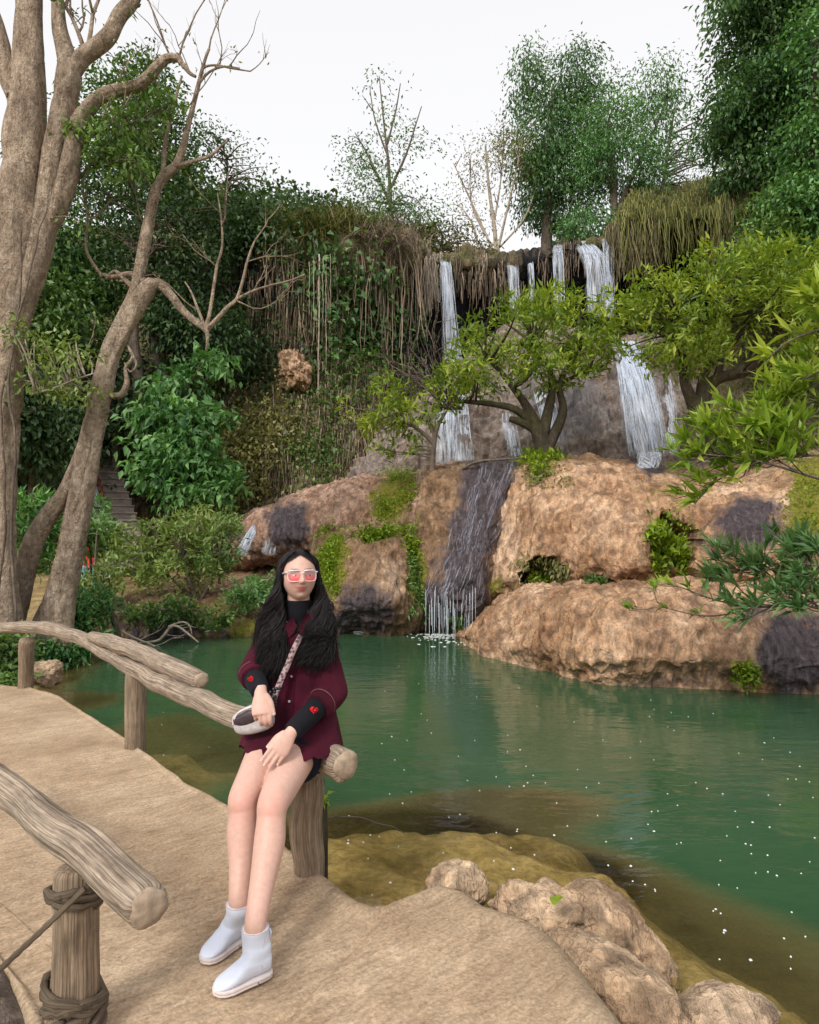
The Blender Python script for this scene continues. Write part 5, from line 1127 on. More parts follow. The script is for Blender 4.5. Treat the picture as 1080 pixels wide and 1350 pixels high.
tree('leafy_branch', 'green leafy sprays hanging across the pale limb against the sky', 'branch', [(95,250),(120,215),(150,185),(175,170)], [1.6,1.4,1.1,.7], 8.6, [(130,190,8.6,34,24,.4,34,11,.1),(165,160,8.6,30,22,.4,26,11,.1),(160,215,8.6,30,22,.3,22,11,.1),(200,130,8.7,26,20,.3,16,11,.1)], 'leaf_mid', 'bark_grey', 704, leaf=(.10, .045), nbr=36, kind='fold', br=.014, lo=0, shell=.2, tbase=.65)
# thin climbing stems on the largest trunk
big = [o for o in COL.objects if o.name == 'bare_tree'][0]
for k, pts in enumerate([[(22,820,2),(14,700,1.8),(20,600,1.8),(12,500,1.6),(24,400,1.4),(30,300,1.2)],[(-4,800,1.6),(8,660,1.6),(2,540,1.5),(22,430,1.3),(44,340,1.1),(62,270,.9)]]):
    mb = MB(); P, R = pxpath([(x, y, r, 8.12) for x, y, r in pts]); n = len(P)*8; C = cat_rom(P, n)+.02*np.stack([vnoise(np.arange(n)[:, None]*np.array([.31, .1, .2])+k, 4), np.zeros(n), np.zeros(n)], 1)
    add_tube(mb, C, cat_rom(R, n), seg=7, wob=.2, seed=k); mb.build('climbing_stem', MAT['bark_grey'], big)
# ================================================================ rails, posts, staircase
RA, RB = np.array([-1.906, 4.74, .552]), np.array([-.451, 3.01, .547])
RD = nrm(RB-RA)
def log(name, P, R, label, cat, mat, seed, seg=40, groove=.09, ng=5, parent=None, wob=.15, ends=True, per=22):
    mb = MB(); n = (len(P)-1)*per+1; C = cat_rom(P, n); r = cat_rom(np.asarray(R, float), n)
    C = C+.010*np.stack([vnoise(C*5+seed, 1), vnoise(C*5+seed, 2), vnoise(C*5+seed, 3)], 1)
    r = r*(1+.05*np.sin(np.linspace(0, len(P)*2.2, n)+seed))
    r[:3] *= [.80, .93, .99]; r[-3:] *= [.99, .93, .80]
    V, Q, T, tc = tube(C, r, seg=seg, wob=wob, wf=1.6, seed=seed, groove=groove, ng=ng)
    mb.add(V, Q, T, tc=tc); o = mb.build(name, MAT[mat], parent)
    return tag(o, label, cat) if label else o
def capdisc(c, d, r, seed, parent, name='end_grain'):
    d = nrm(d); a = nrm(np.cross(d, [0, 0, 1.])); b = np.cross(d, a); rs = np.random.default_rng(seed); n = 30
    th = np.linspace(0, 2*math.pi, n, endpoint=False); k = 1+.06*np.sin(th*3+seed)+.04*np.sin(th*7)
    mb = MB(); V = [c+d*.012]
    for f, o in ((.5, .011), (.9, .008), (1.0, -.004)): V += list(c+d*o+(np.cos(th)*k*r*f)[:, None]*a+(np.sin(th)*k*r*f)[:, None]*b)
    Q = []; T = [[0, 1+i, 1+(i+1) % n] for i in range(n)]
    for g in range(2):
        for i in range(n): Q.append([1+g*n+i, 1+(g+1)*n+i, 1+(g+1)*n+(i+1) % n, 1+g*n+(i+1) % n])
    mb.add(V, Q, T); return mb.build(name, MAT['endgrain'], parent)
far = W(-90, 828, 7.6)
rail = empty('rail', RB); tag(rail, 'long weathered log rail the woman sits on, doubled where a second log lies along it', 'handrail')
end = RB+RD*.30
log('log', np.array([far, W(0, 828, 6.75), W(60, 829, 6.25), W(110, 843, 5.75), W(178, 880, 4.74)-np.array([0, 0, .012]), RA*.5+RB*.5-np.array([0, 0, .012]), RB, end]), [.060, .058, .060, .060, .060, .063, .066, .066], None, None, 'rail', 801, parent=rail)
log('branch_stub', np.array([W(118, 838, 5.52), W(160, 851, 4.95), W(200, 868, 4.55), W(240, 886, 4.18), W(266, 897, 3.98)]), [.040, .058, .060, .060, .054], None, None, 'rail', 805, parent=rail)
capdisc(end, RD, .058, 2, rail); capdisc(W(266, 897, 3.98), RD, .045, 3, rail)
def post(base, top, r, label, seed, parent=None):
    P = np.array([base+np.array([0, 0, -.12]), base+np.array([.004, 0, .0]), base*.5+top*.5+np.array([.006, 0, 0]), top])
    return log('post', P, [r*1.12, r*1.08, r, r*.98], label, 'post', 'post', seed, seg=32, groove=.05, ng=4, per=14)
post(G(33, 906), W(37, 843, 6.45), .066, 'farthest grey rail post, next to the lumpy pinkish stone', 811)
post(G(178, 984), W(178, 886, 4.74), .068, 'free-standing brown post under the doubled log', 812)
post(G(404, 1148), W(404, 992, 3.01), .070, 'thick brown post just behind the woman\'s knees', 813)
# near rail
NA, NB = W(0, 1036, 2.55), W(100, 1112, 2.085); ND = nrm(NB-NA); NE = W(197, 1197, 1.735)
nrail = empty('rail', NB); tag(nrail, 'nearest thick log rail ending in a pale sawn face', 'handrail')
log('log', np.array([NA-ND*1.2, NA-ND*.5, NA, NB, NE]), [.062, .062, .062, .060, .055], None, None, 'rail', 821, parent=nrail, seg=56, per=36, groove=.09, ng=6)
capdisc(NE, nrm(NE-NB), .050, 5, nrail)
nb = G(97, 1362); np_ = empty('post', nb); tag(np_, 'nearest rail post, bound with dry vines at head and foot', 'post')
log('shaft', np.array([nb+[0, 0, -.12], nb, nb*.5+W(98, 1150, 2.03)*.5, W(98, 1140, 2.04)]), [.078, .074, .068, .060], None, None, 'post', 822, parent=np_, seg=44, per=26, groove=.06)
def coil(name, c, r, rr, turns, dz, seed, parent, tilt=.15, mat='vine'):
    rs = np.random.default_rng(seed); n = int(26*turns)+4; th = np.linspace(0, 2*math.pi*turns, n)+rs.uniform(0, 6)
    P = np.stack([c[0]+np.cos(th)*(r+rr*.5), c[1]+np.sin(th)*(r+rr*.5), c[2]+dz*np.linspace(0, 1, n)+tilt*r*np.cos(th+seed)], 1)
    P += .003*rs.normal(0, 1, P.shape); mb = MB(); add_tube(mb, P, rr*(1+.1*np.sin(th*3)), seg=10, wob=.15, seed=seed); return mb.build(name, MAT[mat], parent)
tp = W(98, 1168, 2.035)
for k in range(3): coil('vine_lashing', tp+[0, 0, -.008-.016*k], .066, .011, 1.15, .012, 830+k, np_, .25)
for k in range(6): coil('vine_lashing', nb+[0, 0, .018+.020*k], .073, .012, 1.25, .018, 840+k, np_, .45)
mb = MB(); q = np.array([W(112, 1172, 1.93), W(60, 1222, 1.9), W(0, 1278, 1.88), W(-60, 1335, 1.86)]); C = cat_rom(q, 50); add_tube(mb, C, .0085*(1+.12*np.sin(np.arange(50)*1.7)), seg=10, wob=.15, seed=4)
tag(mb.build('vine_rope', MAT['vine']), 'thin straight vine rope running down from the nearest rail post', 'rope')
mb = MB(); q = np.array([G(-20, 1290, -.06), G(8, 1330, -.05), G(28, 1378, -.06), G(45, 1450, -.08)])+np.array([-.05, 0, 0]); add_tube(mb, cat_rom(q, 40), .075, seg=24, wob=.2, seed=9, groove=.2, ng=6)
tag(mb.build('root', MAT['bark_grey']), 'grey weathered root along the outer edge of the path below the nearest rail', 'root')
# stakes in the water
mb = MB(); b = W(424, 1108, 3.25); add_tube(mb, np.array([b+[0, 0, -.5], b, W(424, 1058, 3.25)]), [.028, .028, .026], seg=12, wob=.2, seed=3)
st = tag(mb.build('stake', MAT['bark_dark']), 'short dark stake standing in the water behind the thick post', 'stake')
rs = np.random.default_rng(12); mb = MB(); c0 = W(423, 1054, 3.24); add_leaves(mb, np.repeat(c0[None], 9, 0)+rs.normal(0, .012, (9, 3)), rs.normal(0, 1, (9, 3))+[.3, -.6, .6], .06, .028, np.full(9, .9), rs)
tag(mb.build('seedling', MAT['leaf_moss']), 'tiny yellow-leaved seedling on top of the dark stake', 'seedling')
deadwood('thin horizontal stick floating by the dark stake', [(385,1079,1.0,3.3),(430,1078,1.2,3.3),(470,1077,1.0,3.3),(490,1082,.8,3.28)], 3.3, 431, 0, .2, .006, 1, mat='bark_grey', name='stick')
# staircase on the wooded slope
MAT['concrete'] = simple('stained concrete', (.34, .28, .26), .9, .2, .4, .35, 6)
MAT['concrete_white'] = simple('whitewashed concrete', (.70, .74, .78), .85, .2, .3, .35, 5)
MAT['red_paint'] = simple('dull red paint', (.22, .035, .035), .6, .3, None, .3, 8)
S0, S1 = W(168, 716, 16.2), W(122, 572, 20.4); NS = 17
stair = empty('staircase', S0); tag(stair, 'concrete staircase with red handrail climbing the dark wooded slope', 'stairs')
hd = nrm((S1-S0)*np.array([1, 1, 0])); sd_ = np.array([hd[1], -hd[0], 0]); up = np.array([0, 0, 1.])
def obox(mb, c, ax, hx, ay, hy, az, hz):
    V = [c+ax*hx*i+ay*hy*j+az*hz*k for i in (-1, 1) for j in (-1, 1) for k in (-1, 1)]
    mb.add(V, [[0,1,3,2],[4,6,7,5],[0,4,5,1],[2,3,7,6],[0,2,6,4],[1,5,7,3]])
st_len = np.linalg.norm((S1-S0)[:2])/NS; rise = (S1-S0)[2]/NS
for k in range(NS):
    c = S0+(S1-S0)*k/NS; mb = MB(); obox(mb, c+up*(rise*.5-.3), hd, st_len*.62, sd_, .36, up, rise*.5+.3)
    obox(mb, c-hd*st_len*.62+up*(rise-.02), hd, .035, sd_, .37, up, .022); o = mb.build('step', MAT['concrete'], stair, smooth=False); m = o.modifiers.new('b', 'BEVEL'); m.width = .02; m.segments = 2
def ramp_box(name, off, z0, z1, half, mat, a=0., b=1.):
    A = S0+(S1-S0)*a+sd_*off; B = S0+(S1-S0)*b+sd_*off; mb = MB(); V = []
    for p in (A, B):
        for s in (-1, 1):
            for z in (z0, z1): V.append(p+sd_*half*s+up*z)
    mb.add(V, [[0,1,3,2],[4,6,7,5],[0,4,5,1],[2,3,7,6],[0,2,6,4],[1,5,7,3]]); return mb.build(name, MAT[mat], stair, smooth=False)
ramp_box('stringer_wall', -.46, -.9, .30, .07, 'concrete_white', -.02, .62); 
mb = MB(); A = S0-sd_*.42+up*.72; B = S0+(S1-S0)*.9-sd_*.42+up*.72; add_tube(mb, np.array([A, A*.5+B*.5, B]), .03, seg=8); mb.build('handrail', MAT['red_paint'], stair)
for k in range(5):
    p = S0+(S1-S0)*(k*.2)-sd_*.42; mb = MB(); add_tube(mb, np.array([p+up*.2, p+up*.45, p+up*.72]), .022, seg=8); mb.build('baluster', MAT['red_paint'], stair)
fe = empty('wooden_fence', W(210, 700, 15.5)); tag(fe, 'small rustic brown wooden fence behind the airy shrub', 'fence')
for x in (208, 216): mb = MB(); add_tube(mb, np.array([W(x, 712, 15.5), W(x, 698, 15.5), W(x+.5, 684, 15.5)]), .045, seg=8, wob=.1); mb.build('fence_post', MAT['bark_grey'], fe)
for dy in (0, 7): mb = MB(); add_tube(mb, np.array([W(190, 692+dy, 15.4), W(205, 688+dy, 15.4), W(221, 684+dy, 15.4)]), .035, seg=8, wob=.1); mb.build('fence_rail', MAT['bark_grey'], fe)
# ================================================================ people
def loft(mb, secs, n=40, per=6, closed=True, expo=2.0):
    """secs: (centre, half-axis A, half-axis B); smooth closed skin through the ellipses"""
    S = np.array([np.concatenate(s) for s in secs], float); m = (len(S)-1)*per+1
    S = cat_rom(S, m); th = np.linspace(0, 2*math.pi, n, endpoint=False)
    c, s = np.cos(th), np.sin(th); c = np.sign(c)*np.abs(c)**(2/expo); s = np.sign(s)*np.abs(s)**(2/expo)
    V = S[:, None, :3]+S[:, None, 3:6]*c[None, :, None]+S[:, None, 6:9]*s[None, :, None]
    idx = np.arange(m*n).reshape(m, n)
    Q = np.stack([idx[:-1], np.roll(idx, -1, 1)[:-1], np.roll(idx, -1, 1)[1:], idx[1:]], -1).reshape(-1, 4)
    V = V.reshape(-1, 3); T = None
    if closed:
        k = len(V); V = np.concatenate([V, S[:1, :3], S[-1:, :3]])
        T = np.concatenate([np.stack([np.roll(idx[0], -1), idx[0], np.full(n, k)], -1), np.stack([idx[-1], np.roll(idx[-1], -1), np.full(n, k+1)], -1)])
    mb.add(V, Q, T); return mb
def A3(*v): return np.array(v, float)
def limb3(mb, pts, per=8, n=24):
    """pts: (point, radius) -> round tapered limb"""
    P = np.array([p for p, r in pts]); R = np.array([r for p, r in pts]); m = (len(P)-1)*per+1
    V, Q, T, tc = tube(cat_rom(P, m), np.maximum(cat_rom(R, m), .003), seg=n); mb.add(V, Q, T)
def ball(mb, c, r, n=16):
    u = np.linspace(0, 2*math.pi, n, endpoint=False); v = np.linspace(.02, math.pi-.02, n)
    U, Vv = np.meshgrid(u, v, indexing='ij'); d = np.stack([np.cos(U)*np.sin(Vv), np.sin(U)*np.sin(Vv), np.cos(Vv)], -1).reshape(-1, 3)
    idx = np.arange(n*n).reshape(n, n); k = len(d); V = np.concatenate([d*np.broadcast_to(r, (3,)), [[0, 0, np.broadcast_to(r, (3,))[2]], [0, 0, -np.broadcast_to(r, (3,))[2]]]])+c
    T = np.concatenate([np.stack([idx[:, 0], np.roll(idx[:, 0], -1), np.full(n, k)], -1), np.stack([np.roll(idx[:, -1], -1), idx[:, -1], np.full(n, k+1)], -1)])
    mb.add(V, grid_quads(n, n, True), T)
def fuse(mb, voxel, smooth=4, factor=.5):
    """union of overlapping closed shapes as one continuous skin: verts, quads"""
    V = mb.verts(); o = raw_mesh('tmp', V, np.concatenate(mb.Q) if mb.Q else None, np.concatenate(mb.T) if mb.T else None, None, None, True, (0, 0, 0))
    m = o.modifiers.new('r', 'REMESH'); m.mode = 'VOXEL'; m.voxel_size = voxel; m.adaptivity = 0
    m = o.modifiers.new('s', 'SMOOTH'); m.factor = factor; m.iterations = smooth
    dg = bpy.context.evaluated_depsgraph_get(); e = o.evaluated_get(dg); me = e.to_mesh()
    v = np.empty(len(me.vertices)*3, np.float32); me.vertices.foreach_get('co', v); v = v.reshape(-1, 3).astype(float)
    Q, T = [], []
    for p in me.polygons: (Q if len(p.vertices) == 4 else T).append(list(p.vertices))
    e.to_mesh_clear(); d = o.data; bpy.data.objects.remove(o); bpy.data.meshes.remove(d)
    return v, np.array(Q) if Q else None, np.array(T) if T else None
def skin_mat():
    t = NT('skin'); p = t.pos(); n = t.noise(p, 60, 4)
    c = t.mix(1.0, (.58, .36, .29), t.ramp(n, [(.3, .93), (.7, 1.06)]), 'MULTIPLY')
    c = t.mix(t.attr('lip'), c, (.46, .11, .11)); c = t.mix(t.attr('brow'), c, (.05, .032, .026)); c = t.mix(t.attr('blush'), c, (.62, .25, .20)); c = t.mix(t.attr('nail'), c, (.80, .60, .55))
    return t.done(t.pbsdf(c, .5, .35, t.bump(n, .05, .002), **{'Subsurface Weight': .12, 'Subsurface Radius': (.012, .005, .003), 'Subsurface Scale': .6}))
MAT['skin'] = skin_mat()
def cloth(name, col, rib=None, var=.25, bs=.3, rough=.85, sheen=.2):
    t = NT(name); p = t.pos(); n = t.noise(p, 9, 5, .6); f = t.noise(p, 220, 2)
    c = t.mix(1.0, col, t.ramp(n, [(.3, 1-var), (.7, 1+var)]), 'MULTIPLY'); c = t.mix(.5, c, t.ramp(f, [(.3, .7), (.7, 1.3)]), 'MULTIPLY')
    h = t.math('ADD', t.math('MULTIPLY', f, .25), t.noise(t.scale(p, (1, 1, .6)), 18, 4, .5, .6))
    if rib: h = t.math('ADD', t.math('MULTIPLY', t.math('SINE', t.math('MULTIPLY', t.n('ShaderNodeSeparateXYZ', {0: p}).outputs[0], rib)), .25), h)
    return t.done(t.pbsdf(c, rough, .2, t.bump(h, bs, .01), **{'Sheen Weight': sheen, 'Sheen Roughness': .4, 'Sheen Tint': (*[min(1, x*4+.05) for x in col], 1)}))
MAT['shirt'] = cloth('burgundy corduroy', (.060, .0042, .0155), 2100, .35, .6, .85, .12)
MAT['black_knit'] = cloth('black knit', (.006, .0065, .010), None, .3, .3)
MAT['denim'] = cloth('dark navy denim', (.008, .010, .020), None, .4, .4)
MAT['boot'] = simple('white boot leather', (.60, .64, .74), .45, .4, .25, .06, 14)
MAT['boot_sole'] = simple('off-white sole', (.62, .55, .53), .7, .3, .2, .12, 20)
MAT['bag'] = simple('pale grey canvas', (.46, .43, .43), .8, .2, .4, .2, 60)
MAT['bag_dark'] = simple('dark plum leather', (.045, .028, .034), .45, .4, .3, .25, 60)
MAT['heart'] = simple('red embroidery', (.62, .02, .025), .7, .2, .5, .2, 300)
MAT['thread'] = simple('pale stitching', (.20, .07, .08), .8, .2)
MAT['button'] = simple('metal snap button', (.35, .30, .30), .35, .6)
MAT['black_plastic'] = simple('black beads', (.01, .01, .012), .3, .5)
MAT['frame'] = simple('clear white spectacle frame', (.66, .58, .60), .2, .5)
MAT['eye_white'] = simple('eye white', (.70, .66, .64), .3, .5); MAT['iris'] = simple('dark iris', (.02, .012, .01), .2, .5)
def hair_mat():
    t = NT('dark brown hair'); f = t.attr('tint')
    c = t.ramp(f, [(0, (.004, .003, .0035)), (.6, (.012, .009, .010)), (1, (.035, .024, .026))])
    return t.done(t.pbsdf(c, .55, .2, **{'Anisotropic': .4}))
MAT['hair'] = hair_mat()
def lens_mat():
    t = NT('pink graded lens'); g = t.attr('tint')
    a = t.pbsdf(t.ramp(g, [(.25, (.80, .13, .16)), (.50, (.80, .22, .25)), (.66, (.80, .62, .66)), (.95, (.85, .80, .84))]), .08, .6)
    tr = t.n('ShaderNodeBsdfTransparent', {'Color': t.ramp(g, [(.2, (1, .55, .57)), (.6, (1, .82, .83)), (.9, (1, .97, .97))])})
    return t.done(t.n('ShaderNodeMixShader', {0: t.ramp(g, [(.3, .38), (.75, .12)]), 1: tr.outputs[0], 2: a.outputs[0]}))
MAT['lens'] = lens_mat()
def strap_mat():
    t = NT('printed strap'); n = t.vor(t.pos(), 75); return t.done(t.pbsdf(t.ramp(n, [(.2, (.06, .035, .04)), (.4, (.17, .11, .115)), (.6, (.34, .25, .25))]), .8, .2))
MAT['strap'] = strap_mat()

# ---- joints (world metres)
PEL = W(388, 952, 3.04); WAI = W(390, 905, 3.07); CHE = W(392, 858, 3.08); NEK = W(394, 813, 3.08); HEAD = W(394, 759.5, 3.05)
SHR, ELR, WRR = W(361, 834, 3.06), W(333, 887, 2.97), W(344, 914, 2.79)
SHL, ELL, WRL = W(425, 833, 3.06), W(436, 915, 2.97), W(383, 967, 2.70)
HIR, KNR, ANR = W(370, 962, 3.0), W(321, 1054, 2.62), W(315, 1192, 2.46)
HIL, KNL, ANL = W(406, 966, 3.0), W(360, 1060, 2.55), W(337, 1224, 2.31)
X = A3(1, 0, 0); Yv = A3(0, 1, 0); Z = A3(0, 0, 1)
YAW = math.radians(19); HX = A3(math.cos(YAW), math.sin(YAW), 0); HY = A3(math.sin(YAW), -math.cos(YAW), 0)     # head axes: HX to her left, HY out of the face
PIT = math.radians(4); HZv = nrm(Z*math.cos(PIT)-HY*math.sin(PIT)); HY = nrm(HY*math.cos(PIT)+Z*math.sin(PIT))
def hw(l): return HEAD+l[..., 0:1]*HX+l[..., 1:2]*HY+l[..., 2:3]*HZv
def head_local(V): d = V-HEAD; return np.stack([d@HX, d@HY, d@HZv], 1)
def head_shape(d):
    """unit directions -> head surface in head axes"""
    x, y, z = d[:, 0], d[:, 1], d[:, 2]
    px, py, pz = x*.0735, y*.092, z*.112
    low = np.clip(-z, 0, 1)
    px = px*1.02*(1-.22*low**2.0); py = np.where(y > 0, py*(1-.06*low)+.004, py*(1-.35*low**1.2))
    f = np.clip(y, 0, 1)
    py = py-.010*f*np.exp(-(px/.075)**2)*sstep(.3, .9, f)*0
    def g(cx, cz, sx, sz): return np.exp(-((px-cx)/sx)**2-((pz-cz)/sz)**2)*sstep(.1, .5, y)
    py = py+.016*g(0, -.024, .0105, .012)+.010*g(0, -.006, .0075, .020)+.003*g(0, .020, .035, .012)   # nose, bridge, eyebrow ridge
    py = py+.005*(g(.010, -.027, .006, .006)+g(-.010, -.027, .006, .006))
    py = py-.008*(g(.030, .002, .015, .010)+g(-.030, .002, .015, .010))                                  # sockets
    py = py+.006*(g(.036, -.024, .020, .018)+g(-.036, -.024, .020, .018))                                # cheeks
    py = py+.0045*g(0, -.049, .022, .0055)+.0050*g(0, -.0605, .019, .0060)-.004*g(0, -.0545, .026, .0022) # lips
    py = py-.003*g(0, -.072, .016, .006)+.007*g(0, -.090, .018, .012)                                   # chin
    return np.stack([px, py, pz], 1)
def sphere_dirs(nu, nv):
    u = np.linspace(0, 2*math.pi, nu, endpoint=False); v = np.linspace(.004, math.pi-.004, nv)
    U, Vv = np.meshgrid(u, v, indexing='ij'); return np.stack([np.sin(U)*np.sin(Vv), np.cos(U)*np.sin(Vv), np.cos(Vv)], -1).reshape(-1, 3)
def add_hand(mb, wr, fw, across, back, curls, spread=.10, size=1.0, thumb=(.75, .55, .2), tips=None, lead=None):
    """palm, four fingers and a thumb. across points to the thumb side, back out of the back of the hand"""
    fw = nrm(fw); across = nrm(across-fw*across.dot(fw)); back = nrm(np.cross(fw, across)) if np.dot(np.cross(fw, across), back) > 0 else -nrm(np.cross(fw, across)); s = size
    loft(mb, [(wr-fw*.03*s, across*.024*s, back*.019*s), (wr, across*.026*s, back*.018*s), (wr+fw*.035*s, across*.037*s, back*.017*s), (wr+fw*.070*s, across*.041*s, back*.0145*s), (wr+fw*.088*s, across*.038*s, back*.011*s)], n=28, per=5)
    for k, (o, L, r) in enumerate(((.030, .070, .0086), (.0105, .078, .0088), (-.0095, .072, .0084), (-.0285, .057, .0076))):
        p = wr+fw*(.080-(.010 if k == 3 else 0))*s+across*o*s; d = nrm(fw+across*o*spread*20); pts = [(p-d*.02*s, r*s), (p, r*s*1.05)]
        nb_ = back
        for seg_, c in zip((.42, .32, .26), curls[k]):
            ca, sa = math.cos(c), math.sin(c); d, nb_ = nrm(d*ca-nb_*sa), nrm(nb_*ca+d*sa)
            p = p+d*L*seg_*s; r *= .93; pts.append((p, r*s))
        if tips is not None: tips.append(p)
        limb3(mb, pts, per=5, n=14)
    p = wr+fw*.022*s+across*.026*s; a, b, c = thumb; d = nrm(fw*a+across*b-back*c); pts = [(p-d*.012, .012*s), (p+d*.022*s, .0125*s)]; d2 = nrm(d+fw*.35-across*.15); pts += [(p+d*.022*s+d2*.030*s, .0098*s), (p+d*.022*s+d2*.054*s, .0075*s)]
    if tips is not None: tips.append(pts[-1][0])
    limb3(mb, pts, per=5, n=14)
def build_woman():
    root = empty('person', (PEL[0], PEL[1], 0)); tag(root, 'long-haired woman in burgundy shirt and pink glasses sitting on the log rail, looking aside', 'person')
    mb = MB()
    d = sphere_dirs(110, 90); k = np.arange(110*90).reshape(110, 90); hv = hw(head_shape(d))
    cap = np.concatenate([np.stack([k[:, 0], np.roll(k[:, 0], -1), np.full(110, 9900)], -1), np.stack([np.roll(k[:, -1], -1), k[:, -1], np.full(110, 9901)], -1)])
    mb.add(np.concatenate([hv, hw(A3(0, 0, .112)[None]), hw(A3(0, 0, -.112)[None])]), grid_quads(110, 90, True), cap)
    limb3(mb, [(NEK-Z*.05, .058), (NEK+Z*.01, .052), (HEAD-Z*.07-HY*.012, .050), (HEAD-Z*.02-HY*.02, .05)])
    loft(mb, [(PEL-Z*.06, X*.14, Yv*.10), (PEL, X*.165, Yv*.115), (WAI, X*.125, Yv*.095), (CHE, X*.145, Yv*.10), (NEK-Z*.06, X*.14, Yv*.075), (NEK-Z*.01, X*.075, Yv*.06)])
    for sh, el, wr in ((SHR, ELR, WRR), (SHL, ELL, WRL)):
        limb3(mb, [(sh, .052), (sh*.5+el*.5, .045), (el, .038), (el*.6+wr*.4, .036), (wr, .025)])
    for hi, kn, an, s in ((HIR, KNR, ANR, -1), (HIL, KNL, ANL, 1)):
        q = kn-an
        limb3(mb, [(hi, .090), (hi*.62+kn*.38+Z*.006, .085), (hi*.25+kn*.75+Z*.004, .069), (kn*1.0+Yv*.004, .0585), (kn*.86+an*.14+Yv*.008, .0535), (kn*.64+an*.36+Yv*.018+X*.004*s, .0565), (kn*.36+an*.64+Yv*.012, .0455), (an+Z*.02, .0365), (an-Z*.012, .036)], per=10, n=36)
    tips = []
    # her right hand closes over the bag, her left hand lies between the thighs
    add_hand(mb, WRR, W(346, 950, 2.735)-WRR, A3(1, .12, .1), A3(.1, -1, .3), [(.35, .65, .5), (.42, .7, .55), (.48, .75, .55), (.55, .75, .55)], .03, 1.02, (.85, .40, .12), tips)
    add_hand(mb, WRL, W(350, 1014, 2.61)-WRL, A3(-.75, -.05, .55), A3(.15, -.75, .6), [(.02, .14, .15), (.05, .16, .15), (.08, .18, .18), (.14, .22, .2)], .03, 1.0, (.9, .35, .25), tips)
    v, Q, T = fuse(mb, .0042, 3, .5)
    L = head_local(v); near = np.linalg.norm(L, axis=1) < .14
    def gg(cx, cz, sx, sz): return np.where(near & (L[:, 1] > .045), np.exp(-(((L[:, 0]-cx)/sx)**2+((L[:, 2]-cz)/sz)**2)**2), 0)
    lip = np.clip(np.maximum(gg(0, -.0495, .026, .0055), gg(0, -.0595, .022, .0065)), 0, 1)
    brow = np.maximum(gg(.031, .0285, .018, .0036), gg(-.031, .0285, .018, .0036))
    brow = np.maximum(brow, .55*np.maximum(gg(.0075, -.0345, .0045, .0028), gg(-.0075, -.0345, .0045, .0028))); brow = np.maximum(brow, .5*gg(0, -.0548, .024, .0016))  # nostril shade and the dark lip line are painted in with the eyebrows
    blush = .28*np.maximum(gg(.038, -.028, .022, .018), gg(-.038, -.028, .022, .018))
    for kn in (KNR, KNL): blush = np.maximum(blush, .42*np.exp(-(np.linalg.norm((v-kn-A3(0, -.05, .015))*np.array([1, 1, .8]), axis=1)/.050)**2))
    nail = np.zeros(len(v))
    for t_ in tips: nail = np.maximum(nail, .8*(np.linalg.norm(v-t_-A3(0, -.006, .002), axis=1) < .007))
    b = MB(); b.add(v, Q, T, lip=lip, brow=brow, blush=blush, nail=nail); b.build('body', MAT['skin'], root)
    # eyes
    for s in (-1, 1):
        b = MB(); c = hw(A3(.031*s, .0765, .002)[None])[0]; ball(b, c, A3(.0135, .007, .0065), 18); e = b.build('eye', MAT['eye_white'], root)
        b = MB(); ball(b, c+HY*.0045+HX*.004, A3(.0055, .0045, .0055), 14); b.build('iris', MAT['iris'], e)
    # glasses
    gl = None; b = MB()
    def rr(cx, cz, hx, hz, n=40, e=3.6):
        th = np.linspace(0, 2*math.pi, n, endpoint=False); c, s = np.cos(th), np.sin(th)
        x = cx+hx*np.sign(c)*np.abs(c)**(2/e)*(1+.06*s); z = cz+hz*np.sign(s)*np.abs(s)**(2/e)
        return np.stack([x, .0985-.35*x*x/.07-.0*z, z], 1)
    for s in (-1, 1):
        ring = rr(.0335*s, -.004, .0285, .0245); ring = np.concatenate([ring, ring[:2]]); ring = ring+A3(0, 0, .005); add_tube(b, hw(ring), .0019, seg=8, cap=False)
    add_tube(b, hw(np.array([[-.008, .099, .009], [0, .101, .012], [.008, .099, .009]])), .0028, seg=8)
    for s in (-1, 1): add_tube(b, hw(np.array([[.061*s, .084, .017], [.069*s, .074, .017], [.075*s, .03, .013], [.076*s, -.02, .004]])), .0032, seg=8)
    for s in (-1, 1): add_tube(b, hw(np.array([[.010*s, .0985, .0225], [.035*s, .0935, .0245], [.060*s, .0805, .0215]])), .0030, seg=8)
    gl = b.build('glasses', MAT['frame'], root)
    for s in (-1, 1):
        b = MB(); ring = rr(.0335*s, .001, .0275, .0235); c = ring.mean(0); lay = [c+(ring-c)*f for f in (1, .75, .5, .25)]
        V = np.concatenate(lay+[c[None]]); n = 40; i = np.arange(n); j = (i+1) % n
        Qd = np.concatenate([np.stack([a*n+i, a*n+j, (a+1)*n+j, (a+1)*n+i], 1) for a in range(3)]); Td = np.stack([3*n+i, 3*n+j, np.full(n, 4*n)], 1)
        b.add(hw(V), Qd, Td, tint=np.clip((V[:, 2]+.0235)/.049, 0, 1)); b.build('lens', MAT['lens'], gl)
    # hair: a scalp shell and many wavy locks
    hb = MB(); rs = np.random.default_rng(55); dd = sphere_dirs(90, 70); sp = head_shape(dd)*np.array([1.075, 1.06, 1.055])+A3(0, -.003, .002)
    Qs = grid_quads(90, 70, True); cen = sp[Qs].mean(1)
    face = (cen[:, 1] > .012) & (cen[:, 2] < .094-.62*np.abs(cen[:, 0]+.004)) & (np.abs(cen[:, 0]) < .074)
    low = (cen[:, 2] < -.075)
    hb.add(hw(sp), Qs[~(face | low)], None, tint=np.full(len(sp), .35))
    wd = .5
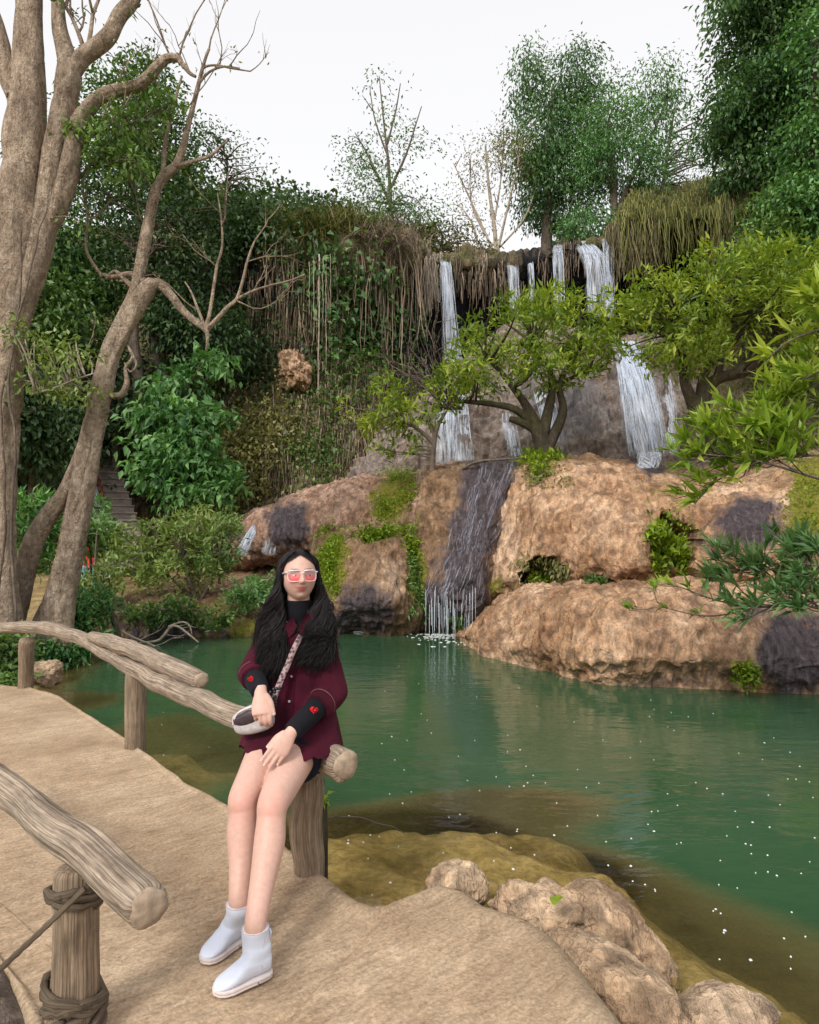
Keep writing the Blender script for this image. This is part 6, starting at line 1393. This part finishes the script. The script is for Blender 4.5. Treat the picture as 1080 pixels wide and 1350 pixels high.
    def lock(P, r, n=34, wd=.5):
        P = cat_rom(P, n); t = np.linspace(0, 1, n); ph = wd*9+rs.normal(0, .7); am = rs.uniform(.010, .023)*sstep(.28, .7, t); fq = rs.uniform(3.3, 4.1)
        P = P+X*(am*np.sin(t*fq*6.28+ph))[:, None]+Yv*(am*.6*np.cos(t*fq*6.28+ph))[:, None]
        rad = r*np.sin(np.linspace(.7, math.pi-.12, n))**.6
        V, Q_, T_, tc = tube(P, rad, seg=5, oval=.8); hb.add(V, Q_, T_, tint=np.full(len(V), np.clip(rs.normal(.45, .22), 0, 1)))
    def hp(x, y, z): return A3(x, y, z)
    for s in (-1, 1):
        for k in range(1150):
            a = rs.random(); y0 = .058-.150*a; zt = .117-.40*max(0, abs(y0+.012)-.015)**2/.1*3.2
            j = rs.normal(0, 1, 9); back = rs.random() < .22
            st = A3(-.004+s*.003, y0, zt)
            p1 = A3(s*(.046+.003*j[0]), y0-(.010 if a < .25 else 0), .098-.25*max(0, y0-.02))
            p2 = A3(s*(.0795+.003*j[1]), y0*.60-.006-.012*a, .040+.006*j[2])
            wd = rs.random()
            p3 = A3(s*(.083+.014*wd), y0*.5-.006-.02*a, -.035)
            p4 = A3(s*(.088+.030*wd*(1.15 if s < 0 else .9)), y0*.45+.0-.012*a, -.095)
            if back: p3 = A3(s*(.04+.05*wd), -.055-.02*rs.random(), -.04); p4 = A3(s*(.03+.07*wd), -.050-.02*rs.random(), -.10)
            P = list(hw(np.array([st, p1, p2, p3, p4])))
            fr = wd if not back else rs.random()
            if s < 0: x1, y1, x2, y2 = 372-29*fr, 835, 372-38*fr+3*j[5], 880+26*rs.random()*(1-abs(fr-.6))
            else: x1, y1, x2, y2 = 410+27*fr, 832, (388+48*fr if rs.random() < .6 else 404+38*fr)+3*j[5], 866+22*rs.random()*(1-abs(fr-.35))
            y2 += rs.normal(0, 5)
            if rs.random() < .45: y2 -= rs.uniform(4, 44)
            dz = .05*(fr > .85)+.03*rs.random()
            P += [W(x1, y1-16, 3.0+dz*.6-.01), W(x1*.7+x2*.3, y1+8, 2.945+dz), W(x2, y2, 2.905+dz)]
            lock(np.array(P), rs.uniform(.0013, .0034), 44, wd)
    for k in range(150):      # loose thin strands
        s = rs.choice([-1, 1]); j = rs.normal(0, 1, 6)
        P = list(hw(np.array([[s*.02, .02+.03*j[0], .117], [s*.080, .01*j[1], .05], [s*(.098+.006*j[2]), .0, -.05], [s*(.115+.012*abs(j[3])), .0, -.12]])))
        e = W((336 if s < 0 else 441)+4*j[4], 850+18*j[5], 2.96); P += [(P[-1]+e)/2+A3(-.01*s, 0, 0), e]; lock(np.array(P), .0016)
    hb.build('hair', MAT['hair'], root)
    # black turtleneck: collar and forearms
    b = MB(); loft(b, [(NEK-Z*.055+Yv*-.02, X*.10, Yv*.08), (NEK-Z*.02, X*.070, Yv*.068), (NEK+Z*.030-Yv*.006, X*.062, Yv*.064), (NEK+Z*.066-Yv*.010, X*.061, Yv*.062), (NEK+Z*.078-Yv*.012, X*.057, Yv*.058)], n=36)
    loft(b, [(CHE+Yv*-.03-Z*.04, X*.05, Yv*.082), (CHE-Yv*.030+Z*.06, X*.075, Yv*.07), (NEK-Z*.05-Yv*.01, X*.08, Yv*.07)], n=30)
    for el, wr, k in ((ELR, WRR, .40), (ELL, WRL, .25)):
        f = nrm(wr-el); limb3(b, [(el*(1-k*.4)+wr*k*.4, .047), (el*.45+wr*.55, .044), (wr-f*.045, .040), (wr-f*.014, .037), (wr-f*.008, .030)], n=28)
    v, Q, T = fuse(b, .005, 3); b = MB(); b.add(v, Q, T); sw = b.build('turtleneck', MAT['black_knit'], root)
    # red hearts on the cuffs
    def heart(c, nx, ny, nz, s):
        t = np.linspace(0, 2*math.pi, 40, endpoint=False); x = 16*np.sin(t)**3/17; y = (13*np.cos(t)-5*np.cos(2*t)-2*np.cos(3*t)-np.cos(4*t))/17
        b = MB(); c = c+nz*.0095; V = [c+nz*.006]; 
        for f, o in ((.55, .0058), (1, .003), (1.02, -.004)): V += list(c+nz*o+(x*s*f)[:, None]*nx+(y*s*f)[:, None]*ny)
        n = 40; i = np.arange(n); j = (i+1) % n
        b.add(V, np.concatenate([np.stack([1+a*n+i, 1+a*n+j, 1+(a+1)*n+j, 1+(a+1)*n+i], 1) for a in range(2)]), np.stack([i*0, 1+i, 1+j], 1)); b.build('heart_patch', MAT['heart'], sw)
    return root, sw, heart
WOMAN, SWEATER, heart = build_woman()
f = nrm(WRL-ELL); c = ELL*.40+WRL*.60; tocam = nrm(A3(0, 0, CH)-c); c = c+nrm(tocam-f*tocam.dot(f))*.043
heart(c, nrm(A3(.9, 0, -.25)), nrm(A3(.2, 0, 1)), nrm(tocam-f*tocam.dot(f)), .0165)
f = nrm(WRR-ELR); c = ELR*.30+WRR*.70; tocam = nrm(A3(-.6, 0, CH)-c); nn = nrm(tocam-f*tocam.dot(f)); c = c+nn*.041
heart(c, nrm(A3(.7, 0, .5)), nrm(A3(-.45, 0, .9)), nn, .012)
# ---- shirt
def build_shirt():
    b = MB()
    def sec(px, py, Y, hx, hy, dx=0): return (W(px, py, Y), X*hx, Yv*hy)
    loft(b, [sec(394, 819, 3.075, .090, .062), sec(394, 826, 3.075, .135, .075), sec(393, 838, 3.07, .165, .092), sec(392, 866, 3.06, .166, .112), sec(391, 905, 3.045, .170, .120), sec(388, 938, 3.01, .184, .150), sec(385, 966, 2.965, .202, .218), sec(383, 990, 2.935, .216, .255), sec(382, 1010, 2.925, .222, .275)], n=64, expo=2.6)
    for sh, el, wr, t in ((SHR+X*.008, ELR, WRR, .30), (SHL-X*.008, ELL, WRL, .36)):
        e = el*(1-t)+wr*t; f = nrm(wr-el)
        limb3(b, [(sh, .066), (sh*.66+el*.34, .066), (sh*.3+el*.7, .064), (el, .063), (e-f*.035, .059), (e-f*.030, .063), (e, .061)], per=8, n=30)
    v, Q, T = fuse(b, .0058, 4, .5)
    # drape folds
    n_fold = fbm(v*np.array([10, 10, 3.2]), 3, 71)*.017+.007*(np.abs(vnoise(v*np.array([14, 14, 5])+1.5*vnoise(v*3, 8)[:, None], 72))-.3)+.004*np.sin(v[:, 0]*55+v[:, 2]*18+3*vnoise(v*4, 5))*sstep(.95, .7, v[:, 2])
    px, py = proj(v)
    cdir = v-np.stack([np.full(len(v), PEL[0]), np.full(len(v), PEL[1]), v[:, 2]], 1); v = v+nrm(cdir)*n_fold[:, None]
    # cut the hem: curved, dipping to a point on each front panel and opened between them
    hem = 992+12*sstep(325, 350, px)*sstep(372, 338, px)+9*sstep(380, 400, px)-10*sstep(405, 450, px)+3*np.sin(px*.21)
    hem = np.where(px < 330, 978+.9*np.clip(px-312, 0, 20), hem)
    front = v[:, 1] < 3.0
    gap = np.exp(-((px-(357+ (py-985)*-.25))/5.5)**2)*26
    keepv = np.where(front, py < hem-gap, py < 1006)
    if Q is not None: Q = Q[keepv[Q].any(1)]
    if T is not None: T = T[keepv[T].any(1)]
    b = MB(); b.add(v, Q, T); o = b.build('shirt', MAT['shirt'], WOMAN)
    m = o.modifiers.new('s', 'SOLIDIFY'); m.thickness = .004; m.offset = -1
    surf = v
    def on(px_, py_, off=.004):
        """the shirt point seen at a place on its front, pushed out a little"""
        X_, Y_ = proj(surf); f = (surf[:, 1] < 3.1); dd = (X_-px_)**2+(Y_-py_)**2+np.where(f, 0, 1e6)+((surf[:, 1]-2.5)*4)**2*0
        k = np.argsort(dd)[:14]; k = k[np.argmin(surf[k][:, 1])]; y = surf[k, 1]-off; return W(px_, py_, y)
    # collar wings
    for s, pts in ((-1, [(386, 812), (379, 820), (372, 833), (380, 842), (388, 834), (391, 826)]), (1, [(404, 808), (411, 812), (416, 822), (406, 832), (397, 838), (393, 828)])):
        P = np.array([W(x, y, 2.985-.0005*(y-812)) for x, y in pts]); c = P.mean(0)+A3(0, -.006, .0); b = MB(); n = len(P); i = np.arange(n); j = (i+1) % n
        bk = P+A3(0, .012, 0); b.add(np.concatenate([P, bk, c[None]]), np.stack([i, j, n+j, n+i], 1), np.stack([i, j, np.full(n, 2*n)], 1)); b.build('collar', MAT['shirt'], o)
    # placket, buttons, sleeve and hem stitching
    yy = np.linspace(848, 975, 16); P = np.array([on(388-(y-848)*.085, y, .006) for y in yy]); P[1:-1] = (P[:-2]+P[1:-1]*2+P[2:])/4
    for dx in (-.014, .014): b = MB(); add_tube(b, cat_rom(P+A3(dx, .001, 0), 50), .0016, seg=6); b.build('seam', MAT['shirt'], o)
    for y in (858, 892, 925, 962): b = MB(); q = on(388-(y-848)*.085, y, .007); ball(b, q, A3(.006, .003, .006), 12); b.build('button', MAT['button'], o)
    return o
SHIRT = build_shirt()
for el, wr, t, r in ((ELL, WRL, .36, .0625), (ELR, WRR, .30, .0625)):
    f = nrm(wr-el); e = el*(1-t)+wr*t-f*.042; a = nrm(np.cross(f, Z)); bb = np.cross(f, a); th = np.linspace(0, 2*math.pi, 40)
    b = MB(); add_tube(b, e+np.cos(th)[:, None]*a*r+np.sin(th)[:, None]*bb*r, .0018, seg=6); b.build('cuff_seam', MAT['thread'], SHIRT)
# ---- shorts
b = MB(); loft(b, [(PEL-Z*.085+Yv*.01, X*.150, Yv*.11), (PEL-Z*.03, X*.182, Yv*.13), (PEL+Z*.08, X*.165, Yv*.12)], n=40)
for hi, kn, k in ((HIR, KNR, .22), (HIL, KNL, .44)): limb3(b, [(hi, .102), (hi*(1-k*.6)+kn*k*.6, .106), (hi*(1-k)+kn*k, .108)], n=36)
limb3(b, [(HIL+A3(.02, .02, -.02), .10), (HIL+A3(.035, -.06, -.055), .090), (HIL+A3(.035, -.12, -.085), .075)], n=30)
v, Q, T = fuse(b, .006, 3); v = v+.004*np.stack([vnoise(v*20, 1), vnoise(v*20, 2), vnoise(v*20, 3)], 1)
b = MB(); b.add(v, Q, T); SH = b.build('shorts', MAT['denim'], WOMAN)
b = MB(); rs = np.random.default_rng(8); base = np.array([W(x, y, Y) for x, y, Y in ((340, 996, 2.78), (343, 995, 2.78), (346, 997, 2.77), (382, 1000, 2.74), (384, 1001, 2.74), (428, 1026, 2.86), (424, 1027, 2.86), (418, 1024, 2.84))]); strands(b, base, rs.uniform(.02, .045, len(base)), rs, r=.0016, sway=.25); b.build('frayed_thread', MAT['black_knit'], SH)
# ---- boots
def boot(heel, toe, cuff, sd):
    fw = nrm(toe-heel); sd_ = A3(-fw[1], fw[0], 0); L = np.linalg.norm(toe-heel); b = MB()
    S = [(.0, .016, .022, .060), (.06, .029, .020, .085), (.22, .035, .018, .110), (.40, .036, .018, .100), (.55, .038, .016, .075), (.72, .041, .015, .054), (.88, .036, .015, .040), (.97, .022, .015, .030), (1.0, .008, .016, .024)]
    loft(b, [(heel+fw*L*u+Z*(z0+z1)/2, sd_*w, Z*(z1-z0)/2) for u, w, z0, z1 in S], n=36, per=8, expo=2.4)
    an = heel+fw*L*.22
    loft(b, [(an+Z*.045, fw*.048, sd_*.036), (an*.6+cuff*.4+Z*.03, fw*.048, sd_*.040), (cuff-Z*.028, fw*.046, sd_*.043), (cuff, fw*.045, sd_*.043), (cuff+Z*.004, fw*.030, sd_*.03)], n=36, per=8)
    v, Q, T = fuse(b, .0042, 4); v = v+nrm(v-an)*(.0025*np.sin(v[:, 2]*150+3*vnoise(v*14, 3))*sstep(.05, .08, v[:, 2])*sstep(.15, .11, v[:, 2]))[:, None]
    b = MB(); b.add(v, Q, T); bt = b.build('boot', MAT['boot'], WOMAN)
    u = np.array([0, .03, .1, .22, .4, .55, .72, .86, .95, 1.0]); w = np.array([.012, .026, .034, .038, .038, .040, .044, .040, .028, .008])
    uu = np.linspace(0, 1, 40); ww = np.interp(uu, u, w); ring = np.concatenate([heel+fw*(uu*L*1.03-.004)[:, None]+sd_*ww[:, None], (heel+fw*(uu*L*1.03-.004)[:, None]-sd_*ww[:, None])[::-1]])
    def slab(rg, z0, z1, name):
        n = len(rg); i = np.arange(n); j = (i+1) % n; c = rg.mean(0); mid = [(z0, 1.0), (z0+.003, 1.01), (z1-.002, 1.01), (z1, .99)]
        V = np.concatenate([c*[1, 1, 0]+(rg-c)*[k, k, 0]+Z*z for z, k in mid]+[(c*[1, 1, 0]+Z*z0)[None], (c*[1, 1, 0]+Z*z1)[None]])
        Qd = np.concatenate([np.stack([a*n+i, a*n+j, (a+1)*n+j, (a+1)*n+i], 1) for a in range(3)]); Td = np.concatenate([np.stack([j, i, np.full(n, 4*n)], 1), np.stack([3*n+i, 3*n+j, np.full(n, 4*n+1)], 1)])
        b = MB(); b.add(V, Qd, Td); return b.build(name, MAT['boot_sole'], bt)
    m_ = (uu > .30); rf = np.concatenate([heel+fw*(uu[m_]*L*1.03-.004)[:, None]+sd_*ww[m_][:, None], (heel+fw*(uu[m_]*L*1.03-.004)[:, None]-sd_*ww[m_][:, None])[::-1]])
    slab(ring, .010, .020, 'sole'); slab(rf, .002, .0095, 'sole'); m_ = (uu < .30); rh = np.concatenate([heel+fw*(uu[m_]*L*1.03-.004)[:, None]+sd_*(ww[m_]*.95)[:, None], (heel+fw*(uu[m_]*L*1.03-.004)[:, None]-sd_*(ww[m_]*.95)[:, None])[::-1]]); slab(rh, .002, .0095, 'heel')
    b = MB(); th = np.linspace(0, 2*math.pi, 40); add_tube(b, cuff+Z*.001+np.cos(th)[:, None]*fw*.0445+np.sin(th)[:, None]*sd_*.0425, .0022, seg=6); b.build('cuff_trim', MAT['frame'], bt)
    b = MB(); q = cuff-fw*.046+sd_*.012*sd-Z*.012; add_tube(b, np.array([q, q-Z*.012-fw*.004, q-Z*.030]), .004, seg=8); b.build('pull_tab', MAT['boot'], bt)
    b = MB(); add_tube(b, np.array([cuff+sd_*.043*sd-fw*.010-Z*.02, cuff*.5+an*.5+sd_*.0375*sd-fw*.006+Z*.02, an+sd_*.0355*sd+Z*.05]), .0018, seg=6); b.build('zip', MAT['boot_sole'], bt)
tL, hL = G(282, 1312), G(356, 1283); tR, hR = G(267, 1271), G(321, 1236)
boot(hL, tL, A3(ANL[0], ANL[1], 0)*0+W(337, 1223, 2.31), 1); boot(hR, tR, W(315, 1191, 2.46), 1)
# ---- handbag
BC = W(337, 947, 2.80); bag = empty('handbag', BC); tag(bag, 'small grey and plum sling bag held on the woman\'s lap under her hand', 'bag')
ax = nrm(A3(.86, -.12, .30)); ay = nrm(np.cross(Z, ax)); az = np.cross(ax, ay); b = MB()
loft(b, [(BC-ax*.092, az*.020, ay*.022), (BC-ax*.084, az*.038, ay*.030), (BC-ax*.04, az*.054, ay*.036), (BC+ax*.02, az*.058, ay*.038), (BC+ax*.06, az*.050, ay*.034), (BC+ax*.075, az*.02, ay*.02)], n=36, per=6, expo=3)
b.build('body', MAT['bag'], bag)
b = MB(); loft(b, [(BC-ax*.078+az*.016-ay*.012, az*.014, ay*.026), (BC-ax*.05+az*.014-ay*.010, az*.026, ay*.032), (BC-ax*.005+az*.016-ay*.008, az*.032, ay*.036), (BC+ax*.03+az*.016-ay*.006, az*.026, ay*.036)], n=30, expo=3); b.build('panel', MAT['bag_dark'], bag)
b = MB(); add_tube(b, cat_rom(np.array([BC-ax*.088+az*.006-ay*.030, BC-ax*.05+az*.046-ay*.034, BC+ax*.02+az*.054-ay*.034]), 20), .0035, seg=6); b.build('zip', MAT['frame'], bag)
pts = [(397, 838, 2.93), (388, 855, 2.905), (380, 875, 2.895), (372, 893, 2.875), (366, 908, 2.85), (361, 922, 2.82)]
P = cat_rom(np.array([W(*p) for p in pts]), 30); b = MB(); T_ = nrm(np.gradient(P, axis=0)); S_ = nrm(np.cross(T_, A3(0, -1, 0))); V = np.stack([P+S_*.012, P-S_*.012, P-S_*.012+Yv*.004, P+S_*.012+Yv*.004], 1).reshape(-1, 3); idx = np.arange(120).reshape(30, 4)
b.add(V, np.concatenate([np.stack([idx[:-1, a], idx[:-1, (a+1) % 4], idx[1:, (a+1) % 4], idx[1:, a]], 1) for a in range(4)])); b.build('strap', MAT['strap'], bag)
b = MB(); rs = np.random.default_rng(4)
for k in range(14): ball(b, W(358+rs.normal(0, 4.5), 917+rs.normal(0, 5), 2.80-.01*rs.random()), .0075, 8)
for k in range(3): th = np.linspace(0, 2*math.pi, 16); q = W(361, 921+k*4, 2.79); add_tube(b, q+np.cos(th)[:, None]*X*.011+np.sin(th)[:, None]*Z*.013, .003, seg=6)
b.build('beaded_clip', MAT['black_plastic'], bag)
# ---- visitors behind the bank shrubs
def visitor(c, label, top, legs, seed, h=1.0, hair=(.015, .012, .01)):
    root = empty('person', c); tag(root, label, 'person'); fy = A3(.3, -1, 0); fy = nrm(fy); fx = A3(-fy[1], fy[0], 0); c = np.asarray(c)
    pel = c+Z*.45; che = c+Z*.85-fy*.03; nk = c+Z*1.02; hd = c+Z*1.16+fy*.03; b = MB()
    loft(b, [(pel, fx*.17, fy*.13), (che-Z*.15, fx*.14, fy*.11), (che, fx*.17, fy*.12), (nk, fx*.06, fy*.055)], n=24)
    limb3(b, [(nk-Z*.03, .05), (hd, .05)], n=14); ball(b, hd, A3(.078, .09, .112), 20)
    for s in (-1, 1):
        limb3(b, [(che+fx*.18*s+Z*.08, .05), (che+fx*.22*s-Z*.18+fy*.08, .04), (pel+fx*.12*s+fy*.30+Z*.08, .03), (pel+fx*.10*s+fy*.37+Z*.07, .03)], n=14)
        limb3(b, [(pel+fx*.09*s, .085), (pel+fx*.10*s+fy*.42+Z*.02, .062), (c+fx*.10*s+fy*.45+Z*.08, .042), (c+fx*.10*s+fy*.58+Z*.03, .035)], n=14)
    v, Q, T = fuse(b, .014, 2); b = MB(); z0 = np.zeros(len(v)); b.add(v, Q, T, lip=z0, brow=z0, blush=z0, nail=z0); b.build('body', MAT['skin'], root)
    b = MB(); loft(b, [(pel-Z*.04, fx*.19, fy*.15), (che-Z*.15, fx*.165, fy*.135), (che, fx*.19, fy*.14), (nk-Z*.03, fx*.10, fy*.08)], n=24)
    for s in (-1, 1): limb3(b, [(che+fx*.18*s+Z*.07, .065), (che+fx*.22*s-Z*.14+fy*.06, .056)], n=14)
    v, Q, T = fuse(b, .014, 2); b = MB(); b.add(v, Q, T); b.build('shirt', MAT[top], root)
    b = MB()
    for s in (-1, 1): limb3(b, [(pel+fx*.09*s, .10), (pel+fx*.10*s+fy*.42+Z*.02, .075), (c+fx*.10*s+fy*.45+Z*.10, .055)], n=14)
    v, Q, T = fuse(b, .014, 2); b = MB(); b.add(v, Q, T); b.build('trousers', MAT[legs], root)
    b = MB(); ball(b, hd+Z*.025-fy*.02, A3(.086, .092, .105), 16); b.build('hair', MAT['hair'], root)
MAT['red_top'] = cloth('coral red top', (.55, .06, .05)); MAT['blue_top'] = cloth('pale blue top', (.40, .46, .60)); MAT['pattern_cloth'] = cloth('teal patterned cloth', (.12, .25, .26), None, .8); MAT['dark_cloth'] = cloth('dark trousers', (.03, .03, .04))
visitor(G(122, 802, -.02)*0+W(122, 781, 14.6), 'visitor in a coral red top and teal patterned trousers seated behind the slim young tree', 'red_top', 'pattern_cloth', 1)
visitor(W(100, 778, 14.9), 'visitor in a pale blue top half hidden by the leaning trunk', 'blue_top', 'dark_cloth', 2)
